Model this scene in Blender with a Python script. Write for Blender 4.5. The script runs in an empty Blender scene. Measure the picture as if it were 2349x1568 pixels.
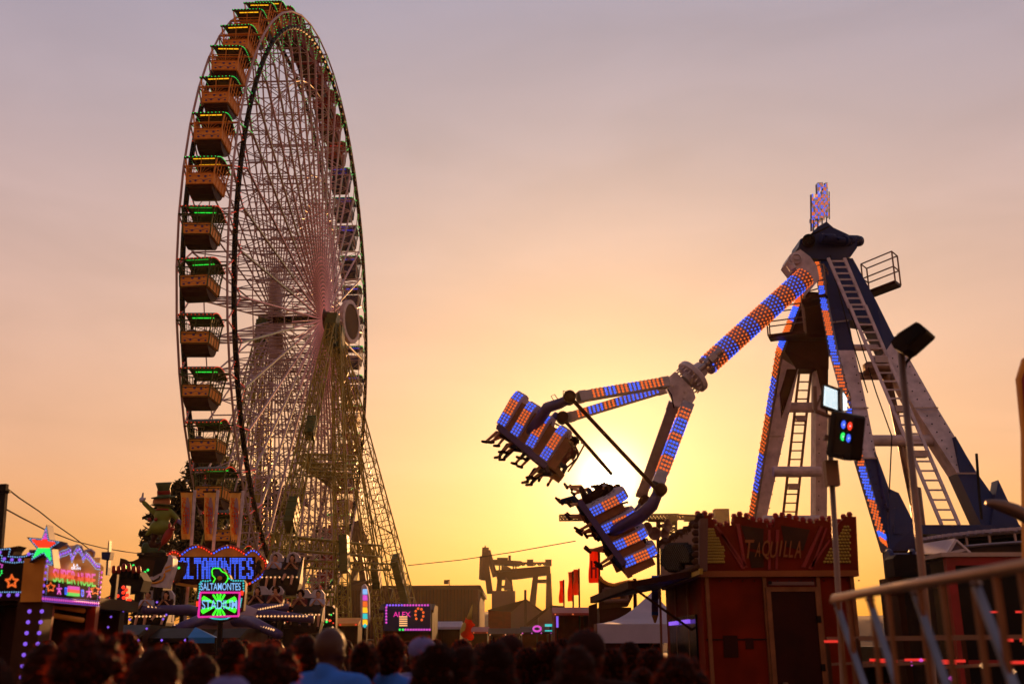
import bpy, bmesh, math, random
from mathutils import Vector, Matrix, noise
R = math.radians
random.seed(7)
sc = bpy.context.scene
COL = sc.collection
V = Vector
# ---------------------------------------------------------------- camera
FOC = 2314.7; W2 = 1174.5; H2 = 784.0
CAM = V((0, 0, 1.7)); TH = R(16.684); RO = R(-0.295)
_f = V((0, math.cos(TH), math.sin(TH))); _u = V((0, -math.sin(TH), math.cos(TH))); _r = V((1, 0, 0))
CR = _r*math.cos(RO) + _u*math.sin(RO)
CU = -_r*math.sin(RO) + _u*math.cos(RO)
cd = bpy.data.cameras.new('camera'); cam = bpy.data.objects.new('camera', cd); COL.objects.link(cam)
M4 = Matrix((CR, CU, -_f)).transposed().to_4x4(); M4.translation = CAM
cam.matrix_world = M4
cd.sensor_width = 36; cd.lens = 36*FOC/2349; cd.clip_start = .1; cd.clip_end = 6000
cd.dof.use_dof = True; cd.dof.focus_distance = 44; cd.dof.aperture_fstop = 1.45
sc.camera = cam
def at(px, py, Y):
    d = _f*FOC + CR*(px-W2) + CU*(H2-py)
    return CAM + d*(Y/d.y)
def gx(px, Y):
    "ground point under pixel column px at depth Y"
    p = at(px, 1478, Y); return V((p.x, p.y, 0))
class Pl:
    "vertical plane through two columns of the picture at two real depths"
    def __init__(s, xa, Ya, xb, Yb):
        s.A = at(xa, 1478, Ya); B = at(xb, 1478, Yb)
        s.h = (B-s.A); s.h.z = 0; s.h.normalize()
        s.n = V((s.h.y, -s.h.x, 0))
        if s.n.dot(CAM-s.A) < 0: s.n = -s.n
    def P(s, px, py, off=0):
        d = _f*FOC + CR*(px-W2) + CU*(H2-py)
        t = ((s.A + s.n*off) - CAM).dot(s.n)/d.dot(s.n)
        return CAM + d*t
# ---------------------------------------------------------------- materials
def mat(name, col, rough=.55, metal=0., var=.25, scale=3., bump=.0, col2=None, spec=.22, transl=0., detail=6):
    m = bpy.data.materials.new(name); m.use_nodes = True
    nt = m.node_tree; N = nt.nodes; L = nt.links
    b = N['Principled BSDF']; b.inputs['Roughness'].default_value = rough; b.inputs['Metallic'].default_value = metal
    b.inputs['Specular IOR Level'].default_value = spec
    tc = N.new('ShaderNodeTexCoord'); nz = N.new('ShaderNodeTexNoise'); nz.inputs['Scale'].default_value = scale
    nz.inputs['Detail'].default_value = detail; L.new(tc.outputs['Object'], nz.inputs['Vector'])
    cr = N.new('ShaderNodeValToRGB'); cr.color_ramp.elements[0].position = .3; cr.color_ramp.elements[1].position = .7
    c2 = col2 if col2 else tuple(c*(1-var) for c in col)
    cr.color_ramp.elements[0].color = (*c2, 1); cr.color_ramp.elements[1].color = (*col, 1)
    L.new(nz.outputs['Fac'], cr.inputs['Fac']); L.new(cr.outputs['Color'], b.inputs['Base Color'])
    rr = N.new('ShaderNodeMapRange'); rr.inputs['To Min'].default_value = max(.05, rough-.15); rr.inputs['To Max'].default_value = min(1, rough+.15)
    L.new(nz.outputs['Fac'], rr.inputs['Value']); L.new(rr.outputs['Result'], b.inputs['Roughness'])
    if bump:
        bp = N.new('ShaderNodeBump'); bp.inputs['Strength'].default_value = bump; bp.inputs['Distance'].default_value = .02
        L.new(nz.outputs['Fac'], bp.inputs['Height']); L.new(bp.outputs['Normal'], b.inputs['Normal'])
    if transl:
        t = N.new('ShaderNodeBsdfTranslucent'); mx = N.new('ShaderNodeMixShader'); mx.inputs[0].default_value = transl
        L.new(cr.outputs['Color'], t.inputs['Color']); L.new(b.outputs[0], mx.inputs[1]); L.new(t.outputs[0], mx.inputs[2])
        L.new(mx.outputs[0], N['Material Output'].inputs['Surface'])
    return m
def emi(name, col, st=1.5):
    m = bpy.data.materials.new(name); m.use_nodes = True
    b = m.node_tree.nodes['Principled BSDF']; b.inputs['Base Color'].default_value = (*[c*.3+.02 for c in col], 1)
    b.inputs['Emission Color'].default_value = (*col, 1); b.inputs['Emission Strength'].default_value = st
    b.inputs['Roughness'].default_value = .3
    m.cycles.emission_sampling = 'NONE'
    return m
def grad_emi(name, stops, st=1.5):
    "lit lettering whose bulbs change colour with height"
    m = emi(name, (1, 1, 1), st); nt = m.node_tree; N = nt.nodes; L = nt.links
    tc = N.new('ShaderNodeTexCoord'); sp = N.new('ShaderNodeSeparateXYZ'); cr = N.new('ShaderNodeValToRGB')
    cr.color_ramp.interpolation = 'CONSTANT'
    cr.color_ramp.elements[0].color = (*stops[0][1], 1); cr.color_ramp.elements[0].position = 0
    cr.color_ramp.elements[1].color = (*stops[1][1], 1); cr.color_ramp.elements[1].position = stops[1][0]
    for p, c in stops[2:]:
        e = cr.color_ramp.elements.new(p); e.color = (*c, 1)
    L.new(tc.outputs['Generated'], sp.inputs[0]); L.new(sp.outputs['Z'], cr.inputs['Fac'])
    L.new(cr.outputs['Color'], N['Principled BSDF'].inputs['Emission Color'])
    return m
M = dict(
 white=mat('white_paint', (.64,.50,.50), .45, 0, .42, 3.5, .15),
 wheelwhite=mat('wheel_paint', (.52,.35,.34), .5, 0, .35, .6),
 black=mat('black_rubber', (0.0108,0.0072,0.0072), .6, 0, .4, 2, spec=.08),
 dark=mat('dark_steel', (0.018,0.0108,0.0084), .5, .3, .4, 2, spec=.08),
 olive=mat('olive_paint', (.34,.25,.025), .4, .25, .45, 1.2),

 letter=mat('letter_paint', (.30,.07,.01), .5),
 coatgreen=mat('painted_coat', (.19,.21,.02), .5, 0, .3, 3, .1),
 green=mat('green_paint', (.045,.075,.014), .5, 0, .4, 4),
 orange=mat('orange_paint', (.84,.32,.04), .5, 0, .3, 3, .1, col2=(.62,.21,.025)),
 redp=mat('red_paint', (.33,.02,.015), .45, 0, .4, 3),
 bluep=mat('blue_paint', (.02,.03,.11), .45, 0, .4, 3),
 navy=mat('navy_paint', (.013,.022,.095), .4, 0, .35, 1.2, .1),
 yellow=mat('yellow_paint', (.5,.3,.04), .5),
 brown=mat('brown_panel', (0.066,0.021,0.0072), .6, 0, .35, 4, .1, spec=.08),
 warm_brown=mat('warm_brown_tube', (.26,.09,.03), .5, .3, .4, 6, .1),  # orange-brown of sunlit rail posts put into the colour
 slate=mat('cool_tube', (.22,.22,.26), .35, .5, .3, 6, .1),
 railsteel=mat('rail_steel', (.50,.28,.16), .4, .6, .3, 4, .1),
 steel=mat('galvanised_steel', (.24,.13,.085), .45, .6, .35, 4, .1),
 alu=mat('worn_aluminium', (.34,.26,.26), .35, .7, .3, 5),
 mauve=mat('mauve_steel', (.34,.20,.22), .45, .2, .2, 3),
 purple=mat('violet_steel', (.09,.05,.13), .45, .3, .3, 3),
 asphalt=mat('asphalt', (0.033,0.027,0.0252), .9, 0, .5, 1.3, .4),
 skin=mat('skin', (.075,.024,.012), .5, 0, .15, 8),  # darkened for the backlight: shade put into the skin colour
 skin2=mat('sunlit_skin', (.55,.22,.10), .5, 0, .15, 8),  # lighter copy of the skin with warm sunlight in its colour
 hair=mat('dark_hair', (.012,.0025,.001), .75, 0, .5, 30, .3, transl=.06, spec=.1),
 hairrim=mat('rimlit_hair', (.65,.06,.008), .6, 0, .4, 30, transl=.65, spec=.2),  # red rim light put into the colour of dark hair's strands
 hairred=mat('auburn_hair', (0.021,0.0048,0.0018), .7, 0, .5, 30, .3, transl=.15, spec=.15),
 shirtblue=mat('blue_cotton', (.045,.17,.60), .85, 0, .3, 6, .3),
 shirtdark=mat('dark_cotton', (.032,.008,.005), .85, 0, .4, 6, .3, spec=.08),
 shirtviolet=mat('violet_cotton', (.16,.13,.30), .85, 0, .3, 6, .3),
 shirtred=mat('red_cotton', (0.144,0.018,0.012), .85, 0, .3, 6, .3),
 shirtwhite=mat('pale_cotton', (.42,.36,.42), .85, 0, .25, 6, .3),
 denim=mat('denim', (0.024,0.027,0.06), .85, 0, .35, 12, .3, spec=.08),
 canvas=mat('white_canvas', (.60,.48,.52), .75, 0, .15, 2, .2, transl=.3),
 tarp=mat('grey_tarp', (0.066,0.042,0.033), .8, 0, .35, 1.2, .4, spec=.08),
 boothred=mat('booth_red', (.20,.014,.002), .55, 0, .45, 2.4, .15, spec=.05),
 boothdark=mat('booth_maroon', (0.042,0.006,0.003), .5, 0, .45, 2.5, .1, spec=.08),
 corr=mat('corrugated_brown', (.11,.025,.008), .7, 0, .4, .7),
 plaster=mat('pale_plaster', (.20,.095,.07), .8, 0, .25, .5),
 tile=mat('roof_tile', (0.096,0.036,0.021), .8, 0, .4, 2),
 crane=mat('crane_paint', (.09,.035,.02), .6, 0, .3, .3),
 flagred=mat('red_flag', (.95,.13,.02), .8, 0, .2, 3, transl=.75),
 flagyel=mat('yellow_banner', (.80,.50,.12), .8, 0, .3, 4, transl=.3),
 leaf=mat('leaf', (0.0168,0.0192,0.0048), .6, 0, .6, 1.3, transl=.12, spec=.2),
 bark=mat('bark', (0.03,0.018,0.012), .9, 0, .4, 6, .5),
 hill=mat('hill_scrub', (.12,.09,.06), .9, 0, .4, .02),
 bluetarp=mat('blue_tarp', (.03,.25,.60), .6, 0, .3, 3, transl=.3),
 glass=mat('dark_glass', (0.0072,0.0072,0.0096), .15, 0, .2, 2, spec=.08),
)
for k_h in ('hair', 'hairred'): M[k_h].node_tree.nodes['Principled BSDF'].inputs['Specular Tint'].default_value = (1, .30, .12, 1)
E_ = dict(
 blue=emi('blue_lamp', (.05,.13,1), 1.15), red=emi('red_lamp', (1,.04,.01), 1.2), orange=emi('orange_lamp', (1,.16,.02), .85),
 green=emi('green_lamp', (.02,.9,.12), 1.2), yellow=emi('yellow_tube', (1,.45,.01), 1.3), gtube=emi('green_tube', (.02,.8,.05), 1.2),
 btube=emi('blue_tube', (.03,.06,.9), .9), violet=emi('violet_lamp', (.30,.12,1), .85), pink=emi('pink_lamp', (.9,.10,.75), .7),
 white=emi('white_lamp', (.75,.8,1), 1.6), cyan=emi('cyan_lamp', (.03,.62,.62), .85), warm=emi('warm_lamp', (1,.5,.2), 1.0),
 dimpink=emi('dim_pink_lamp', (.85,.20,.18), .8), magenta=emi('magenta_tube', (.7,.02,.3), 1.1), neon=emi('neon_green', (.05,1,.02), 1.2),
 sky=emi('sky_blue_lamp', (.25,.55,1), .9), dimgreen=emi('dim_green_lamp', (.35,.45,.12), .7), led=emi('white_led', (.8,.95,1), 1.5),
 redtube=emi('red_tube', (.8,.03,.02), .9),
)
# ---------------------------------------------------------------- objects
LOC = {}
def tag(o, label=None, cat=None, group=None, kind=None):
    if label: o['label'] = label
    if cat: o['category'] = cat
    if group: o['group'] = group
    if kind: o['kind'] = kind
    return o
def empty(name, loc, label=None, cat=None, group=None):
    o = bpy.data.objects.new(name, None); COL.objects.link(o); o.location = loc; o.empty_display_size = .3
    LOC[o.name] = V(loc); return tag(o, label, cat, group)
def basis(d):
    d = d.normalized(); a = V((0, 0, 1)) if abs(d.z) < .9 else V((1, 0, 0))
    x = d.cross(a).normalized(); y = d.cross(x).normalized(); return x, y
SPLIT = {'tie_rod','hinge','cornice','painted_panels','painted_rays','post','support_post','leg_gusset','trim_post','carriage_bracket','hydraulic_strut','leg_foot','roller_blind','lit_panels','cooling_slots','deck_leg'}
class MB:
    def __init__(s): s.v = []; s.f = []; s.m = []; s.cur = 0; s.cut = []
    def add(s, vs, fs):
        k = len(s.v); s.cut.append((k, len(s.f))); s.v += [tuple(p) for p in vs]; s.f += [tuple(i+k for i in f) for f in fs]; s.m += [s.cur]*len(fs)
    def obox(s, c, a, b, d):
        vs = [c+a*i+b*j+d*k for i in (-1,1) for j in (-1,1) for k in (-1,1)]
        s.add(vs, [(0,1,3,2),(4,6,7,5),(0,4,5,1),(2,3,7,6),(0,2,6,4),(1,5,7,3)])
    def box(s, lo, hi):
        lo = V(lo); hi = V(hi); h = (hi-lo)/2
        s.obox((lo+hi)/2, V((h.x,0,0)), V((0,h.y,0)), V((0,0,h.z)))
    def beam(s, p, q, w, h=None, up=None):
        p = V(p); q = V(q); d = q-p
        if d.length < 1e-5: return
        h = h or w
        if up is not None:
            x = d.cross(V(up)).normalized(); y = x.cross(d).normalized()
        else: x, y = basis(d)
        s.obox((p+q)/2, d/2, x*w/2, y*h/2)
    def tube(s, p, q, r, r2=None, n=8, cap=True):
        p = V(p); q = V(q); r2 = r if r2 is None else r2
        if (q-p).length < 1e-6: return
        x, y = basis(q-p); vs = []
        for c, rr in ((p, r), (q, r2)):
            for i in range(n):
                a = 2*math.pi*i/n; vs.append(c+x*rr*math.cos(a)+y*rr*math.sin(a))
        fs = [(i, (i+1)%n, n+(i+1)%n, n+i) for i in range(n)]
        if cap: fs += [tuple(range(n-1,-1,-1)), tuple(range(n, 2*n))]
        s.add(vs, fs)
    def poly(s, pts, r, n=6, closed=False):
        k = len(pts)
        for i in range(k if closed else k-1): s.tube(pts[i], pts[(i+1)%k], r, None, n)
    def path(s, pts, rads, n=10):
        "one smooth tapering tube through pts"
        pts = [V(p) for p in pts]; k = len(pts); vs = []; x = None
        for i, p in enumerate(pts):
            d = (pts[min(i+1,k-1)]-pts[max(i-1,0)]).normalized()
            if x is None: x, y = basis(d)
            else:
                x = (x-d*x.dot(d)).normalized(); y = d.cross(x).normalized()
            rr = rads[i] if hasattr(rads, '__len__') else rads
            for j in range(n):
                a = 2*math.pi*j/n; vs.append(p+x*rr*math.cos(a)+y*rr*math.sin(a))
        fs = [(i*n+j, i*n+(j+1)%n, (i+1)*n+(j+1)%n, (i+1)*n+j) for i in range(k-1) for j in range(n)]
        fs += [tuple(range(n-1,-1,-1)), tuple(range((k-1)*n, k*n))]
        s.add(vs, fs)
    def bulb(s, p, r, n=None):
        p = V(p)
        s.add([p+V(a)*r for a in ((1,0,0),(0,1,0),(-1,0,0),(0,-1,0),(0,0,1),(0,0,-1))],
              [(0,1,4),(1,2,4),(2,3,4),(3,0,4),(1,0,5),(2,1,5),(3,2,5),(0,3,5)])
    def dome(s, p, nrm, r, h=None, k=8):
        "lamp lens: a short rounded button standing on a surface"
        p = V(p); nrm = V(nrm).normalized(); x, y = basis(nrm); h = h or r*.6; vs = []
        for rr, z in ((r, 0), (r*.85, h*.7), (r*.35, h)):
            for i in range(k):
                a = 2*math.pi*i/k; vs.append(p+nrm*z+x*rr*math.cos(a)+y*rr*math.sin(a))
        fs = [(l*k+i, l*k+(i+1)%k, (l+1)*k+(i+1)%k, (l+1)*k+i) for l in (0,1) for i in range(k)]
        fs.append(tuple(range(2*k, 3*k))); s.add(vs, fs)
    def ell(s, c, rx, ry, rz, n=14, m=10, rot=None):
        c = V(c); vs = []
        for i in range(1, m):
            t = math.pi*i/m
            for j in range(n):
                a = 2*math.pi*j/n; p = V((rx*math.sin(t)*math.cos(a), ry*math.sin(t)*math.sin(a), rz*math.cos(t)))
                if rot: p = rot @ p
                vs.append(c+p)
        top = V((0,0,rz)); bot = V((0,0,-rz))
        if rot: top = rot @ top; bot = rot @ bot
        vs += [c+top, c+bot]; T = len(vs)-2; B = T+1
        fs = [(i*n+j, (i+1)*n+j, (i+1)*n+(j+1)%n, i*n+(j+1)%n) for i in range(m-2) for j in range(n)]
        fs += [(T, j, (j+1)%n) for j in range(n)] + [(B, (m-2)*n+(j+1)%n, (m-2)*n+j) for j in range(n)]
        s.add(vs, fs)
    def cap(s, p, q, r, r2=None, n=12):
        p = V(p); q = V(q); r2 = r if r2 is None else r2
        d = (q-p); L = d.length or 1e-4; d = d/L; pts = []; rr = []
        for a in (80, 55, 30, 0): pts.append(p-d*r*math.sin(R(a))); rr.append(r*math.cos(R(a)))
        for a in (0, 30, 55, 80): pts.append(q+d*r2*math.sin(R(a))); rr.append(r2*math.cos(R(a)))
        s.path(pts, rr, n)
    def lathe(s, base, axis, prof, n=20):
        axis = V(axis).normalized(); x, y = basis(axis); vs = []; k = len(prof)
        for rr, z in prof:
            for i in range(n):
                a = 2*math.pi*i/n; vs.append(V(base)+axis*z+x*rr*math.cos(a)+y*rr*math.sin(a))
        fs = [(l*n+i, l*n+(i+1)%n, (l+1)*n+(i+1)%n, (l+1)*n+i) for l in range(k-1) for i in range(n)]
        fs += [tuple(range(n-1,-1,-1)), tuple(range((k-1)*n, k*n))]
        s.add(vs, fs)
    def slab(s, front, back):
        "solid between two matching outlines (lists of points)"
        n = len(front); s.add(list(front)+list(back), [tuple(range(n)), tuple(range(2*n-1, n-1, -1))]+[(i, n+i, n+(i+1)%n, (i+1)%n) for i in range(n)])
    def prism(s, pl, pts, th, off=0):
        fr = [pl.P(x, y, off) for x, y in pts]; s.slab(fr, [p-pl.n*th for p in fr])
    def build(s, name, m, parent=None, smooth=False, keep=False):
        if name in SPLIT and parent is not None and len(s.cut) > 1:   # separate pieces become parts of their own
            ends = s.cut[1:]+[(len(s.v), len(s.f))]; first = None
            for (v0, f0), (v1, f1) in zip(s.cut, ends):
                q = MB(); q.v = s.v[v0:v1]; q.f = [tuple(i-v0 for i in f) for f in s.f[f0:f1]]; q.m = s.m[f0:f1]; q.cut = [(0, 0)]
                o = q.build(name, m, parent, smooth); first = first or o
            return first
        loc = V((0,0,0)); r = parent
        if parent is not None:
            while r.parent is not None: r = r.parent
            loc = LOC[r.name]
        me = bpy.data.meshes.new(name)
        me.from_pydata([(v[0]-loc.x, v[1]-loc.y, v[2]-loc.z) for v in s.v], [], s.f)
        ms = m if isinstance(m, (list, tuple)) else [m]
        for x in ms: me.materials.append(x)
        if len(ms) > 1: me.polygons.foreach_set('material_index', s.m)
        bm = bmesh.new(); bm.from_mesh(me); bmesh.ops.recalc_face_normals(bm, faces=bm.faces); bm.to_mesh(me); bm.free()
        if smooth: me.polygons.foreach_set('use_smooth', [True]*len(me.polygons))
        o = bpy.data.objects.new(name, me); COL.objects.link(o); LOC[o.name] = V((0,0,0))
        if parent is not None: o.parent = parent
        return o
def solo(mb, name, m, label, cat, group=None, smooth=False, base=None):
    "a thing that is one mesh, its origin at its base"
    if base is None:
        xs = [v[0] for v in mb.v]; ys = [v[1] for v in mb.v]; zs = [v[2] for v in mb.v]
        base = V(((min(xs)+max(xs))/2, (min(ys)+max(ys))/2, min(zs)))
    mb.v = [(v[0]-base[0], v[1]-base[1], v[2]-base[2]) for v in mb.v]
    o = mb.build(name, m, None, smooth); o.location = base
    return tag(o, label, cat, group)
def copy_tree(o, parent=None):
    c = o.copy(); COL.objects.link(c); c.parent = parent
    for ch in o.children: copy_tree(ch, c)
    return c
def truss(mb, p, q, w, h, r, bays, up=(0,0,1), tw=None, th=None, n=5, xb=False):
    "lattice girder of four chords between p and q, tapering to tw x th"
    p = V(p); q = V(q); d = (q-p).normalized(); x = d.cross(V(up)).normalized(); y = x.cross(d).normalized()
    tw = tw or w; th = th or h; rows = []
    for i in range(bays+1):
        t = i/bays; c = p.lerp(q, t); a = (w+(tw-w)*t)/2; b = (h+(th-h)*t)/2
        rows.append([c+x*a*sx+y*b*sy for sx, sy in ((-1,-1),(1,-1),(1,1),(-1,1))])
    for k in range(4):
        mb.tube(rows[0][k], rows[-1][k], r*1.5, None, n)
    for i in range(bays+1):
        for k in range(4): mb.tube(rows[i][k], rows[i][(k+1)%4], r*.8, None, 4, False)
        if i < bays:
            for k in range(4):
                a, b = (k, (k+1)%4) if i % 2 else ((k+1)%4, k)
                mb.tube(rows[i][a], rows[i+1][b], r*.8, None, 4, False)
                if xb: mb.tube(rows[i][b], rows[i+1][a], r*.8, None, 4, False)
def along(pts, step, closed=False):
    pts = [V(p) for p in pts]; pts = pts+[pts[0]] if closed else pts
    out = []; c = 0
    for a, b in zip(pts, pts[1:]):
        L = (b-a).length
        while c <= L: out.append(a.lerp(b, c/L if L else 0)); c += step
        c -= L
    return out
def text_on(s, pl, x0, y0, x1, y1, off, m, parent, name='lettering', depth=.02, shear=0):
    cu = bpy.data.curves.new('t', 'FONT'); cu.body = s; cu.extrude = .5; cu.resolution_u = 3; cu.offset = .012
    o = bpy.data.objects.new('t', cu); COL.objects.link(o)
    dg = bpy.context.evaluated_depsgraph_get(); me = bpy.data.meshes.new_from_object(o.evaluated_get(dg))
    xs = [v.co.x for v in me.vertices]; ys = [v.co.y for v in me.vertices]
    ax, bx, ay, by = min(xs), max(xs), min(ys), max(ys); mb = MB(); vs = []
    for v in me.vertices:
        u = (v.co.x-ax)/(bx-ax); w = (v.co.y-ay)/(by-ay)
        vs.append(pl.P(x0+(x1-x0)*u+shear*(w-.5), y1+(y0-y1)*w, off+(v.co.z+.5)*depth))
    mb.add(vs, [tuple(p.vertices) for p in me.polygons])
    bpy.data.objects.remove(o); bpy.data.curves.remove(cu); bpy.data.meshes.remove(me)
    return mb.build(name, m, parent)
FONT = dict(S=("01110","11011","11000","01110","00011","11011","01110"), A=("01110","11011","11011","11111","11011","11011","11011"),
 L=("11000","11000","11000","11000","11000","11000","11111"), T=("11111","11111","00100","00100","00100","00100","00100"),
 M=("11011","11111","11111","10101","10001","10001","10001"), O=("01110","11011","11011","11011","11011","11011","01110"),
 N=("10001","11001","11101","10111","10011","10001","10001"), E=("11111","11000","11000","11110","11000","11000","11111"))
def dots_on(mb, s, pl, x0, y0, x1, y1, off, r):
    n = len(s); cw = (x1-x0)/n
    for i, ch in enumerate(s):
        g = FONT[ch]
        for a in range(14):
            for b in range(5):
                if g[a//2][b] == '1':
                    mb.dome(pl.P(x0+cw*(i+.12+.76*b/4), y0+(y1-y0)*a/13, off), pl.n, r, None, 6)
def remeshed(mb, name, m, vox, parent=None, smooth=2):
    o = mb.build('tmp', m); md = o.modifiers.new('r', 'REMESH'); md.mode = 'VOXEL'; md.voxel_size = vox; md.use_smooth_shade = True
    if smooth:
        s_ = o.modifiers.new('s', 'SMOOTH'); s_.iterations = smooth; s_.factor = .5
    dg = bpy.context.evaluated_depsgraph_get(); me = bpy.data.meshes.new_from_object(o.evaluated_get(dg))
    bpy.data.objects.remove(o); me.name = name
    me.materials.clear(); me.materials.append(m)
    me.polygons.foreach_set('use_smooth', [True]*len(me.polygons))
    q = bpy.data.objects.new(name, me); COL.objects.link(q); LOC[q.name] = V((0,0,0))
    if parent is not None:
        q.parent = parent; r = parent
        while r.parent is not None: r = r.parent
        me.transform(Matrix.Translation(-LOC[r.name]))
    return q
# ---------------------------------------------------------------- sky, sun, ground
SUN_EL, SUN_AZ = 8.8, 5.4      # degrees above the horizon, degrees right of straight ahead
sd = V((math.sin(R(SUN_AZ))*math.cos(R(SUN_EL)), math.cos(R(SUN_AZ))*math.cos(R(SUN_EL)), math.sin(R(SUN_EL))))
w = bpy.data.worlds.new('World'); sc.world = w; w.use_nodes = True
nt = w.node_tree; N = nt.nodes; L = nt.links; N.clear()
def nd(t, **k):
    n = N.new(t)
    for a, b in k.items(): setattr(n, a, b)
    return n
def mth(op, a, b=None):
    n = nd('ShaderNodeMath', operation=op)
    for i, x in enumerate((a, b)):
        if x is None: continue
        if isinstance(x, (int, float)): n.inputs[i].default_value = x
        else: L.new(x, n.inputs[i])
    return n.outputs[0]
def vscale(col, fac):
    n = nd('ShaderNodeVectorMath', operation='SCALE')
    if isinstance(col, tuple): n.inputs[0].default_value = col
    else: L.new(col, n.inputs[0])
    if isinstance(fac, (int, float)): n.inputs['Scale'].default_value = fac
    else: L.new(fac, n.inputs['Scale'])
    return n.outputs[0]
def vadd(a, b):
    n = nd('ShaderNodeVectorMath', operation='ADD'); L.new(a, n.inputs[0]); L.new(b, n.inputs[1]); return n.outputs[0]
tc = nd('ShaderNodeTexCoord'); D = tc.outputs['Generated']
sp = nd('ShaderNodeSeparateXYZ'); L.new(D, sp.inputs[0])
ramp = nd('ShaderNodeValToRGB'); el = ramp.color_ramp.elements
SKY = [(-.02,(.62,.15,.02)),(.03,(.82,.275,.05)),(.09,(.82,.35,.125)),(.17,(.76,.40,.245)),(.27,(.68,.415,.325)),(.37,(.585,.405,.38)),(.47,(.455,.36,.40)),(.58,(.365,.325,.42)),(1,(.20,.19,.28))]
el[0].position = 0; el[0].color = (*SKY[0][1], 1); el[1].position = 1; el[1].color = (*SKY[-1][1], 1)
for z, c in SKY[1:-1]:
    e = el.new((z+.02)/1.02); e.color = (*c, 1)
L.new(mth('DIVIDE', mth('ADD', sp.outputs['Z'], .02), 1.02), ramp.inputs['Fac'])
dt = nd('ShaderNodeVectorMath', operation='DOT_PRODUCT'); L.new(D, dt.inputs[0]); dt.inputs[1].default_value = sd
dot = mth('MAXIMUM', dt.outputs['Value'], 0)
# the sky away from the sunset is dimmer and bluer
dimf = nd('ShaderNodeMapRange', interpolation_type='SMOOTHSTEP'); L.new(dt.outputs['Value'], dimf.inputs['Value'])
dimf.inputs['From Min'].default_value = -.5; dimf.inputs['From Max'].default_value = .95; dimf.inputs['To Min'].default_value = .72; dimf.inputs['To Max'].default_value = 1.0
# faint streaks of high cloud
mp = nd('ShaderNodeMapping'); mp.inputs['Scale'].default_value = (1.6, 1.6, 6); mp.inputs['Rotation'].default_value = (R(8), R(-9), 0); L.new(D, mp.inputs['Vector'])
nz = nd('ShaderNodeTexNoise'); nz.inputs['Scale'].default_value = 2.3; nz.inputs['Detail'].default_value = 7; nz.inputs['Distortion'].default_value = .6; L.new(mp.outputs[0], nz.inputs['Vector'])
cl = nd('ShaderNodeMapRange'); L.new(nz.outputs['Fac'], cl.inputs['Value']); cl.inputs['From Min'].default_value = .35; cl.inputs['From Max'].default_value = .7; cl.inputs['To Min'].default_value = .955; cl.inputs['To Max'].default_value = 1.07
base = vscale(ramp.outputs['Color'], mth('MULTIPLY', dimf.outputs[0], cl.outputs[0]))
# pow() of the angle to the sun: broad golden glow, tight yellow glow, the veiled disc itself
g = vadd(vscale((.13,.07,-.03), mth('POWER', dot, 9)), vscale((.16,.04,-.045), mth('POWER', dot, 60)))
g = vadd(g, vscale((.35,.29,.13), mth('POWER', dot, 300)))
g = vadd(g, vadd(vscale((1.6,1.5,1.1), mth('POWER', dot, 2200)), vscale((8,7,5), mth('POWER', dot, 14000))))
skyt = nd('ShaderNodeTexSky', sky_type='NISHITA', sun_disc=False, sun_elevation=R(SUN_EL), sun_rotation=R(SUN_AZ), dust_density=4.0)
allc = vadd(vadd(base, g), vscale(skyt.outputs[0], .006))
bg = nd('ShaderNodeBackground'); L.new(allc, bg.inputs['Color']); bg.inputs['Strength'].default_value = 1
out = nd('ShaderNodeOutputWorld'); L.new(bg.outputs[0], out.inputs['Surface'])
sl = bpy.data.lights.new('sun', 'SUN'); sl.energy = 4.5; sl.angle = R(.6); sl.color = (1, .45, .15)
so = bpy.data.objects.new('sun', sl); COL.objects.link(so); so.rotation_euler = (-sd).to_track_quat('-Z', 'Y').to_euler(); so.location = (0, 0, 60)
vs_ = sc.view_settings; vs_.view_transform = 'Standard'; vs_.look = 'None'; vs_.gamma = 1; vs_.exposure = 0; vs_.use_curve_mapping = False
sc.cycles.use_denoising = True; sc.cycles.max_bounces = 6; sc.cycles.diffuse_bounces = 2; sc.cycles.glossy_bounces = 2
sc.cycles.transparent_max_bounces = 8; sc.cycles.volume_bounces = 0; sc.cycles.sample_clamp_indirect = 4
mb = MB(); mb.add([V((-196,-38,0)), V((196,-38,0)), V((196,340,0)), V((-196,340,0))], [(0,1,2,3)])
tag(mb.build('ground', M['asphalt']), kind='structure')
HAZE_D = .0001
if HAZE_D:
    mb = MB(); mb.box((-200,-40,-1), (200,345,58)); hz = mb.build('haze', M['asphalt']); hz['kind'] = 'stuff'
    hm = bpy.data.materials.new('haze'); hm.use_nodes = True; hn = hm.node_tree.nodes; hn.clear()
    pv = hn.new('ShaderNodeVolumePrincipled'); pv.inputs['Color'].default_value = (1,.80,.55,1); pv.inputs['Density'].default_value = HAZE_D; pv.inputs['Anisotropy'].default_value = .78
    ho = hn.new('ShaderNodeOutputMaterial'); hm.node_tree.links.new(pv.outputs[0], ho.inputs['Volume']); hz.data.materials[0] = hm
# far hills: a low ridge with a bushy skyline
mb = MB(); vs = []; n = 240
for k, (yy, hh) in enumerate(((232,0),(255,.75),(290,1),(336,0))):
    for i in range(n):
        x = -192+i*384/(n-1); h = 6+5.5*math.exp(-((x-8)/34)**2)+3*math.exp(-((x-120)/50)**2)+1.6*noise.noise(V((x*.05,yy*.02,1)))+.9*noise.noise(V((x*.4,yy*.05,4)))
        vs.append(V((x, yy+3*noise.noise(V((x*.03,k,2))), h*hh)))
mb.add(vs, [(k*n+i, k*n+i+1, (k+1)*n+i+1, (k+1)*n+i) for k in range(3) for i in range(n-1)])
tag(mb.build('hills', M['hill'], None, True), kind='structure')

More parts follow.
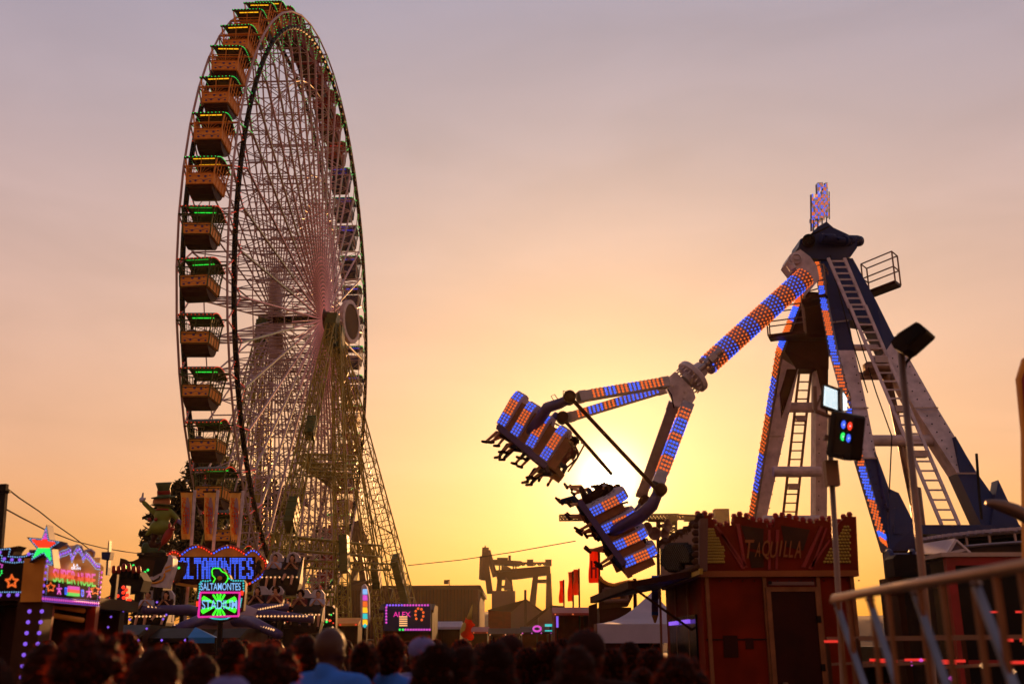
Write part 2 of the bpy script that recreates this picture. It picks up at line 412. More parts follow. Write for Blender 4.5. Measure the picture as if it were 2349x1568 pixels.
# ---------------------------------------------------------------- people
def hand(b, w, d, side):
    "palm, four bent fingers of unequal length and a thumb from the side of the palm"
    w = V(w); d = V(d).normalized(); x, y = basis(d)
    b.cap(w, w+d*.075, .028, .03, 8); e = w+d*.085
    for i, l in enumerate((.058, .07, .066, .05)):
        o = e+x*(i-1.5)*.021; m_ = o+d*l*.55+y*.008; b.cap(o-d*.02, m_, .0095, .009, 6); b.cap(m_, m_+d*l*.4+y*.022, .009, .008, 6)
    t = w+d*.02+x*side*.028; b.cap(t, t+d*.03+x*side*.022, .011, .01, 6); b.cap(t+d*.03+x*side*.022, t+d*.058+x*side*.024+y*.01, .01, .009, 6)
def limb(b, pts, rs, grow=0, n=12):
    for (p, q), (a, c) in zip(zip(pts, pts[1:]), zip(rs, rs[1:])): b.cap(p, q, a+grow, c+grow, n)
def head(b, c, tilt=0):
    c = V(c); b.ell(c+V((0,-.012,.03)), .078, .098, .098); b.ell(c+V((0,.022,-.035)), .060, .070, .082)
    b.cap(c+V((0,.088,.008)), c+V((0,.108,-.026)), .012, .016, 8)
    b.ell(c+V((0,.083,-.062)), .026, .016, .012, 8, 6); b.ell(c+V((0,.07,-.10)), .028, .022, .022, 8, 6)
    b.ell(c+V((0,.075,.035)), .05, .022, .013, 8, 6)
    for s in (-1,1):
        b.ell(c+V((.080*s,-.005,-.01)), .014, .026, .035, 8, 6)
    b.cap(c+V((0,-.02,-.06)), c+V((0,-.03,-.17)), .055, .064, 12)
    for s in (-1,1): b.cap(c+V((.03*s,-.035,-.12)), c+V((.15*s,-.03,-.19)), .038, .05, 10)
def hair_short(b, c, k=1.0):
    c = V(c); b.ell(c+V((0,-.022,.045)), .086*k, .100*k, .098*k); b.ell(c+V((0,-.06,-.02)), .074*k, .066*k, .085*k)
def hair_long(b, c, k=1.0, drop=.38):
    hair_short(b, c, k*1.03); c = V(c)
    b.cap(c+V((0,-.055,0)), c+V((0,-.095,-drop*.55)), .092*k, .10*k); b.cap(c+V((0,-.095,-drop*.55)), c+V((0,-.10,-drop)), .10*k, .055*k)
    for s in (-1,1): b.cap(c+V((.062*s,-.02,-.02)), c+V((.085*s,-.03,-drop*.7)), .045*k, .04*k)
def hair_curly(b, c, k=1.0):
    c = V(c); rnd = random.Random(3); b.ell(c+V((0,-.03,.04)), .10*k, .11*k, .105*k)
    for i in range(90):
        a = rnd.uniform(0, 6.28); z = rnd.uniform(-.75, 1); q = math.sqrt(max(0, 1-z*z))
        d = V((q*math.cos(a), q*math.sin(a)*1.05, z))
        if d.y > .55 and d.z < .45: continue
        b.ell(c+V((0,-.03,.035))+d*.118*k, .030*k, .030*k, .030*k, 7, 5)
def hair_bun(b, c, k=1.0):
    hair_short(b, c, k); b.ell(V(c)+V((0,-.10,.10)), .045, .045, .045)
def strands(h, c, rad, nn, spread=.03):
    "loose single hairs standing off the outline"
    rnd = random.Random(11); c = V(c); b = MB(); vs = [v.co for v in h.data.vertices]
    for i in range(nn):
        p = V(rnd.choice(vs)); d = (p-c).normalized()
        if d.y > .6: continue
        t = V((rnd.uniform(-1,1), rnd.uniform(-1,1), rnd.uniform(-1,.4))); l = rnd.uniform(.4,1)*spread
        q = p+d*l+t*l*.7; s = d.cross(t).normalized()*.0016; b.add([p-s, p+s, q], [(0,1,2)])
    return b
def stand(name, hairf, hm, shirt, trous, arms='down', female=False, hk=1.0, bald=False, cap_=None, skinm=None):
    "standing person facing +y, 1.72 m tall; body, then hair, shirt and trousers as parts"
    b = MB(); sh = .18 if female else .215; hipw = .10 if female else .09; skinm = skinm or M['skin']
    hc = (0, .01, 1.60)
    head(b, hc)
    b.ell((0,-.01,1.36), sh*.86, .10, .12); b.ell((0,0,1.22), sh*.80, .115, .20); b.ell((0,0,1.0), .15, .105, .14)
    b.ell((0,-.01,.91), .165, .12, .12)
    A = []
    for s in (-1,1):
        limb(b, [(hipw*s,0,.90),(.10*s,.02,.50),(.105*s,-.02,.09)], [.088,.056,.04])
        b.cap((.105*s,-.04,.05), (.115*s,.14,.035), .042, .036)
        if arms == 'down': a = [(sh*s,-.01,1.405),((sh+.055)*s,-.03,1.11),((sh+.05)*s,.07,.87)]
        elif arms == 'up' and s == 1: a = [(sh*s,-.01,1.40),((sh+.06)*s,.18,1.30),((sh-.03)*s,.26,1.54)]
        elif arms == 'up': a = [(sh*s,-.01,1.405),((sh+.055)*s,-.03,1.11),((sh+.02)*s,.12,.90)]
        else: a = [(sh*s,-.01,1.405),((sh+.07)*s,.05,1.12),((sh-.05)*s,.24,1.10)]
        limb(b, a, [.055,.042,.029]); hand(b, a[2], V(a[2])-V(a[1]), -s); A.append((s, a))
    root = remeshed(b, name, skinm, .0125)
    c = MB(); g = .014
    c.ell((0,-.01,1.36), sh*.90+g, .112+g, .115); c.ell((0,0,1.22), sh*.82+g, .122+g, .21); c.ell((0,0,1.0), .155+g, .11+g, .16)
    c.cap((0,-.028,1.45), (0,-.026,1.495), .070, .064)
    for s, a in A:
        m_ = V(a[0]).lerp(V(a[1]), .75); c.cap(a[0], m_, .062+g, .052+g); c.cap((0,-.02,1.445), V(a[0])+V((0,0,.012)), .066, .06+g)
    remeshed(c, 'shirt', shirt, .016, root)
    t = MB(); t.ell((0,-.01,.93), .175, .13, .13)
    for s in (-1,1): limb(t, [(hipw*s,0,.90),(.10*s,.02,.50),(.105*s,-.01,.12)], [.098,.07,.06])
    remeshed(t, 'trousers', trous, .018, root)
    if not bald:
        h = MB(); hairf(h, hc, hk); ho = remeshed(h, 'hair', hm, .011, root, 1)
        for v_ in ho.data.vertices: v_.co += (v_.co-V(hc)).normalized()*(.014*noise.noise(v_.co*26)+.008*noise.noise(v_.co*70))
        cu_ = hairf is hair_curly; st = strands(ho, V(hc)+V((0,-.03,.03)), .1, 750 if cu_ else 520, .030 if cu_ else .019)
        st.build('rimlit_hair', M['hairrim'], ho)
    if cap_:
        k = MB(); k.ell((0,-.012,1.655), .098, .112, .085); k.ell((0,-.115 if cap_[1] else .12,1.635), .072, .075, .010)
        remeshed(k, 'cap', cap_[0], .010, root)
    return root
def sit(name, hairf, hm, shirt, trous, kick=.0, bare=True, arm='harness', skinm=None):
    "seated person facing +y, seat at z=0"
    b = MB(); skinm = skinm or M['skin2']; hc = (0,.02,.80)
    head(b, hc); b.ell((0,0,.56), .16, .10, .12); b.ell((0,0,.40), .15, .105, .20); b.ell((0,0,.14), .155, .115, .14)
    A = []; legs = []
    for s in (-1,1):
        kk = kick*(1 if s > 0 else .55)
        hip = V((.09*s,.02,.09)); knee = hip+V((.04*s,.42,.02+kk*.10)); ank = knee+V((.01*s,.06+kk*.36,-.41+kk*.22)); toe = ank+V((0,.15,.0-.04+kk*.07))
        limb(b, [hip,knee,ank], [.08,.056,.036]); b.cap(ank+V((0,-.03,-.03)), toe+V((0,0,-.02)), .04, .033); legs.append((hip,knee,ank,toe))
        if arm == 'harness': a = [(.185*s,0,.60),(.22*s,.14,.40),(.10*s,.22,.54)]
        elif arm == 'up': a = [(.185*s,0,.60),(.27*s,.10,.82),(.30*s,.14,1.08)]
        else: a = [(.185*s,0,.60),(.22*s,.05,.33),(.14*s,.28,.22)]
        limb(b, a, [.052,.04,.028]); hand(b, a[2], V(a[2])-V(a[1]), -s); A.append((s, a))
    root = remeshed(b, name, skinm, .0135)
    c = MB(); c.ell((0,0,.56), .178, .122, .115); c.ell((0,0,.40), .166, .122, .21); c.ell((0,0,.16), .168, .13, .12)
    for s, a in A: c.cap(a[0], V(a[0]).lerp(V(a[1]), .7), .066, .058)
    remeshed(c, 'shirt', shirt, .018, root)
    t = MB(); t.ell((0,0,.10), .170, .13, .11)
    for hip, knee, ank, toe in legs:
        if bare: t.cap(hip, hip.lerp(knee, .8), .092, .078)
        else: limb(t, [hip,knee,ank.lerp(knee,.1)], [.092,.068,.052])
    remeshed(t, 'shorts' if bare else 'trousers', trous, .018, root)
    f_ = MB()
    for hip, knee, ank, toe in legs: f_.cap(ank+V((0,-.035,-.032)), toe+V((0,.01,-.022)), .047, .040)
    remeshed(f_, 'shoes', M['shirtdark'], .014, root)
    h = MB(); hairf(h, hc, 1.0); remeshed(h, 'hair', hm, .013, root, 1)
    return root
def put(o, loc, rz=0, s=1, label=None, group=None, first=False, cat='person'):
    q = o if first else copy_tree(o)
    q.location = loc; q.rotation_euler = (0, 0, rz); q.scale = (s, s, s)
    return tag(q, label, cat, group)
# ---------------------------------------------------------------- ferris wheel
AZ = R(88.393); LE = R(.307); WID = 2.864; NG = 48; RR = 22.0; RO_ = 23.1
wn0 = V((-math.sin(AZ), math.cos(AZ)*1, 0)); wn0 = V((-math.sin(AZ), math.cos(AZ), 0)); wu = V((math.cos(AZ), math.sin(AZ), 0)); z_ = V((0,0,1))
wv = z_*math.cos(LE)+wn0*math.sin(LE); wn = wn0*math.cos(LE)-z_*math.sin(LE)
WC = V((-15.35, 75.707, 26.319))
PH0 = 2.146
def wp(a, r, n_): return WC+wn*n_+(wu*math.cos(a)+wv*math.sin(a))*r
FW = empty('ferris_wheel', (WC.x, WC.y, 0), 'giant white-spoked ferris wheel towering over the left half of the fairground', 'ferris wheel')
def circ(r, n_, k=96): return [wp(2*math.pi*i/k, r, n_) for i in range(k)]
for n_ in (-.06, WID+.06):
    mb = MB(); mb.poly(circ(RR, n_, 144), .16, 8, True); mb.build('drive_ring', M['black'], FW, True)
for n_ in (0, WID):
    mb = MB(); pts = [wp(PH0+2*math.pi*j/NG, RO_, n_) for j in range(NG)]; mb.poly(pts, .07, 6, True)
    pin = [wp(PH0+2*math.pi*(j+.5)/NG, 20.6, n_) for j in range(NG)]
    for j in range(NG):
        mb.tube(pts[j], pin[j], .045, None, 5); mb.tube(pin[j], pts[(j+1)%NG], .045, None, 5)
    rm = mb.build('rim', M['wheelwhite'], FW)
    g = MB(); r_ = MB(); w_ = MB()
    for j in range(NG):
        a = PH0+2*math.pi*j/NG
        off = wn*(-.08 if n_ == 0 else .08)
        for p, q in ((pts[j], pin[j]), (pin[j], pts[(j+1)%NG])):
            for t in range(1, 11):
                c = p.lerp(q, t/11)+off
                s_ = math.sin(a)
                (g if s_ > .25 else r_ if math.cos(a) < .2 else w_).bulb(c, .028)
    for b_, m_, nm in ((g,'green','rim_lights'),(r_,'red','rim_lights'),(w_,'warm','rim_lights')):
        if b_.v: b_.build(nm, E_[m_], rm)
mb = MB()
for j in range(NG):
    a = PH0+2*math.pi*j/NG
    mb.tube(wp(a, RO_, 0), wp(a, RO_, WID), .04, None, 5)
    b_ = PH0+2*math.pi*(j+.5)/NG; c_ = PH0+2*math.pi*(j-.5)/NG
    mb.tube(wp(b_, 20.6, 0), wp(b_, 20.6, WID), .05, None, 5)
    mb.tube(wp(a, RO_, 0), wp(b_, 20.6, WID), .028, None, 4); mb.tube(wp(a, RO_, WID), wp(b_, 20.6, 0), .028, None, 4)
mb.build('rim_braces', M['wheelwhite'], FW)
HN0, HN1 = -.42, WID+.42          # the hub is wider than the rim: spokes lean outwards
def sp_(a, r, side):
    t = min(1, max(0, (r-1)/20)); h = (HN0 if side == 0 else HN1); e = (0 if side == 0 else WID)
    return wp(a, r, h+(e-h)*t)
for j in range(NG):
    a = PH0+2*math.pi*(j+.5)/NG; da = 2*math.pi/NG
    mb = MB()
    for s in (0, 1):
        mb.tube(sp_(a, 1.0, s), sp_(a, 20.6, s), .085 if s == 0 else .06, None, 5)
    st = [20.6-2.35*k for k in range(8)]
    for k, r in enumerate(st):
        mb.tube(sp_(a, r, 0), sp_(a, r, 1), .042, None, 4, False)
        if k < 7:
            r2 = st[k+1]; p = (0, 1) if (k+j) % 2 else (1, 0)
            mb.tube(sp_(a, r, p[0]), sp_(a, r2, p[1]), .036, None, 4, False)
            if k < 3 and j % 2: mb.tube(sp_(a, r, p[1]), sp_(a, r2, p[0]), .036, None, 4, False)
        if k in (1, 4):       # rings of ties from spoke to spoke
            for s in (0, 1): mb.tube(sp_(a, r, s), sp_(a+da, r, s), .038, None, 4, False)
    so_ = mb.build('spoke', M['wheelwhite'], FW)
    lb = MB(); lb2 = MB()
    for k in range(58):
        r = 1.2+k*.335
        (lb if r < 9.2 else lb2).bulb(sp_(a, r, 0)-wn*.075, .030)
    lb.build('spoke_lights', E_['dimpink'], so_)
    q = math.sin(a); lb2.build('spoke_lights', E_['dimgreen' if j % 3 else 'dimpink'], so_)
# short light-carrying arms of the middle star, and its two scalloped rings
mb = MB(); lb = MB()
for j in range(NG*2):
    a = PH0+2*math.pi*(j+.25)/(NG*2); r1 = 4.4 if j % 2 else 9.0
    mb.tube(wp(a, .8, HN0-.12), wp(a, r1, HN0+.22*(r1/9)-.12), .030, None, 4)
    for k in range(int(r1/.30)): lb.bulb(wp(a, 1+k*.30, HN0-.16+.22*(k*.3/9)), .026)
for r in (4.4, 9.0):
    pts = []
    for i in range(NG): 
        a = 2*math.pi*i/NG; pts += [wp(a, r, HN0+.1), wp(a+math.pi/NG, r+.35, HN0+.1)]
    mb.poly(pts, .030, 4, True)
sr = mb.build('light_star', M['wheelwhite'], FW); lb.build('star_lights', E_['dimpink'], sr)
mb = MB(); mb.tube(WC+wn*(HN0-.9), WC+wn*(HN1+.9), .34, None, 16); mb.build('axle', M['dark'], FW, True)
for n_ in (HN0, HN1):
    mb = MB(); s = -1 if n_ < 0 else 1
    mb.lathe(WC+wn*(n_-.25*s), wn*s, [(.55,0),(1.15,.06),(1.15,.18),(.8,.34),(.62,.38),(.62,.75),(.5,.9),(.2,.95)], 24); mb.build('hub', M['boothdark'], FW, True)
# legs: two raking lattice legs and an outrigger on each face
def leg(topn, topu, foot, w0, w1, name='support_leg', bays=26, boxes=()):
    top = WC+wn*topn+wu*topu-z_*.5; mb = MB()
    truss(mb, foot, top, w0, w0*.8, .042, bays, (1,0,0), w1, w1*.8, 5)
    d = (top-foot).normalized(); x = d.cross(V((1,0,0))).normalized()
    o = mb.build(name, M['olive'], FW)
    ld = MB(); off = V((w0*.42, 0, 0))
    for k in range(bays*2):                                   # ladder rungs running up the leg
        t = k/(bays*2); c = foot.lerp(top, t); ww = (w0+(w1-w0)*t)*.3
        ld.beam(c-x*ww, c+x*ww, .05)
    for s in (-1, 1): ld.tube(foot+x*w0*.3*s, top+x*w1*.3*s, .03, None, 4)
    ld.build('ladder', M['olive'], o)
    for t, sx, sy in boxes:
        c = foot.lerp(top, t); b2 = MB(); yv = x.cross(d).normalized()
        b2.obox(c+V((.3,-.6,0)), x*sx/2, yv*.30, d*sy/2)
        for k in range(3): b2.obox(c+V((.3,-.6,0))+d*(sy*.3*(k-1)), x*sx*.53, yv*.32, d*.04)
        b2.build('equipment_box', M['green'], o)
    return o
fL = gx(588, 58); fR = gx(962, 92); fC = gx(792, 74); fL2 = gx(425, 60); fR2 = gx(600, 96); fC2 = gx(560, 78)
leg(HN0-.85, -.5, fL, 1.5, .7, boxes=((.37,1.3,2.0),(.62,.9,1.6)))
leg(HN0-.85, .6, fR, 2.3, .9, boxes=((.30,1.6,2.3),(.22,1.2,2.6)))
leg(HN0-1.1, .1, fC, 1.3, .8, boxes=((.31,1.2,2.6),))
leg(HN0-1.0, .4, fR+V((-2.6,-1.5,0)), 1.3, .6, boxes=((.28,1.2,1.8),))
leg(HN1+.85, -.5, fL2, 1.5, .7, boxes=((.40,1.6,1.8),(.25,1.4,2.0)))
leg(HN1+.85, .6, fR2, 1.8, .8); leg(HN1+1.1, .1, fC2, 1.3, .8)
for n_, s in ((HN0-.85, -1), (HN1+.85, 1)):                    # bearing housings at the leg heads
    mb = MB()
    c = WC+wn*n_; mb.obox(c-z_*1.25-wu*.55, wn*.42, wu*.5, z_*1.05); mb.obox(c-z_*1.45+wu*.75+wn*.25*s, wn*.45, wu*.62, z_*1.0)
    mb.obox(c-z_*.05, wn*.40, wu*.62, z_*.40)
    for k in range(4): mb.obox(c-z_*(.6+k*.45)-wu*.55, wn*.46, wu*.54, z_*.04)
    mb.build('bearing_housing', M['green'], FW)
mb = MB()
truss(mb, at(598,1240,68), at(866,1264,84), .8, .9, .05, 26); truss(mb, at(600,1290,70), at(890,1300,86), .5, .5, .045, 22)
for y0, y1 in ((1046,1050),(1067,1072),(1085,1092)): truss(mb, at(704,y0,72), at(816,y1,80), .5, .35, .04, 14)
truss(mb, at(694,1052,72), at(778,1116,79), .6, .6, .045, 12)
for a, b in ((fL, fL2), (fR, fR2)):
    for zz in (1.2, 4.0): mb.tube(a+z_*zz, b+z_*zz, .12, None, 6)
mb.build('cross_girder', M['olive'], FW)
mb = MB(); c0 = (fL+fR+fL2+fR2)/4
mb.box((c0.x-5.2, 55, .35), (c0.x+3.2, 97, 1.15))
for i in range(18): mb.box((c0.x-5.0, 56+i*2.3, 1.15), (c0.x+3.0, 57.4+i*2.3, 1.21))
for i in range(22): mb.tube(V((c0.x+3.1, 55.2+i*1.98, 1.15)), V((c0.x+3.1, 55.2+i*1.98, 2.2)), .04, None, 5)
mb.tube(V((c0.x+3.1, 55.2, 2.2)), V((c0.x+3.1, 96.8, 2.2)), .05, None, 6); mb.tube(V((c0.x+3.1, 55.2, 1.7)), V((c0.x+3.1, 96.8, 1.7)), .03, None, 6)
mb.build('boarding_platform', M['boothdark'], FW)
# big round display carried out in front of the hub
c = at(803, 738, 79.5); nn = (V((1,-.24,0))).normalized(); mb = MB()
mb.lathe(c-nn*.18, nn, [(1.60,0),(1.82,.02),(1.82,.34),(1.50,.36),(1.50,.28),(.02,.28)], 40)
ds = mb.build('round_display', M['white'], FW, False)
mb = MB(); mb.lathe(c+nn*.105, nn, [(1.48,0),(1.48,.02),(.1,.03)], 40); mb.build('display_face', M['brown'], ds)
mb = MB(); tn = V((-nn.y, nn.x, 0))
for s in (-1, 1):
    mb.tube(c+tn*.7*s-nn*.3+z_*1.6, c+tn*.7*s-nn*.3-z_*1.9, .06, None, 6); mb.tube(c+tn*.7*s-nn*1.1+z_*1.6, c+tn*.7*s-nn*1.1-z_*1.9, .05, None, 6)
for k in range(9):
    q = c-nn*.7+z_*(1.6-k*.42)
    mb.tube(q-tn*.7-nn*.4, q+tn*.7-nn*.4, .035, None, 5); mb.tube(q-tn*.7+nn*.4, q-tn*.7-nn*.4, .035, None, 5)
mb.tube(c-nn*.3, WC+wn*(HN0-.9), .12, None, 8); mb.tube(c-nn*.3-z_*1.2, WC+wn*(HN0-.9)-z_*1.5, .09, None, 8)
mb.build('display_frame', M['wheelwhite'], ds)

# gondolas: local x runs across the wheel, y along the rim, z up; origin on the roof edge line, mid-cabin
def gondola(name, cmain, cpanel, croof, bulbs, tube):
    root = empty(name, (0,0,0)); X, Y = .70, .82; XR, YR = .94, .95
    def arch(y): return .40*(1-(y/YR)**2)
    mb = MB(); k = 9; ys = [-YR+2*YR*i/k for i in range(k+1)]; up = []; 
    pts_t = [V((0,y,arch(y)+.02)) for y in ys]; pts_b = [V((0,y,arch(y)*.9-.05)) for y in reversed(ys)]
    prof = pts_t+pts_b; mb.slab([p+V((-XR,0,0)) for p in prof], [p+V((XR,0,0)) for p in prof])
    for s in (-1,1):
        mb.box((-XR-.02, YR*s-.035, -.10), (XR+.02, YR*s+.035, .03))
    for xx in (-.5, 0, .5): mb.tube(V((xx,-YR,.02)), V((xx,-YR+.5,arch(-YR+.5)+.01)), .02, None, 4)
    roof = mb.build('roof', croof, root)
    b = MB()
    for i in range(9):
        for s in (-1,1): b.bulb(V((-.86+1.72*i/8, (YR+.05)*s, -.02)), .034)
    for i in range(15):
        y = -YR+2*YR*i/14
        for s in (-1,1): b.bulb(V(((XR+.03)*s, y, arch(y)-.02)), .030)
    b.build('roof_bulbs', bulbs, roof)
    b = MB()
    for y in (-.55, .25):
        for i in range(4): b.box((-.62+i*.32, y-.025, arch(y)*.9-.115), (-.62+i*.32+.28, y+.025, arch(y)*.9-.075))
    b.build('tube_light', tube, roof)
    mb = MB()
    # corner posts, rails and curved wires of the cage
    tp = [(-.90,-.86),(.90,-.86),(.90,.86),(-.90,.86)]; lo = [(-.78,-.78),(.78,-.78),(.78,.78),(-.78,.78)]
    for (a, b_), (c, d) in zip(tp, lo): mb.beam((a,b_,-.05), (c,d,-1.1), .07)
    for i in range(4):
        (a, b_), (c, d) = lo[i], lo[(i+1)%4]; mb.beam((a,b_,-1.24), (c,d,-1.24), .05)
        (a, b_), (c, d) = tp[i], tp[(i+1)%4]
        p = V((a*.94,b_*.94,-.62)); q = V((c*.94,d*.94,-.62)); mb.beam(p, q, .035)
        for t in ((.5,) if i % 2 == 0 else (.2,.4,.6,.8)):
            m0 = V((a,b_,-.05)).lerp(V((c,d,-.05)), t); m1 = V((lo[i][0],lo[i][1],-1.24)).lerp(V((lo[(i+1)%4][0],lo[(i+1)%4][1],-1.24)), t)
            mb.beam(m0, m1, .035)
        cb = V((lo[i][0],lo[i][1],-1.24)).lerp(V((lo[(i+1)%4][0],lo[(i+1)%4][1],-1.24)), .5)
        for j in range(9):                                     # sun-ray wires
            an = math.pi*(j+.5)/9; L_ = .62 if i % 2 == 0 else .5
            dr = (V((lo[(i+1)%4][0],lo[(i+1)%4][1],0))-V((lo[i][0],lo[i][1],0))).normalized()
            e = cb+dr*math.cos(an)*L_*1.1+z_*math.sin(an)*L_; mb.tube(cb, e, .013, None, 3, False)
    # pins to the rim
    mb.tube(V((-1.42,0,.0)), V((1.42,0,.0)), .05, None, 8); mb.beam((-1.0,-.5,-.3), (-1.0,0,.0), .05); mb.beam((1.0,-.5,-.3), (1.0,0,0), .05)
    mb.build('cage', cmain, root)
    mb = MB()
    # tub: upright panels then an underside curving back to a keel
    A = [(-.80,-.80),(.80,-.80),(.80,.80),(-.80,.80)]; T = -1.06; Bz = -1.92
    def ring(s, z): return [V((x*s, y*s, z)) for x, y in A]
    mb.slab(ring(1,T), ring(.93,Bz))
    base = mb.build('tub', cpanel, root)
    mb = MB()
    pr_ = [(-.74,-1.92),(-.62,-2.18),(-.40,-2.42),(-.1,-2.55),(.1,-2.55),(.40,-2.42),(.62,-2.18),(.74,-1.92)]
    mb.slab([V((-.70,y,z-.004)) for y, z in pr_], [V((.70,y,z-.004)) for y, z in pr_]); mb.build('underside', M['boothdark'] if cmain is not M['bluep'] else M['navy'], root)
    mb = MB()
    for z in (-1.10, -1.88):
        s = 1.012 if z > -1.5 else .958; mb.poly([p for p in ring(s, z)], .03, 4, True)
    for (x, y) in A: mb.beam((x*1.01,y*1.01,-1.08), (x*.95,y*.95,-1.9), .06)
    for i in range(3):
        for s in (-1,1): mb.beam((.80*s, -.4+.4*i, -1.1), (.755*s, -.4+.4*i, -1.88), .03)
    mb.build('trim', cmain, base)
    mb = MB()
    rnd = random.Random(5)
    for s in (-1,1):
        for px_, pz in ((-.58,-1.30),(-.55,-1.70),(-.25,-1.64),(-.08,-1.32),(.22,-1.68),(.30,-1.36),(.56,-1.30),(.58,-1.70)):
            r = rnd.uniform(.045,.085); y = (.80-(.055*(-pz-1.06)/.86))*s
            mb.lathe(V((px_, y-.005*s, pz)), V((0,s,0)), [(r*.5,.0),(r*.5,.012),(r,.016),(r,.022),(r*.6,.022),(r*.5,.026),(.008,.026)], 10)
        for i in range(12):
            x = -.66+1.32*i/12; mb.beam((x, .765*s, -1.58+.05*math.sin(i*1.3)), (x+.11, .765*s, -1.58+.05*math.sin((i+1)*1.3)), .012, .03)
    mb.build('ornaments', M['purple'], base)
    mb = MB(); mb.box((-.62,-.66,-1.72), (.62,-.30,-1.66)); mb.box((-.62,.30,-1.72), (.62,.66,-1.66)); mb.box((-.62,-.70,-1.72), (.62,-.66,-1.15)); mb.box((-.62,.66,-1.72), (.62,.70,-1.15))
    mb.build('bench', M['dark'], root)
    for o_ in [root]+list(root.children_recursive):
        if o_.type == 'MESH':
            for v_ in o_.data.vertices: v_.co.z *= .83; v_.co.y *= 1.2
    return root
G = [('orange', gondola('gondola', M['orange'], M['orange'], M['brown'], E_['green'], E_['yellow'])),
     ('green', gondola('gondola', M['green'], M['orange'], M['green'], E_['red'], E_['gtube'])),
     ('yellow', gondola('gondola', M['yellow'], M['yellow'], M['brown'], E_['red'], E_['yellow'])),
     ('red', gondola('gondola', M['redp'], M['redp'], M['redp'], E_['green'], E_['redtube'])),
     ('blue', gondola('gondola', M['bluep'], M['bluep'], M['navy'], E_['green'], E_['btube'])),
     ('red', gondola('gondola', M['redp'], M['redp'], M['redp'], E_['green'], E_['redtube']))]
ORD = ['first','second','third','fourth','fifth','sixth','seventh','eighth']
WHERE = dict(orange='on the upper left rim', green='on the lower left rim', yellow='at the foot of the wheel', blue='on the right rim')
rzg = AZ-math.pi/2
rider_spots = []
for j in range(NG):
    a = PH0+2*math.pi*j/NG; g = j//8; nm, proto = G[g]; q = proto if j % 8 == 0 else copy_tree(proto)
    c = wp(a, 23.166, WID/2); q.location = c; q.rotation_euler = (R(2.2*math.sin(j*2.7)), R(1.2*math.sin(j*1.9)), rzg+R(2*math.sin(j*3.3)))
    k = j % 8
    if g == 0: lb = f'orange gondola with green roof bulbs and yellow tubes, {ORD[k]} down from the wheel top'
    elif g == 1: lb = f'green-framed gondola with orange panels and red roof bulbs, {ORD[k]} of its colour counted downwards'
    elif g == 2: lb = f'yellow gondola near the foot of the wheel, {ORD[k]} after the green ones'
    elif g == 3: lb = f'red gondola on the lower right rim, {ORD[7-k]} below the blue ones'
    elif g == 4: lb = f'blue gondola with green roof bulbs on the right rim, {ORD[7-k]} counted from above'
    else: lb = f'red gondola on the upper right rim, {ORD[7-k]} down from the orange ones'
    tag(q, lb, 'gondola', 'gondolas hanging round the ferris wheel')
    if 9 <= j <= 14: rider_spots.append((c, j))
# ---------------------------------------------------------------- swinging pendulum ride
PR = empty('pendulum_ride', gx(2010, 29.5), 'tall pendulum ride with a light-studded swing arm on blue and white legs', 'pendulum ride')
def quad(mb, pts, th):
    fr = [at(*p) for p in pts]; mb.slab(fr, [p+V((0,th,0)) for p in fr])
def lamps_between(L_, Rr, n, cols, r, nrm, pats, off=.02):
    "rows of lamp buttons across the strip bounded by polylines L_ and Rr; pats(i) names the colour of row i"
    mbs = {}
    def pt(P, t):
        k = t*(len(P)-1); i = min(int(k), len(P)-2); return P[i].lerp(P[i+1], k-i)
    for i in range(n):
        t = (i+.5)/n; a = pt(L_, t); b = pt(Rr, t); key = pats(i)
        for c in range(cols):
            f = (c+.5)/cols+(.25/cols if i % 2 else -.25/cols)
            mbs.setdefault(key, MB()).dome(a.lerp(b, f)+V(nrm)*off, nrm, r, r*.7, 6)
    return mbs
def band(i, k=12): return 'orange' if (i//k) % 2 == 0 else 'blue'
FRN = V((-.75,-.66,0))
# right-hand (near) leg frame: solid head plate splitting into two legs
mb = MB()
quad(mb, [(1882,592,30),(1956,592,30),(2010,690,29.4),(2052,775,29.0),(2030,808,28.8),(1997,742,29.2),(1947,733,29.2),(1960,803,28.8),(1918,803,28.8),(1900,700,29.4)], .7)
mb.build('leg_head', M['navy'], PR)
mb = MB(); quad(mb, [(1918,803,28.8),(1960,803,28.8),(1989,935,28.1),(2012,1050,27.4),(1976,1050,27.4),(1955,935,28.1)], .62); mb.build('leg', M['white'], PR)
mb = MB(); quad(mb, [(1976,1050,27.4),(2012,1050,27.4),(2054,1165,26.7),(2105,1235,26.5),(2100,1262,26.4),(2040,1262,26.4)], .62)
quad(mb, [(2008,1035,27.38),(2014,1050,27.38),(2056,1165,26.6),(2036,1165,26.6)], .5); mb.build('leg_foot', M['navy'], PR)
mb = MB(); quad(mb, [(2030,808,28.8),(2052,775,29.0),(2078,808,28.8),(2150,935,28.1),(2242,1085,27.3),(2196,1085,27.3),(2098,935,28.1)], .62); mb.build('leg', M['white'], PR)
mb = MB(); quad(mb, [(2196,1085,27.3),(2242,1085,27.3),(2332,1212,26.5),(2255,1212,26.5)], .62); quad(mb, [(2192,1000,27.5),(2240,1085,27.28),(2202,1085,27.28)], .3); mb.build('leg_foot', M['navy'], PR)
mb = MB(); quad(mb, [(2052,1203,26.45),(2340,1203,26.45),(2348,1224,26.4),(2052,1224,26.4)], .7)
quad(mb, [(2040,1120,26.7),(2062,1130,26.7),(2100,1205,26.4),(2100,1262,26.38),(2040,1262,26.38)], .4)
quad(mb, [(2290,1100,26.9),(2318,1160,26.7),(2348,1224,26.38),(2270,1224,26.38)], .4)
mb.build('base_beam', M['navy'], PR)
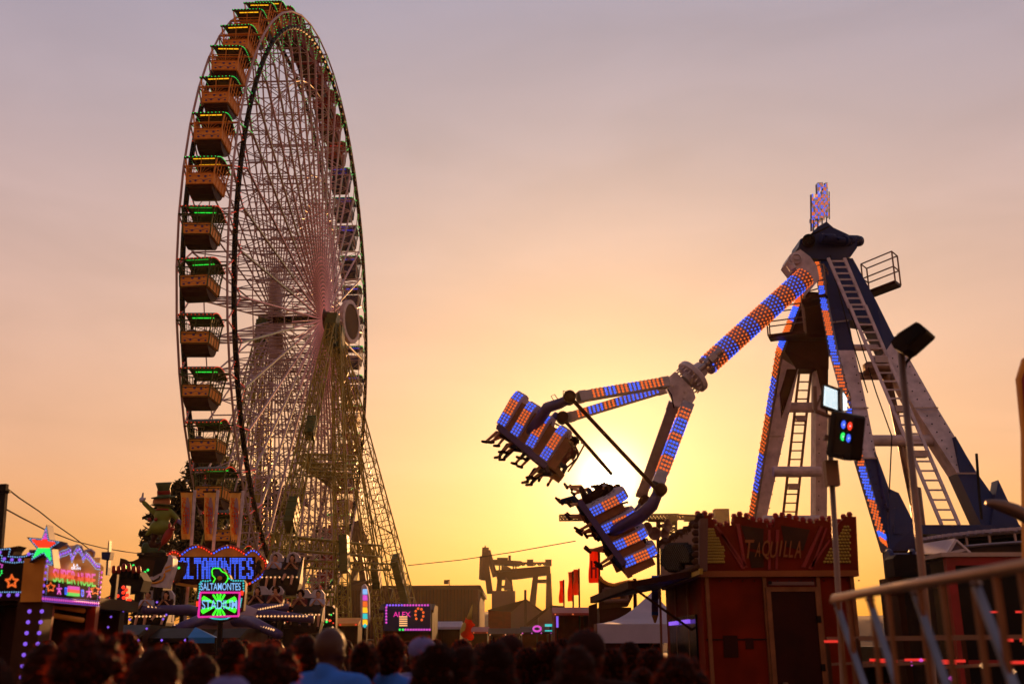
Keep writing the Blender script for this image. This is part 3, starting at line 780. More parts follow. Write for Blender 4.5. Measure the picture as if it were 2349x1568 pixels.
for (xa, ya, Ya, xb, yb, Yb, r) in ((1958,797,28.9,2062,797,28.9,.10),(1966,862,28.6,2072,862,28.6,.12),(1992,1010,27.7,2172,1010,27.7,.16)):
    mb = MB(); mb.tube(at(xa,ya,Ya+.3), at(xb,yb,Yb+.3), r, None, 14)
    for t in (.93,): p = at(xa,ya,Ya+.3).lerp(at(xb,yb,Yb+.3), t); mb.tube(p-V((.06,0,0)), p+V((.06,0,0)), r*1.2, None, 14)
    mb.build('cross_tube', M['white'], PR, False)
# strengthening box and hydraulic struts behind the near frame
mb = MB()
for a, b, r in (((2034,856,29.0),(2098,1160,27.5),.11),((2098,1120,27.6),(2118,1290,27.3),.17),((2062,990,28.2),(2104,1180,27.8),.06),((2052,775,29.4),(2215,1100,27.7),.09),((2145,1000,28.4),(2240,1130,27.6),.08)):
    mb.tube(at(*a), at(*b), r, None, 12)
mb.obox(at(2010,845,28.5), V((.32,0,0)), V((0,.2,0)), V((0,0,.16))); mb.obox(at(2034,868,28.7), V((.1,0,0)), V((0,.14,0)), V((0,0,.25)))
mb.build('hydraulic_strut', M['steel'], PR, True)
mb = MB(); mb.path([at(2040,1130,26.4), at(2046,1000,27), at(2010,900,28), at(1960,740,28.9), at(1915,640,29.5)], .018, 5); mb.path([at(2240,1040,26.6), at(2246,1130,26.5), at(2252,1190,26.4)], .035, 6); mb.build('cable', M['black'], PR)
# lamp strips on the slanting front edges
def strip(Lp, Rp, n, cols, r, nrm, name='lamp_strip', k=11, par=None):
    mb = MB(); L_ = [at(*p) for p in Lp]; R_ = [at(*p) for p in Rp]
    for a, b, c, d in zip(L_, L_[1:], R_[1:], R_): mb.slab([a,b,c,d], [q-nrm*.10 for q in (a,b,c,d)])
    so_ = mb.build(name, M['alu'], par or PR)
    for key, b_ in lamps_between(L_, R_, n, cols, r, nrm, lambda i: band(i, k)).items(): b_.build('lamps', E_[key], so_)
strip([(1871,600,29.9),(1884,700,29.3),(1904,803,28.7),(1944,950,28.0),(1972,1080,27.2),(2012,1215,26.6),(2022,1240,26.5)],
      [(1880,600,29.9),(1899,700,29.3),(1919,803,28.7),(1957,950,28.0),(1988,1080,27.2),(2032,1225,26.6),(2040,1255,26.5)], 118, 3, .034, FRN)
# left-hand (far) leg frame
mb = MB(); quad(mb, [(1848,668,31.2),(1903,672,31.2),(1901,846,31.9),(1826,846,31.9),(1797,800,31.9)], .6); mb.build('leg_head', M['boothdark'], PR)
mb = MB(); quad(mb, [(1790,820,31.9),(1832,846,31.9),(1757,1196,33.2),(1726,1196,33.2)], .6); mb.build('leg', M['white'], PR)
mb = MB(); quad(mb, [(1873,846,31.9),(1899,846,31.9),(1897,1196,33.2),(1871,1196,33.2)], .6); mb.build('leg', M['white'], PR)
mb = MB(); quad(mb, [(1806,846,31.88),(1830,846,31.88),(1793,958,32.3),(1790,900,32.1)], .2); quad(mb, [(1873,846,31.88),(1900,846,31.88),(1899,960,32.3)], .2); mb.build('leg_gusset', M['boothdark'], PR)
strip([(1832,670,31.1),(1780,803,31.8),(1716,1188,33.1)], [(1846,672,31.1),(1791,815,31.8),(1728,1196,33.1)], 96, 3, .034, V((-.8,-.6,0)))
for ya, r in ((934,.17),(1081,.17),(1190,.12)):
    mb = MB(); xl = 1832-(ya-846)*.2143; mb.tube(at(xl-8,ya,32.6), at(1882,ya,32.6), r, None, 14); mb.build('cross_tube', M['white'], PR)
# ladders
def ladder(a0, a1, b0, b1, n, w, m='white', steps=()):
    mb = MB(); A0, A1, B0, B1 = at(*a0), at(*a1), at(*b0), at(*b1)
    mb.beam(A0, A1, w, w*1.5); mb.beam(B0, B1, w, w*1.5)
    for i in range(n):
        t = (i+.5)/n; mb.beam(A0.lerp(A1, t), B0.lerp(B1, t), w*.8)
    o = mb.build('ladder', M[m], PR)
    for t in steps:
        s = MB(); p, q = A0.lerp(A1, t), B0.lerp(B1, t); s.obox((p+q)/2+V((0,0,-.06)), (q-p)*.40, V((0,.12,0)), V((0,0,.085))); s.build('rest_step', M['alu'], o)
ladder((1900,592,29.0),(1949,706,28.6),(1937,592,29.0),(1985,706,28.6), 8, .06)
ladder((1949,700,28.55),(2160,1203,26.3),(1985,700,28.55),(2200,1203,26.3), 25, .055, steps=(.27,.50,.70))
ladder((1834,846,32.4),(1796,1183,33.3),(1861,846,32.4),(1826,1183,33.3), 17, .05, 'steel', (.24,.33,.79))
mb = MB()                                                     # bolts and seam plates on the leg faces
for (x0,y0,Y0),(x1,y1,Y1),n in (((1925,812,28.78),(1982,1040,27.38),12),((1954,812,28.78),(2006,1040,27.38),12),((2042,812,28.78),(2200,1075,27.28),14),((2070,812,28.78),(2230,1075,27.28),14),((1992,1070,27.3),(2040,1180,26.6),7),((1910,700,29.3),(1925,790,28.8),6),((1880,860,31.8),(1878,1185,33.1),10),((1825,870,31.9),(1762,1180,33.1),10)):
    for i in range(n): q = at(x0+(x1-x0)*(i+.5)/n, y0+(y1-y0)*(i+.5)/n, Y0+(Y1-Y0)*(i+.5)/n-.02); mb.dome(q, V((0,-1,0)), .022, .02, 6)
mb.build('bolts', M['dark'], PR)
mb = MB()
for a, b in (((1944,935,28.0),(1992,935,28.0)),((1974,1050,27.3),(2014,1050,27.3)),((2096,935,28.0),(2152,935,28.0)),((2194,1085,27.2),(2244,1085,27.2)),((1900,740,29.1),(1946,735,29.1)),((1765,1000,32.5),(1800,1000,32.5))): mb.beam(at(*a), at(*b), .03, .04)
mb.build('seam_plates', M['alu'], PR)
# service platforms with railings
def platform(c, ax, ay, hts, flip=1):
    mb = MB(); mb.obox(c, ax, ay, V((0,0,.05))); o = mb.build('platform', M['boothdark'], PR)
    mb = MB(); P = [c+ax*i+ay*j for i, j in ((-1,-1),(1,-1),(1,1),(-1,1))]
    for p in P[:4]: mb.tube(p, p+z_*hts, .025, None, 6)
    for zz in (hts, hts*.5): mb.poly([p+z_*zz for p in P], .022, 6, True)
    mb.build('railing', M['steel'], o)
platform(at(1806,770,31.2), V((.52,-.25,.0)), V((.10,.25,0)), .95)
mb = MB(); quad(mb, [(1800,763,31.1),(1926,767,31.1),(1926,774,31.1),(1800,771,31.1)], .5); mb.build('walkway', M['boothdark'], PR)
platform(at(1872,690,29.8), V((.30,-.3,.0)), V((.15,.30,0)), 1.0)
platform(at(2024,664,30.2), V((.30,-.55,.0)), V((.16,.20,0)), 1.0)
# legs carried down to the ground, and the deck under the near frame
mb = MB()
for x0, x1 in ((1726,1757),(1871,1897)):
    a = at((x0+x1)/2, 1192, 33.5); b = V((a.x-(.45 if x0 < 1800 else 0), a.y+.9, 0)); mb.beam(a, b, .42, .6)
mb.build('leg_foot', M['navy'], PR)
mb = MB()
p = at(2070, 1262, 26.7); q = at(2330, 1224, 26.7)
for c in (p, q): mb.box((c.x-.35, 26.4, 0), (c.x+.35, 27.2, c.z+.02)); mb.box((c.x-.8, 26.2, 0), (c.x+.8, 27.6, .3))
mb.box((p.x-.5, 26.6, 1.2), (q.x+1.5, 33.5, 1.6)); mb.box((p.x-.2, 31.5, 0), (q.x+1, 32.1, 1.2))
mb.build('deck', M['dark'], PR)
# crown: gearbox, motors, white crank housing
hc = at(1903, 556, 30.2)
mb = MB(); quad(mb, [(1832,566,29.9),(1836,548,29.9),(1858,538,29.9),(1876,520,29.9),(1896,508,29.9),(1912,522,29.9),(1938,534,29.9),(1966,548,29.9),(1966,568,29.9),(1952,588,29.9),(1928,596,29.9),(1876,594,29.9),(1850,588,29.9)], 1.0)
hd = mb.build('gearbox', M['navy'], PR)
mb = MB(); c = at(1855,554,29.85); fy = V((-.25,-1,-.05)).normalized()
mb.lathe(c, fy, [(.20,0),(.20,.18),(.16,.2),(.16,.16),(.02,.16)], 20)
for i in range(6): a = i*math.pi/3; x, y = basis(fy); mb.tube(c+fy*.15+(x*math.cos(a)+y*math.sin(a))*.09, c+fy*.20+(x*math.cos(a)+y*math.sin(a))*.09, .02, None, 6)
mb.build('drive_wheel', M['dark'], hd)
for a, b, r in (((1882,546,29.6),(1914,548,29.7),.15),((1914,552,29.7),(1936,553,29.8),.12),((1936,552,29.8),(1972,553,30.3),.17)):
    mb = MB(); A, B = at(*a), at(*b); mb.tube(A, B, r, None, 16)
    for k in range(7): p = A.lerp(B, .15+k*.11); mb.tube(p, p+(B-A).normalized()*.02, r*1.1, None, 16)
    mb.tube(A.lerp(B,.3)+V((0,-r,0)), A.lerp(B,.3)+V((0,-r-.08,.04)), .06, None, 8)
    mb.build('motor', M['bluep'], hd)
mb = MB(); quad(mb, [(1806,598,28.9),(1812,584,28.9),(1836,572,28.9),(1858,588,28.9),(1874,610,28.9),(1880,640,28.9),(1862,660,28.9),(1844,622,28.9),(1822,618,28.9)], .8)
cp = at(1826,594,28.86); mb.lathe(cp, V((-.1,-1,0)), [(.17,0),(.17,.06),(.13,.08),(.13,.04),(.06,.04),(.06,.1),(.02,.1)], 20)
mb.tube(at(1812,606,28.8), at(1820,618,28.8), .12, None, 12)
mb.build('crank_housing', M['white'], PR)
mb = MB(); mb.path([at(1905,586,29.5), at(1912,620,29.4), at(1922,660,29.2), at(1948,760,28.7), at(1990,900,28.0)], .02, 5); mb.path([at(1900,520,29.8), at(1880,530,29.7), at(1858,540,29.7)], .03, 6); mb.build('cable', M['black'], hd)
# crown sign: letters seen almost edge-on, studded with lamps
sp2 = Pl(1862, 29.0, 1903, 33.4); sg = MB(); lr = MB(); lbm = MB()
shapes = [[(1862,446),(1866,446),(1867,530),(1863,530)], [(1868,458),(1875,452),(1876,516),(1869,522)], [(1877,452),(1884,444),(1885,508),(1878,512)],
          [(1885,440),(1891,432),(1892,505),(1886,504)], [(1893,420),(1898,418),(1903,500),(1898,501)], [(1874,424),(1879,418),(1888,418),(1890,432),(1883,430),(1879,440),(1875,446)], [(1888,432),(1894,428),(1896,498),(1890,500)],
          [(1861,502),(1868,500),(1868,512),(1861,512)], [(1884,478),(1902,472),(1902,480),(1885,486)], [(1863,462),(1890,452),(1890,458),(1864,470)]]
for i, q in enumerate(shapes): sg.prism(sp2, q, .08, .004*i)
sgo = sg.build('crown_sign', M['alu'], PR)
rnd = random.Random(4)
for x0, x1, y0, y1 in ((1863,1902,446,498),(1863,1878,498,522),(1876,1897,422,446)):
    xx = x0
    while xx < x1:
        yy = y0+rnd.uniform(0, 2)
        while yy < y1:
            if rnd.random() < .72: (lr if (int((yy-y0)/8)+int((xx-x0)/6)) % 2 else lbm).dome(sp2.P(xx, yy, .06), sp2.n, .042, .05, 6)
            yy += 4.2
        xx += 3.4
lr.build('lamps', E_['orange'], sgo); lbm.build('lamps', E_['blue'], sgo)
mb = MB()
for x, yb in ((1866,540),(1876,538),(1886,530),(1896,520)): mb.tube(sp2.P(x, 500, -.1), at(x, yb, 30.3), .03, None, 6)
mb.tube(sp2.P(1862, 448, -.1), sp2.P(1862, 525, -.1), .03, None, 6); mb.tube(sp2.P(1902, 440, -.1), sp2.P(1903, 502, -.1), .03, None, 6)
mb.build('sign_struts', M['dark'], sgo)
# swing arm
A0 = at(1850,632,28.2); A1 = at(1618,842,28.2); ad = (A1-A0).normalized(); ax_, ay_ = basis(ad)
mb = MB(); mb.lathe(A0, ad, [(.27,0),(.285,.02),(.285,(A1-A0).length-.02),(.26,(A1-A0).length)], 12); arm = mb.build('swing_arm', M['mauve'], PR)
La = (A1-A0).length; mo, mbl = MB(), MB(); nrow = int(La/.112)
for i in range(nrow):
    d = .06+i*.112; key = int((d+.1)/.46) % 2
    for k in range(16):
        a = 2*math.pi*(k+.5*(i % 2))/16; rd = ax_*math.cos(a)+ay_*math.sin(a)
        (mbl if key else mo).dome(A0+ad*d+rd*.285, rd, .030, .028, 6)
mo.build('lamps', E_['orange'], arm); mbl.build('lamps', E_['blue'], arm)
mb = MB(); p = A1+V((.05,-.38,.08)); mb.tube(p-ad*.45, p+ad*.15, .12, None, 14); mb.obox(p-ad*.1+V((0,-.1,0)), ad*.12, ax_*.09, ay_*.09); mb.tube(p+ad*.1, p+ad*.42, .085, None, 12)
mb.path([p-ad*.3+V((.1,0,.1)), p+V((.2,-.1,-.15)), p+ad*.3+V((.2,0,-.1))], .02, 5)
mb.build('slew_motor', M['alu'], PR)
# slewing flange and four-armed bracket
Fc = at(1586,866,28.1); fa = (ad+V((0,-.06,0))).normalized(); mb = MB()
mb.lathe(Fc-fa*.1, fa, [(.22,-.34),(.26,-.06),(.50,-.05),(.52,-.02),(.52,.10),(.49,.12),(.24,.13),(.22,.3)], 36)
for i in range(18): an = i*math.pi/9; x, y = basis(fa); pq = Fc+(x*math.cos(an)+y*math.sin(an))*.43; mb.tube(pq-fa*.10, pq+fa*.16, .025, None, 6)
mb.build('slew_flange', M['white'], PR)
mb = MB(); quad(mb, [(1530,868,27.95),(1548,852,27.95),(1566,868,27.95),(1590,893,27.95),(1596,912,27.95),(1580,938,27.95),(1548,930,27.95),(1532,893,27.95)], .12)
quad(mb, [(1534,872,28.65),(1550,852,28.65),(1590,893,28.65),(1578,930,28.65),(1546,926,28.65)], .12)
quad(mb, [(1544,876,28.1),(1556,866,28.1),(1582,895,28.1),(1572,920,28.1),(1550,915,28.1)], .5)
for x, y in ((1535,877),(1544,884),(1571,898),(1569,912)): mb.lathe(at(x,y,27.94), V((0,-1,0)), [(.045,0),(.045,.03),(.02,.035)], 12)
mb.build('arm_bracket', M['white'], PR)
# four claw arms, square boxes covered in lamps on two sides
def claw(a, b, w, h, pats, lampsides):
    A, B = at(*a), at(*b); d = (B-A).normalized(); x = V((0,-1,0)); x = (x-d*x.dot(d)).normalized(); y = d.cross(x).normalized()
    if y.z < 0: y = -y
    mb = MB(); mb.obox((A+B)/2, d*(B-A).length/2, x*h/2, y*w/2); mb.obox(A+d*.1, d*.14, x*h*.56, y*w*.56); mb.obox(B-d*.1, d*.1, x*h*.55, y*w*.55)
    o = mb.build('claw_arm', M['alu'], PR); L_ = (B-A).length; rows = int((L_-.4)/.125); bb = {}
    for i in range(rows):
        q = A+d*(.2+i*.125); key = pats[min(len(pats)-1, int(i/rows*len(pats)))]
        for sd_, cols in lampsides:
            nv, cv, half, off = {'f':(x,y,w/2,h/2),'t':(y,x,h/2,w/2),'b':(-y,x,h/2,w/2)}[sd_]
            for c_ in range(cols):
                bb.setdefault(key, MB()).dome(q+nv*off+cv*half*(2*(c_+.5)/cols-1)*.9, nv, .040, .03, 6)
    for k, m_ in bb.items(): m_.build('lamps', E_[k], o)
    return A, B
OB = ['orange','blue','orange','blue','orange','orange']
claw((1528,877,27.7),(1326,911,26.9), .26, .30, ['orange','orange','blue','orange','blue','orange'], (('f',3),('t',3)))
claw((1524,890,29.0),(1302,958,30.1), .26, .24, ['blue','blue','blue','orange','blue','orange'], (('f',3),))
claw((1576,930,27.6),(1508,1112,26.9), .30, .30, ['orange','blue','blue','orange','blue','blue','orange','orange'], (('f',3),('t',3),('b',3)))
claw((1546,926,29.0),(1470,1140,30.1), .30, .26, ['orange','blue','orange','blue'], (('b',3),))
mb = MB()
for a, b in (((1309,912,26.7),(1512,1128,26.7)),((1292,960,30.0),(1404,1088,30.0))): mb.tube(at(*a), at(*b), .055, None, 10)
mb.build('tie_rod', M['brown'], PR)
mb = MB()
def plate(mb, c, d, w, t):
    d = V(d).normalized(); x, y = basis(d); mb.obox(c, d*t, x*w, y*w*.6)
for c in ((1306,912,26.8),(1290,958,30.0),(1514,1124,26.8),(1478,1150,30.0)):
    q = at(*c); mb.lathe(q-V((0,.25,0)), V((0,1,0)), [(.10,0),(.17,.03),(.17,.47),(.10,.5)], 14)
mb.build('hinge', M['brown'], PR)
mb = MB(); mb.path([at(1310,912,26.8), at(1285,925,26.9), at(1256,934,27.2), at(1240,958,27.5), at(1204,1005,27.9)], [.13,.15,.16,.16,.13], 8)
mb.path([at(1290,958,30), at(1276,952,30), at(1262,968,29.9), at(1236,1010,29.6)], [.10,.12,.12,.1], 8)
mb.path([at(1512,1124,26.8), at(1496,1158,26.9), at(1470,1182,27.1), at(1430,1205,27.4), at(1390,1225,27.9)], [.14,.18,.19,.17,.13], 8)
mb.path([at(1478,1150,30), at(1466,1170,30), at(1440,1190,29.8)], [.12,.14,.12], 8)
mb.build('carriage_bracket', M['purple'], PR, True)
mb = MB(); mb.path([at(1304,900,26.7), at(1292,896,26.6), at(1292,908,26.6), at(1303,912,26.7)], .012, 5); mb.path([at(1270,918,26.8), at(1264,908,26.8), at(1272,904,26.8), at(1280,916,26.8)], .012, 5)
mb.path([at(1500,880,27.8), at(1512,892,27.8), at(1526,884,27.8), at(1540,905,27.8), at(1546,935,27.7)], .02, 5); mb.build('cable', M['black'], PR)
# seat carriages: slab-shaped seat backs with lamps on the outer edge, riders beyond them
riders = [sit('person', hair_short, M['hair'], M['shirtwhite'], M['denim'], .25), sit('person', hair_long, M['hair'], M['shirtdark'], M['shirtdark'], .9),
          sit('person', hair_curly, M['hair'], M['shirtred'], M['denim'], .55, False)]
used = [0, 0, 0]
def carriage(shells, beam, kind, Y, dd, cdesc, legs):
    for i, (top, bot) in enumerate(shells):
        yy = Y+.02*i; T = at(*top, yy); B_ = at(*bot, yy); e = (T-B_); Lh = e.length; e.normalize()
        t = at(beam[1][0], beam[1][1], yy)-at(beam[0][0], beam[0][1], yy); t = (t-e*t.dot(e)).normalized()
        d = V(dd).normalized(); d = (d-e*d.dot(e)-t*d.dot(t)*.2).normalized(); hw = .135
        mb = MB()
        # side profile in (e, d): rounded top, raking back
        pf = [(0,0),(Lh*.72,-.06),(Lh*.92,.0),(Lh*1.0,.12),(Lh*1.0,.30),(Lh*.82,.46),(Lh*.3,.60),(0,.66)]
        mb.slab([B_+e*a+d*b-t*hw for a, b in pf], [B_+e*a+d*b+t*hw for a, b in pf])
        sh = mb.build('seat_shell', M['canvas'], PR); bb = {}
        for r_ in range(12):
            a = Lh*(.05+.078*r_); b = -.06*min(1, a/Lh/.72) if a < Lh*.86 else -.06+.10*(a/Lh-.86)/.14
            key = 'blue' if r_ < 4 or r_ > 8 else 'orange'
            for c_ in (-1, 0, 1): bb.setdefault(key, MB()).dome(B_+e*a+d*(b-.005)+t*hw*.66*c_, -d, .034, .024, 7)
        for k, m_ in bb.items(): m_.build('lamps', E_[k], sh)
        mb = MB(); rr = random.Random(i+7)
        for k in range(26):                                   # the scribbled pattern on its white sides
            a = rr.uniform(.08, .9)*Lh; b = rr.uniform(.08, .5)
            an = rr.uniform(0, 3.1); dv = e*math.cos(an)+d*math.sin(an); p = B_+e*a+d*b
            for s in (-1, 1): mb.beam(p+t*s*(hw+.004), p+dv*.09+t*s*(hw+.004), .012)
        mb.build('scribbles', M['black'], sh)
        mb = MB(); H = B_+e*Lh*.95+d*.5+t*.25; mb.path([H-t*.2, H+d*.14+e*.03, B_+e*Lh*.6+d*.82+t*.2, B_+e*Lh*.2+d*.8+t*.2], .028, 6)
        mb.path([H+t*.16, H+d*.14+e*.03+t*.2, B_+e*Lh*.6+d*.82+t*.42, B_+e*Lh*.2+d*.8+t*.42], .028, 6); mb.build('harness', M['warm_brown'], sh)
        mb = MB(); mb.obox(B_+t*.27+d*.40+e*.02, t*.15, d*.36, e*.07); mb.obox(B_+t*.27+d*.12+e*Lh*.42, t*.13, d*.05, e*Lh*.36); mb.obox(B_+t*.27+d*.70-e*.10, t*.14, d*.05, e*.10)
        mb.build('seat_pan', M['warm_brown'], sh)
        # rider
        k = legs[i]; o = riders[k] if used[k] == 0 else copy_tree(riders[k]); used[k] += 1
        lean = R((-10,-20,0,-26)[i]); dq = (d*.6-t*.8).normalized(); d2 = dq*math.cos(lean)+e*math.sin(lean); e2 = e*math.cos(lean)-dq*math.sin(lean); Rm = Matrix((d2.cross(e2).normalized(), d2, e2)).transposed().to_4x4(); Rm.translation = B_-e*.05+d*.36+t*.30
        o.matrix_world = Rm
        tag(o, cdesc[i], 'person', 'riders on the pendulum ride')
        o2 = copy_tree(riders[(k+1) % 3])
        if used[(k+1) % 3] == 0: pass
        Rm2 = Rm.copy(); Rm2.translation = B_+d*.62+t*.10-e*.18; o2.matrix_world = Rm2
        tag(o2, cdesc[i].replace('rider', 'second rider', 1), 'person', 'riders on the pendulum ride')
    mb = MB(); a = at(beam[0][0], beam[0][1], Y); b = at(beam[1][0], beam[1][1], Y)
    mb.beam(a, b, .13, .16); mb.beam(a+V((.1,.6,-.05)), b+V((.1,.6,-.05)), .12); 
    for k in range(5): q = a.lerp(b, k/4); mb.beam(q, q+V((.1,.6,-.05)), .08)
    mb.build('carriage_beam', M['purple'], PR)
S1 = [((1196,897),(1148,975)),((1226,921),(1178,998)),((1258,948),(1213,1024)),((1297,976),(1245,1053))]
S2 = [((1440,1130),(1354,1176)),((1462,1176),(1381,1216)),((1486,1216),(1408,1254)),((1508,1256),(1430,1292))]
w1 = ['rider with bare legs at the outer end of the upper seat row','rider in the second seat from the outer end of the upper row','rider in the third seat of the upper row','rider at the lower end of the upper seat row, dangling over the gap']
w2 = ['rider kicking a leg out at the top end of the lower seat row','rider in the second seat of the lower row','rider in the third seat of the lower row','rider at the bottom end of the lower seat row']
carriage(S1, ((1142,977),(1252,1068)), 0, 27.6, (.42,.9,-.22), w1, (0,1,2,1))
carriage(S2, ((1330,1150),(1432,1294)), 1, 27.6, (-.36,.9,.42), w2, (1,0,2,0))
def extra(k, p, up, fw, lb):
    o = copy_tree(riders[k]); up = V(up).normalized(); fw = V(fw); fw = (fw-up*fw.dot(up)).normalized()
    Rm = Matrix((fw.cross(up).normalized(), fw, up)).transposed().to_4x4(); Rm.translation = p; o.matrix_world = Rm; tag(o, lb, 'person', 'riders on the pendulum ride')
_t = at(1252,1068,27.9)-at(1142,977,27.9)
extra(2, at(1280,1068,27.9), at(1297,976,27.7)-at(1245,1053,27.7), V((.12,1,.0)), 'curly-haired rider gripping the harness hoop at the right end of the upper seat row')
extra(0, at(1262,1080,28.3), at(1297,976,27.7)-at(1245,1053,27.7), V((-.1,1,-.1)), 'rider just left of the curly-haired one, both legs hanging straight down')
_u2 = at(1440,1130,27.7)-at(1354,1176,27.7)
extra(1, at(1338,1150,27.95), _u2, V((-.75,.5,.25)), 'rider stretched out above the lower seat row with one leg thrown far left')
extra(0, at(1356,1148,28.35), _u2, V((-.5,.8,.35)), 'rider with a raised knee at the very top of the lower seat row')
mb = MB(); mb.path([at(1318,1020,27.6), at(1326,1036,27.6), at(1324,1050,27.6), at(1300,1072,27.7)], .03, 6); mb.path([at(1306,1012,27.6), at(1318,1030,27.6), at(1316,1044,27.6), at(1296,1062,27.7)], .03, 6)
mb.path([at(1376,1112,27.7), at(1386,1107,27.7), at(1395,1112,27.7), at(1398,1126,27.7)], .03, 6); mb.build('harness', M['brown'], PR)
# wheel riders: people sitting in the lower left gondolas
wr = [sit('person', hair_short, M['hair'], M['shirtdark'], M['denim'], .0, False, 'lap', M['skin']), sit('person', hair_short, M['hair'], M['shirtviolet'], M['denim'], .0, False, 'lap', M['skin'])]
fi = [True, True]
for n_, (c, j) in enumerate(rider_spots):
    for s in (0, 1):
        o = wr[s] if fi[s] else copy_tree(wr[s]); fi[s] = False
        o.location = c+Matrix.Rotation(rzg, 3, 'Z') @ V((-.32 if s else .34, -.48 if s else .48, -1.38)); o.rotation_euler = (0, 0, rzg+(0 if s else math.pi))
        tag(o, f'{"violet-shirted" if s else "dark-shirted"} passenger seated in the {ORD[j-8]} green-framed gondola from the top', 'person', 'passengers in the ferris wheel')
# ---------------------------------------------------------------- ticket booth
TB = empty('ticket_booth', gx(1790, 18), 'dark red ticket booth with a jagged crown sign reading TAQUILLA', 'booth')
xl, xr = at(1614,1400,16).x, at(1967,1400,16).x; zb = at(1790,1322,16).z; zc = at(1790,1312,16).z
mb = MB(); mb.box((xl,16.06,0), (xr,19.9,zb)); mb.build('body', M['boothred'], TB)
mb = MB(); mb.box((xl-.06,15.94,zb), (xr+.06,19.96,zb+.09)); mb.box((xl-.05,15.95,0), (xr+.05,19.95,.12)); mb.build('cornice', M['letter'], TB)
mb = MB()
for px in (1626,1759,1883,1962): 
    x = at(px,1400,16).x; mb.box((x-.028,16.0,.1), (x+.028,16.07,zb))
for y in (17.3,18.6): mb.box((xl-.03,y-.03,.1), (xl+.02,y+.03,zb))
mb.build('trim_post', M['warm_brown'], TB)
dx0, dx1 = at(1770,1400,16).x, at(1872,1400,16).x; zd = at(1800,1356,16).z
mb = MB(); mb.box((dx0,15.985,.1), (dx1,16.075,zd)); dr_ = mb.build('door', M['boothdark'], TB)
mb = MB(); mb.box((dx0-.07,15.96,.1),(dx0,16.07,zd+.07)); mb.box((dx1,15.96,.1),(dx1+.07,16.07,zd+.07)); mb.box((dx0,15.96,zd),(dx1,16.07,zd+.07)); mb.build('door_frame', M['warm_brown'], dr_)
mb = MB(); mb.box((dx0+.08,15.90,1.0), (dx0+.14,15.985,1.14)); mb.box((dx0+.25,15.97,.45),(dx1-.25,15.99,.62)); mb.build('handle', M['steel'], dr_)
PF = Pl(1612, 15.95, 1968, 15.95)
mb = MB(); mb.prism(PF, [(1764,1333),(1868,1333),(1868,1341),(1764,1341)], .03, .04); nb = mb.build('notice_strip', M['plaster'], TB)
mb = MB(); mb.lathe(PF.P(1766,1335,.05), V((0,-1,0)), [(.03,0),(.03,.01)], 12); mb.build('notice_badge', M['dark'], nb)
crown = [(1609,1310),(1600.6,1182),(1626,1181),(1634,1190),(1641,1205),(1652,1208),(1668,1205),(1684,1203),(1684,1185),(1697,1183),(1710,1185),(1724,1193),(1742,1197),(1758,1198),(1759,1208),(1776,1208),(1778,1187),(1790,1184),(1805,1186),(1830,1193),(1856,1199),(1874,1199),(1878,1193),(1905,1193),(1907,1224),(1912,1214),(1928,1196),(1940,1184),(1964,1184),(1970,1313)]
mb = MB(); mb.prism(PF, crown, .22); cr_ = mb.build('crown_sign', M['boothred'], TB)
mb = MB()
for p in along([PF.P(x, y-1, -.1) for x, y in crown[1:-1]], .11): mb.lathe(p-z_*.02, z_, [(.035,0),(.05,.05),(.03,.085)], 7)
mb.build('edge_bulbs', M['redp'], cr_)
mb = MB()
for q in ([(1640,1206),(1647,1206),(1716,1300),(1706,1300)],[(1652,1222),(1658,1222),(1709,1303),(1701,1303)],[(1688,1200),(1697,1200),(1712,1296),(1706,1298)],[(1762,1214),(1768,1214),(1768,1305),(1762,1305)],[(1780,1214),(1788,1214),(1784,1305),(1779,1305)],
          [(1882,1206),(1889,1206),(1848,1300),(1838,1300)],[(1894,1210),(1899,1210),(1866,1300),(1860,1300)],[(1903,1236),(1905,1240),(1862,1305),(1854,1302)]):
    mb.prism(PF, q, .02, .025)
mb.build('painted_rays', M['redp'], cr_)
mb = MB()
for q in ([(1700,1204),(1752,1212),(1750,1262),(1716,1256)],[(1792,1204),(1858,1214),(1842,1262),(1800,1252)],[(1716,1262),(1752,1270),(1752,1300),(1724,1302)]): mb.prism(PF, q, .012, .014)
mb.build('painted_panels', M['brown'], cr_)
mb = MB()
for x0, y0, x1, y1, sl_ in ((1622,1214,1662,1288,.7),(1888,1208,1952,1288,-.7)):
    for i in range(12):
        for j in range(9):
            x = x0+(x1-x0)*(j+.5*(i%2))/9; y = y0+(y1-y0)*i/11
            if sl_ > 0 and x-x0 > 14+(i/11)*40: continue
            if sl_ < 0 and x < x1-16-(i/11)*48: continue
            mb.dome(PF.P(x, y, .01), PF.n, .024, .03, 7)
mb.build('round_bulbs', M['yellow'], cr_)
for ch, a, b, c, d in (('T',1707,1237,1728,1280),('A',1734,1243,1746,1276),('Q',1748,1238,1767,1283),('U',1767,1241,1783,1279),('I',1789,1239,1793,1275),('L',1799,1240,1809,1277),('L',1811,1240,1821,1278),('A',1824,1240,1840,1279)):
    text_on(ch, PF, a, b, c, d, .035, M['letter'], cr_, 'letter', .03, 5)
mb = MB()
for y in (.9, 1.75): mb.box((xl+.02,16.045,y),(dx0-.09,16.065,y+.02)); mb.box((dx1+.09,16.045,y),(xr-.02,16.065,y+.02))
for y in (.5, 1.3, 2.0): mb.box((dx1-.01,15.94,y),(dx1+.05,15.99,y+.1))
for i in range(14): x = xl+.1+i*.18; mb.lathe(V((x,16.05,zb-.06)), V((0,-1,0)), [(.012,0),(.012,.015)], 6)
mb.build('panel_joints', M['dark'], TB)
mb = MB(); mb.box((xl+.28,16.04,1.5),(xl+.50,16.056,1.82)); mb.box((xl+.62,16.04,1.62),(xl+.74,16.056,1.78)); mb.build('faded_notice', M['boothdark'], TB)
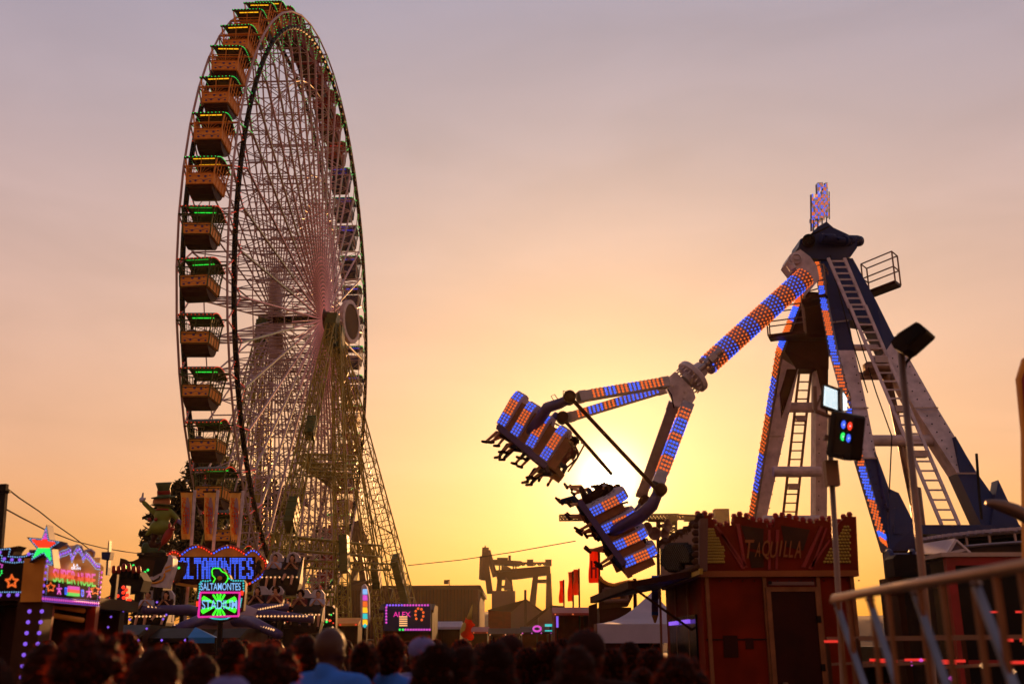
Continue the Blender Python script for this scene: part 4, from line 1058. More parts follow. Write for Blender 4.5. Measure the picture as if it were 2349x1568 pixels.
# receding left side of the crown
PS = Pl(1606, 16.0, 1515, 19.9)
sd2 = [(1605,1308),(1606,1188),(1596,1206),(1588,1204),(1584,1220),(1574,1216),(1570,1228),(1560,1222),(1553,1236),(1545,1232),(1536,1248),(1524,1242),(1514,1252),(1516,1342)]
mb = MB(); mb.prism(PS, sd2, .12); s2 = mb.build('side_sign', M['plaster'], TB)
mb = MB()
for p in along([PS.P(x, y, -.04) for x, y in sd2[1:-1]], .16): mb.lathe(p-z_*.05, z_, [(.05,0),(.07,.08),(.04,.13)], 7)
for p in along([PS.P(1604,1300,.03), PS.P(1518,1334,.03)], .13): mb.lathe(p, V((-1,0,0)), [(.05,0),(.05,.05),(.02,.07)], 7)
for p in along([PS.P(1601,1205,.03), PS.P(1601,1295,.03)], .11): mb.lathe(p, V((-1,0,0)), [(.05,0),(.05,.06),(.02,.09)], 7)
mb.build('edge_bulbs', M['brown'], s2)
mb = MB()
for i in range(15):
    for j in range(15):
        u = (j+.5*(i%2))/15*2-1; v = i/14*2-1
        if u*u*.8+v*v > 1 or (v > .4 and u > .3): continue
        mb.dome(PS.P(1560+u*34, 1278+v*32, .01), PS.n, .055, .09, 7)
mb.build('round_bulbs', M['dark'], s2)
mb = MB(); mb.prism(PS, [(1605,1303),(1517,1340),(1517,1350),(1605,1316)], .05, .05); mb.build('yellow_band', M['yellow'], s2)
# side awning over the serving hatch
mb = MB(); a0, a1 = V((xl,16.1,2.72)), V((xl,19.8,2.72)); b1, b0 = V((xl-1.35,20.4,2.50)), V((xl-1.05,16.3,2.56))
mb.slab([a0,a1,b1,b0], [p+V((0,0,.09)) for p in (a0,a1,b1,b0)]); aw = mb.build('awning', M['boothdark'], TB)
mb = MB(); mb.beam(b0+z_*.03, b1+z_*.03, .12, .12); mb.beam(b0, V((xl,17,1.9)), .03); mb.build('awning_edge', M['brown'], aw)
mb = MB(); mb.box((xl-.03,16.6,1.05),(xl+.0,19.4,2.15)); hw_ = mb.build('hatch', M['glass'], TB)
mb = MB(); mb.box((xl-.35,16.6,.98),(xl-.0,19.4,1.05)); mb.build('counter', M['mauve'], hw_)
mb = MB()
for a, b in ((16.9,17.6),(18.1,19.0)): mb.box((xl-.10,a,2.02),(xl-.06,b,2.08))
mb.build('tube_light', E_['violet'], hw_)

# ---------------------------------------------------------------- floodlight poles
def pole(name, x, Y, ytop, lean, r, lb, m='steel'):
    T = at(x, ytop, Y); B = gx(x+lean, Y); o = empty(name, B, lb, 'light pole'); mb = MB()
    mb.lathe(B, (T-B), [(r*2.2,0),(r*2.2,.05),(r,.06),(r,(T-B).length*.45),(r*.96,(T-B).length*.45+.02),(r*.92,(T-B).length)], 14); mb.build('pole', M[m], o, True); return o, T, B
P1, T1, B1 = pole('floodlight_pole', 1905, 11, 1040, 10, .032, 'steel pole carrying two lit white floodlights and a four-lens colour lamp')
Q = Pl(1899, 11.1, 1959, 10.75)
mb = MB(); mb.prism(Q, [(1907,945),(1911,941),(1956,951),(1959,957),(1950,1050),(1946,1055),(1897,1043),(1895,1038)], .16); cl_ = mb.build('lamp_housing', M['dark'], P1)
mb = MB()
for i in range(16):
    y = 948+i*5.6; mb.prism(Q, [(1898+(1046-y)*.10,y),(1905+(1046-y)*.10,y+1),(1905+(1046-y)*.10,y+3),(1898+(1046-y)*.10,y+2)], .05, .03)
mb.prism(Q, [(1911,1038),(1931,1043),(1931,1045),(1911,1040)], .02, .02); mb.prism(Q, [(1900,1042),(1936,1050),(1936,1055),(1900,1046)], .1, .03)
mb.build('cooling_fins', M['black'], cl_)
for x, y, c in ((1937.5,973.5,'blue'),(1954-2,977,'red'),(1936,1001,'green'),(1948.5,1004.5,'blue')):
    mb = MB(); mb.lathe(Q.P(x,y,.0), Q.n, [(.048,0),(.058,.012),(.052,.03),(.044,.012)], 20); mb.build('lens_ring', M['glass'], cl_)
    mb = MB(); mb.lathe(Q.P(x,y,.006), Q.n, [(.046,0),(.046,.006),(.03,.012),(.004,.014)], 20); mb.build('lens', E_[c], cl_)
    mb = MB(); mb.bulb(Q.P(x-1,y,.016), .011); mb.build('filament', E_['white'], cl_)
Q2 = Pl(1887, 10.9, 1926, 10.9)
mb = MB(); mb.prism(Q2, [(1889,881),(1893,879),(1924,890),(1926,895),(1926,940),(1922,946),(1888,934),(1885,930)], .06); fl = mb.build('floodlight', M['dark'], P1)
mb = MB(); mb.prism(Q2, [(1892,885),(1921,896),(1921,939),(1890,928)], .01, .008); mb.build('lit_panel', E_['led'], fl)
mb = MB()
for i in range(1, 12): 
    mb.prism(Q2, [(1892+i*2.45,885+i*.9),(1892.5+i*2.45,885.2+i*.9),(1891+i*2.55,929+i*.9),(1890.5+i*2.55,928.8+i*.9)], .002, .012)
    mb.prism(Q2, [(1892,885+i*3.6),(1921,896+i*3.6),(1921,896.5+i*3.6),(1892,885.5+i*3.6)], .002, .015)
mb.build('louvre', M['glass'], fl)
Q3 = Pl(1926, 11.0, 1945, 11.5)
mb = MB(); mb.prism(Q3, [(1928,892),(1932,888),(1944,912),(1944,942),(1932,944),(1924,930)], .10); f2 = mb.build('floodlight', M['dark'], P1)
mb = MB(); mb.prism(Q3, [(1935,900),(1943,914),(1943,940),(1936,941)], .01, .008); mb.build('lit_panel', E_['led'], f2)
mb = MB(); mb.beam(at(1868,886,11), at(1870,940,11), .05, .04); mb.beam(at(1870,942,11), at(1905,955,11), .05, .03); mb.beam(at(1871,938,11), at(1884,905,11), .02); mb.beam(at(1905,955,11), at(1905,1045,11), .05)
mb.path([at(1940,905,11), at(1948,900,11), at(1950,915,11), at(1945,925,11), at(1950,935,11)], .012, 5)
mb.beam(at(1890,1003,11), at(1912,1006,11), .07, .05); mb.box(tuple(at(1896,1056,11)-V((.03,.05,.28))), tuple(at(1913,1056,11)+V((.03,.05,0))))
mb.build('bracket', M['steel'], P1)
P2, T2, B2 = pole('floodlight_pole', 2066, 10, 800, 56, .038, 'tall steel pole leaning left with a switched-off hooded lamp on top')
Q4 = Pl(2043, 10.0, 2126, 9.8)
mb = MB(); mb.prism(Q4, [(2043,784),(2060,764),(2101,738),(2110,741),(2126,756),(2124,762),(2082,800),(2068,808),(2050,798)], .30); hd_ = mb.build('lamp_head', M['dark'], P2)
mb = MB(); mb.prism(Q4, [(2060,765),(2100,740),(2120,757),(2080,790)], .02, .02); mb.build('lamp_hood', M['black'], hd_)
mb = MB(); mb.path([at(2062,812,10), at(2072,806,10), at(2090,802,10), at(2093,806,10), at(2088,820,10), at(2078,832,10), at(2074,850,10)], .018, 6); mb.build('cable', M['black'], P2)
# small pole behind the fence with loudspeaker horns
SP, Ts, Bs = pole('loudspeaker_pole', 1508.5, 30, 1193, 1, .05, 'thin pole with four horn loudspeakers under a cross bar', 'brown')
mb = MB(); mb.beam(at(1487,1193,30), at(1526,1195,30), .07); mb.beam(at(1508,1208,30), at(1526,1206,30), .05); mb.beam(at(1495,1213,30), at(1508,1212,30), .05); mb.beam(at(1513,1190,30), at(1513,1230,30), .04); mb.build('cross_bar', M['brown'], SP)
for x, y, dx in ((1493,1213,-.8),(1521,1205,.8),(1506,1224,-.35),(1515,1226,.7)):
    mb = MB(); dr = V((dx,-.8,0)).normalized(); mb.lathe(at(x,y,30), dr, [(.05,-.1),(.05,0),(.09,.1),(.16,.16),(.20,.18),(.17,.18),(.02,.05)], 16); mb.build('horn', M['plaster'], SP)

# ---------------------------------------------------------------- guard rail in the foreground
GR = empty('guard_rail', gx(2100, 5.2), 'steel guard rail running up from the ticket booth to the lower right corner', 'railing')
ra, rb = at(1915,1371,6.3), at(2380,1283,3.75); rb.z = ra.z+.015
mb = MB(); mb.path([ra-V((.02,0,.03)), ra, ra.lerp(rb,.5), rb], [.020,.026,.026,.026], 14); mb.build('handrail', M['railsteel'], GR, True)
def railpt(px):
    "point on the rail under pixel column px"
    lo, hi = 0, 1.6
    for _ in range(30):
        t = (lo+hi)/2; p = ra+(rb-ra)*t-CAM; x = W2+FOC*p.dot(CR)/p.dot(_f)
        if x < px: lo = t
        else: hi = t
    return ra+(rb-ra)*lo
for px in (1921,1945,1997,2035,2108,2160,2232,2282,2340):
    mb = MB(); p = railpt(px); mb.beam(p, V((p.x, p.y, 0)), .028, .02); mb.build('post', M['warm_brown'], GR)
for px, dx in ((1919,44),(1994,40),(2098,48),(2236,62)):
    p = railpt(px); q = railpt(px+dx*3); mb = MB(); mb.beam(p-V((0,0,.05)), V((p.x+(q.x-p.x)*1.15, p.y+(q.y-p.y)*1.15, .55)), .034, .02); mb.build('diagonal_brace', M['slate'], GR)
    mb = MB(); mb.bulb(p-V((0,0,.04)), .03); mb.build('rail_clamp', M['steel'], GR)
mb = MB(); mb.beam(V((ra.x,ra.y,.5)), V((rb.x,rb.y,.5)), .03); mb.build('lower_rail', M['brown'], GR)

# ---------------------------------------------------------------- right-hand side behind the rail
RD = empty('round_ride', gx(2300, 24), 'round fairground ride with a curved white lattice rim under the pendulum legs', 'ride')
rad = 3.35; cx, cy = at(2110,1225,26.5).x+3.35, 26.5
def cyl(a, z, r): return V((cx+r*math.sin(a), cy-r*math.cos(a), z))
zt, zbm = at(2250,1212,23.2).z, at(2250,1237,23.2).z
mb = MB(); A_ = [R(-110+i*10) for i in range(23)]
mb.poly([cyl(a, zt, rad) for a in A_], .045, 6); mb.poly([cyl(a, zbm, rad) for a in A_], .04, 6)
for a in A_[::1]: mb.beam(cyl(a, zt, rad), cyl(a, zbm, rad), .05)
rl = mb.build('lattice_rim', M['alu'], RD)
mb = MB()
for i in range(62): p = cyl(R(-100+i*3.3), zt+.05, rad+.03); mb.box(tuple(p-V((.08,.05,.02))), tuple(p+V((.08,.05,.05))))
mb.build('rim_tiles', M['canvas'], rl)
mb = MB(); mb.slab([cyl(R(a), zbm-.02, rad-.15) for a in range(0,360,12)], [cyl(R(a), 0, rad-.15) for a in range(0,360,12)]); mb.build('skirt', M['tarp'], RD)
mb = MB(); mb.slab([cyl(R(a), zt-.02, rad-.12) for a in range(0,360,12)], [cyl(R(a), zt-.1, rad-.12) for a in range(0,360,12)]); mb.build('deck', M['dark'], RD)
mb = MB(); mb.beam(cyl(R(-14),zbm,rad), cyl(R(-12),zbm-1.0,rad), .09); mb.build('red_strut', M['redp'], RD)
MC = empty('machine_unit', gx(2075, 22), 'electric winch drum on a squat steel frame at the foot of the near pendulum leg', 'machine')
mb = MB(); c = at(2048,1306-20,22); mb.lathe(at(2046,1284,22)-V((.1,0,0)), V((1,0,0)), [(.20,0),(.24,.03),(.24,.08),(.15,.1),(.15,.5),(.24,.52),(.24,.56)], 20); mb.build('drum', M['navy'], MC)
b0_ = at(2054,1296,22); mb = MB(); mb.box((b0_.x,21.8,b0_.z-.15),(b0_.x+.9,22.4,b0_.z+.12)); mb.box((b0_.x+.3,21.9,b0_.z+.12),(b0_.x+.5,22.1,b0_.z+.28)); mb.box((b0_.x,21.85,0),(b0_.x+.12,22.3,b0_.z-.15)); mb.box((b0_.x+.78,21.85,0),(b0_.x+.9,22.3,b0_.z-.15)); mb.build('motor_block', M['dark'], MC)
SB = empty('equipment_cabinet', gx(2100, 17), 'black cabinet with rounded corners in front of the winch drum', 'cabinet')
p, q = at(2038,1273,17), at(2158,1322,17); mb = MB(); mb.slab([V((p.x+dx,16.8,z)) for dx, z in ((.06,p.z),(q.x-p.x-.03,p.z),(q.x-p.x,p.z-.03),(q.x-p.x,q.z),(0,q.z),(0,p.z-.06))], [V((p.x+dx,17.2,z)) for dx, z in ((.06,p.z),(q.x-p.x-.03,p.z),(q.x-p.x,p.z-.03),(q.x-p.x,q.z),(0,q.z),(0,p.z-.06))]); mb.build('case', M['black'], SB)
mb = MB(); 
for xx in (p.x+.05, q.x-.15): mb.box((xx,16.9,0),(xx+.1,17.7,q.z))
mb.box((p.x-.1,16.85,q.z-.3),(p.x+.15,17.0,q.z-.02)); mb.build('stand', M['brown'], SB)
CN = empty('gabled_canopy', gx(2180, 20), 'small white gabled canopy with an open triangular end', 'canopy')
a, b, c = at(2110,1265,20.6), at(2157,1238,22.5), at(2182,1269,20.6)
e0, e1, rg0, rg1 = at(2170,1273,19.4), at(2223,1268,19.6), at(2191,1239,19.4), at(2116,1250,21.8)
f0 = at(2100,1272,21.8); mb = MB(); mb.slab([rg0,rg1,f0,e0], [p_+z_*.04 for p_ in (rg0,rg1,f0,e0)]); fr2 = e1+(f0-e0); mb.slab([rg0,e1,fr2,rg1], [p_+z_*.04 for p_ in (rg0,e1,fr2,rg1)]); mb.build('roof', M['canvas'], CN)
mb = MB(); mb.beam(rg0, e0, .08, .05); mb.beam(rg0, e1, .08, .05); mb.beam(e0.lerp(rg0,.12), e1.lerp(rg0,.3), .07, .05); mb.build('gable_frame', M['white'], CN)
mb = MB()
for p_ in (e0, e1, f0, fr2): mb.beam(p_, V((p_.x,p_.y,0)), .07)
mb.build('post', M['white'], CN)
RB = empty('control_booth', gx(2260, 15), 'dark control booth edged in red behind the guard rail', 'booth')
p, q = at(2166,1274,15), at(2420,1270,15); zt2 = p.z; mb = MB(); mb.box((p.x+.06,15.05,0),(p.x+3.6,15.7,zt2-.05)); bd = mb.build('body', M['glass'], RB)
mb = MB(); mb.box((p.x,14.95,zt2-.14),(p.x+3.6,15.06,zt2-.02)); mb.box((p.x,14.95,0),(p.x+.12,15.06,zt2-.14)); mb.box((p.x,14.97,1.4),(p.x+3.6,15.05,1.46)); mb.build('red_frame', M['redp'], RB)
mb = MB(); mb.box((p.x-.08,14.9,zt2-.02),(p.x+3.7,15.75,zt2+.04)); mb.build('roof', M['alu'], RB)
mb = MB()
for i in range(7): x = p.x+.4+i*.5; mb.box((x,14.93,2.1-.0),(x+.3,14.96,2.13))
mb.box((p.x+.3,14.9,.9),(p.x+2.2,14.96,1.0)); mb.build('red_tube', E_['redtube'], RB)
# low cars and scaffolding glimpsed through the rail
for k, (px, Y, col, lb) in enumerate(((2010,13,'boothdark','dark low stall front just right of the ticket booth behind the rail'),(2090,12,'dark','steel trestle with red lamps seen through the guard rail'),(2270,11,'dark','dark trestle table with papers seen through the guard rail at far right'))):
    o = empty('trestle', gx(px, Y), lb, 'trestle'); g = gx(px, Y); mb = MB(); mb.box((g.x-.7,Y-.3,.95),(g.x+.7,Y+.4,1.0)); mb.build('top', M[col], o)
    for s in (-1,1):
        mb = MB(); mb.beam(V((g.x+.6*s,Y-.25,.95)), V((g.x+.65*s,Y-.3,0)), .04); mb.beam(V((g.x+.6*s,Y+.35,.95)), V((g.x+.65*s,Y+.4,0)), .04); mb.beam(V((g.x+.6*s,Y,.95)), V((g.x+.6*s,Y,1.75)), .04); mb.build('leg', M['brown'], o)
    mb = MB(); mb.beam(V((g.x-.6,Y,1.75)), V((g.x+.6,Y,1.75)), .05); mb.beam(V((g.x-.6,Y,1.45)), V((g.x+.6,Y,1.5)), .03); mb.build('cross_bar', M['steel'], o)
    mb = MB(); rnd = random.Random(k)
    for i in range(7): c = V((g.x+rnd.uniform(-.6,.6), Y-.05, rnd.choice([1.2,1.5,1.72]))); mb.box(tuple(c-V((.1,.01,.015))), tuple(c+V((.1,.01,.015))))
    mb.build('lamp_bar', E_['redtube'], o)
    mb = MB(); [mb.bulb(V((g.x+rnd.uniform(-.6,.6), Y-.1, rnd.uniform(1.05,1.5))), .03) for i in range(3)]; mb.build('lamp', E_['pink' if k < 2 else 'warm'], o)
mb = MB(); mb.path([at(2262,1152,8), at(2275,1154,8), at(2300,1160,8), at(2330,1171,8), at(2360,1188,8), at(2385,1215,8)]+[V((at(2385,1215,8).x+.05,8,0))], [.02,.035,.05,.055,.055,.055,.055], 14)
solo(mb, 'curved_pipe', M['steel'], 'shiny curved steel pipe coming in from the right edge below the pendulum leg', 'pipe', None, True)
TS = empty('tower_sign', gx(2352, 9), 'tall orange and red sign cut off by the right edge of the picture', 'sign')
QT = Pl(2330, 9, 2400, 9); mb = MB(); mb.prism(QT, [(2352,1478),(2347,990),(2335,866),(2349,820),(2400,800),(2400,1478)], .05); ts_ = mb.build('board', M['orange'], TS)
mb = MB(); mb.prism(QT, [(2358,1240),(2354,990),(2345,870),(2354,838),(2398,812),(2398,1240)], .02, .012); mb.build('red_panel', M['redp'], ts_)
mb = MB(); a = QT.P(2356,1478); mb.box((a.x,9.0,0),(a.x+.2,9.06,1.7)); mb.build('post', M['boothdark'], TS)

# ---------------------------------------------------------------- lit booth at the left
LBo = empty('game_booth', gx(120, 14), 'red fairground booth at the left edge with purple column lamps and two lit signs', 'booth')
PA = Pl(0, 12.6, 75, 12.6); PB = Pl(94, 12.6, 235, 14.2)
o1 = [(-60,1262),(0,1257),(26,1254),(43,1251),(33,1262),(29,1272),(55,1272),(66,1268),(79,1262),(76,1300),(70,1376),(-60,1376)]
mb = MB(); mb.prism(PA, o1, .22); sg1 = mb.build('lit_sign', M['boothdark'], LBo)
def row(pl, pts, step, r, m, par, name='lamps', off=.01, closed=False, h=None):
    mb = MB()
    for p in along([pl.P(x, y, off) for x, y in pts], step, closed): mb.dome(p, pl.n, r, h, 7)
    return mb.build(name, E_[m], par)
row(PA, [(0,1260),(24,1257),(19,1275),(40,1277),(58,1275),(75,1268),(71,1340),(67,1368)], .028, .008, 'sky', sg1)
row(PA, [(0,1272),(4,1273),(4,1286),(30,1290),(60,1287),(56,1335),(53,1357),(0,1357)], .028, .008, 'sky', sg1)
row(PA, [(66,1270),(66,1290),(62,1340),(59,1362)], .10, .022, 'violet', sg1); row(PA, [(0,1266),(12,1267)], .085, .022, 'violet', sg1); row(PA, [(10,1281),(29,1283),(50,1283)], .095, .022, 'violet', sg1); row(PA, [(0,1364),(20,1364),(41,1363)], .105, .024, 'violet', sg1)
mb = MB(); mb.prism(PA, [(-60,1282),(2,1290),(53,1292),(50,1355),(-60,1355)], .01, .012); mb.build('sign_field', M['glass'], sg1)
def star(cx_, cy_, r1, r2, rot=-90): return [(cx_+(r1 if i % 2 == 0 else r2)*math.cos(R(rot+36*i)), cy_+(r1 if i % 2 == 0 else r2)*math.sin(R(rot+36*i))) for i in range(10)]
for q in (star(27,1333,16,8), star(27,1333,12.5,6)): row(PA, q, .020, .010, 'orange', sg1, 'star_lamps', .03, True)
row(PA, [(0,1293),(6,1295),(4,1300),(0,1299)], .03, .012, 'pink', sg1); row(PA, [(0,1318),(5,1312),(3,1305)], .03, .012, 'green', sg1)
crest = [(94,1379),(103,1279),(106,1290),(117,1296),(121,1284),(126,1280),(128,1264),(133,1251),(141,1247),(152,1248),(160,1256),(164,1264),(169,1254),(177,1250),(186,1253),(191,1269),(198,1262),(208,1260),(216,1266),(214,1276),(222,1282),(231,1278),(228,1290),(238,1300),(229,1391)]
mb = MB(); mb.prism(PB, crest, .26); sg2 = mb.build('lit_sign', M['orange'], LBo)
mb = MB(); cc = along([PB.P(x, y, .01) for x, y in crest[5:24]], .02)
mb.poly([PB.P(x, y, .0) for x, y in crest[5:20]], .018, 6); mb.build('rim_moulding', M['canvas'], sg2)
mb = MB(); mb.prism(PB, [(106,1330),(232,1342),(229,1389),(97,1377)], .012, .013); mb.build('sign_field', M['boothdark'], sg2)
wav = [(108,1292),(122,1296),(132,1292),(134,1280),(141,1276),(152,1273),(160,1268),(163,1280),(165,1290),(170,1276),(179,1264),(187,1274),(191,1290),(196,1278),(204,1284),(214,1296),(220,1304),(231,1306)]
wa2 = [(x, y-9) for x, y in wav]
row(PB, wav, .028, .007, 'sky', sg2); row(PB, [(x, y-13) for x, y in wav[3:]], .028, .007, 'sky', sg2); row(PB, [(x, y-6.5) for x, y in wav], .060, .020, 'violet', sg2)
row(PB, [(106,1298),(102,1330),(98,1368)], .075, .019, 'violet', sg2); row(PB, [(233,1312),(230,1345),(227,1378)], .065, .019, 'pink', sg2)
row(PB, [(110,1298),(105,1366)], .025, .007, 'sky', sg2); row(PB, [(228,1312),(223,1374)], .025, .007, 'sky', sg2)
row(PB, [(98,1372),(228,1384)], .055, .020, 'pink', sg2); row(PB, [(98,1366.5),(228,1378.5)], .022, .0065, 'violet', sg2); row(PB, [(98,1377),(228,1389)], .022, .0065, 'violet', sg2)
tri = grad_emi('tricolour_lamps', [(0,(.03,.75,.08)),(.33,(1,.05,.01)),(.66,(.85,.05,.5))], .85)
def shear_text(s, pl, x0, y0, x1, y1, dy, off, m, par, nm='lettering'):
    n = len(s); w_ = (x1-x0)/n
    for i, ch in enumerate(s):
        if ch != ' ': text_on(ch, pl, x0+w_*(i+.06), y0+dy*i/n, x0+w_*(i+.94), y1+dy*i/n, off, m, par, nm)
shear_text('SUPER', PB, 121, 1303, 174, 1334, 6, .03, tri, sg2); shear_text('NUBE', PB, 178, 1312, 220, 1342, 4, .03, tri, sg2)
shear_text('LA', PB, 168, 1292, 180, 1298, 1, .03, E_['white'], sg2); shear_text('GRAN', PB, 163, 1299, 185, 1305, 1, .03, E_['white'], sg2)
mb = MB(); mb.prism(PB, [(160,1343),(183,1345),(183,1367),(157,1365)], .03, .04); mb.build('tower_emblem', tri, sg2)
for cx_, cy_, c in ((116,1346,'orange'),(218,1353,'orange')): row(PB, star(cx_, cy_, 11, 5.5), .024, .010, c, sg2, 'star_lamps', .03, True)
for cx_, cy_ in ((135,1352),(204,1359)): row(PB, [(cx_,cy_-12),(cx_,cy_-3),(cx_+4,cy_+10),(cx_,cy_+2),(cx_-4,cy_+10),(cx_,cy_-3),(cx_+6,cy_-3),(cx_-6,cy_-3)], .022, .011, 'pink', sg2, 'figure_lamps', .03)
for cx_, cy_ in ((151,1354),(189,1359)): row(PB, [(cx_-2,cy_-6),(cx_+2,cy_-6),(cx_+2,cy_+7),(cx_-2,cy_+7)], .022, .011, 'blue', sg2, 'gem_lamps', .03, True)
PSt = Pl(60, 12.35, 142, 12.35)
st5 = [(107,1202),(113,1237),(142,1241),(119,1256),(124,1301),(100,1270),(67,1289),(84,1257),(61,1231),(96,1234)]
mb = MB(); mb.prism(PSt, st5, .18); bs = mb.build('star_sign', M['bluep'], LBo)
cen = (100.5,1250)
def inset(k): return [(cen[0]+(x-cen[0])*k, cen[1]+(y-cen[1])*k) for x, y in st5]
row(PSt, inset(.84), .026, .007, 'sky', bs, 'outline_lamps', .01, True)
def inpoly(x, y, P_):
    c = False
    for (x1, y1), (x2, y2) in zip(P_, P_[1:]+P_[:1]):
        if (y1 > y) != (y2 > y) and x < (x2-x1)*(y-y1)/(y2-y1)+x1: c = not c
    return c
ins = inset(.74); mm = {'violet':MB(),'red':MB(),'green':MB()}
y = 1205
while y < 1295:
    x = 60+(1.4 if int(y/2.9) % 2 else 0)
    while x < 142:
        if inpoly(x, y, ins): mm['violet' if y < 1236 else 'red' if y < 1257 else 'green'].dome(PSt.P(x, y, .01), PSt.n, .0095, None, 6)
        x += 2.9
    y += 2.9
for k, m_ in mm.items(): m_.build('fill_lamps', E_['pink' if k == 'violet' else k], bs)
mb = MB()
def col(px, Y, w_, z1, m, nm='column'):
    c = gx(px, Y); b = MB(); b.box((c.x-w_/2, Y-w_/2, 0), (c.x+w_/2, Y+w_/2, z1)); return b.build(nm, M[m], LBo)
zz = at(70,1378,12.6).z
cA = col(70, 12.7, .30, zz+.02, 'brown'); col(40, 13.6, .3, zz, 'boothdark'); col(97, 13.0, .14, zz+.4, 'redp'); col(205, 14.2, .12, zz, 'redp'); col(20, 14.2, .1, zz, 'boothdark')
PCo = Pl(50, 12.52, 90, 12.52); c_ = gx(70, 12.52)
mb = MB()
for i in range(26):
    for s in (-1, 1): mb.dome(V((c_.x+.075*s, 12.545, zz-.12-i*.125)), V((0,-1,0)), .025, .02, 8)
mb.build('column_lamps', E_['violet'], cA)
L0, L1 = gx(-90, 13), gx(232, 14.6)
mb = MB(); mb.box((L0.x-2, 12.9, zz-.03), (L1.x, 15.9, zz+.12)); mb.build('roof', M['boothdark'], LBo)
mb = MB(); mb.box((L0.x-2, 15.7, 0), (L1.x-.2, 15.9, zz)); mb.build('back_wall', M['boothdark'], LBo)
mb = MB(); mb.box((c_.x+.3, 14.0, .85), (L1.x-.1, 14.6, .95)); mb.box((c_.x+.3, 14.05, 0), (L1.x-.1, 14.15, .85)); mb.build('counter', M['redp'], LBo)
mb = MB(); a = at(108,1386,13.3); b = at(192,1400,13.9); mb.tube(a, b, .035, None, 8); mb.tube(a-z_*.12, b-z_*.12, .035, None, 8); mb.build('roller_blind', M['orange'], LBo)
mb = MB(); a = at(84,1280,12.9); mb.box((a.x-.06, 12.8, 0), (a.x+.12, 12.95, a.z+.1)); mb.box((a.x+.16, 12.8, 0), (a.x+.24, 12.95, a.z)); mb.build('lamp_column', M['mauve'], LBo)
mb = MB(); rnd = random.Random(9)
for i in range(9): mb.bulb(V((rnd.uniform(c_.x+.6, L1.x-.6), 15.5, rnd.uniform(1.9, 2.4))), .02)
mb.build('inside_lamp', E_['violet'], LBo)
VP = empty('vane_post', gx(250, 16), 'dark blade-shaped board on a short post right of the SUPER NUBE sign', 'post')
QV = Pl(236, 16, 262, 16); mb = MB(); mb.prism(QV, [(249,1239),(251,1239),(248,1300),(246,1318),(242,1318),(244,1285)], .1); mb.prism(QV, [(233,1265),(254,1265),(251,1282),(233,1282)], .15, .1); mb.build('blade', M['navy'], VP)
mb = MB(); g = gx(245, 16); mb.box((g.x-.04,16.02,0),(g.x+.04,16.1,at(245,1316,16).z)); mb.build('post', M['dark'], VP)
# utility pole and wires
UP = empty('utility_pole', gx(0, 18), 'dark wooden utility pole at the left edge with two sagging wires', 'utility pole')
mb = MB(); t = at(9.5,1110,18); g = gx(-7, 18); mb.beam(g, t, .10, .12); mb.build('pole', M['bark'], UP); mb = MB(); mb.box(tuple(t-V((.12,.06,.16))), tuple(t+V((.14,.0,-.12)))); mb.path([t+V((0,-.05,-.14)), t+V((.12,-.06,-.12)), t+V((.13,-.06,-.17)), t+V((0,-.05,-.18))], .008, 5); mb.build('insulator', M['dark'], UP)
def wire(pts, name, lb, r=.012):
    mb = MB(); mb.path([at(*p) for p in pts], r, 5); return solo(mb, name, M['black'], lb, 'wire')
wire([(14,1118,18),(45,1142,19),(90,1172,21),(130,1204,23),(170,1232,25),(205,1259,27)], 'overhead_wire', 'upper wire dropping steeply from the utility pole', .014)
wire([(6,1163,18),(50,1187,20),(105,1215,22.5),(170,1240,26),(235,1256,30),(290,1265,34),(330,1270,37)], 'overhead_wire', 'lower wire running from the utility pole to the green statue', .016)
wire([(936,1296,70),(1060,1283,68),(1180,1265,64),(1320,1240,58)], 'overhead_wire', 'thin wire crossing the sky above the dockyard cranes', .028)
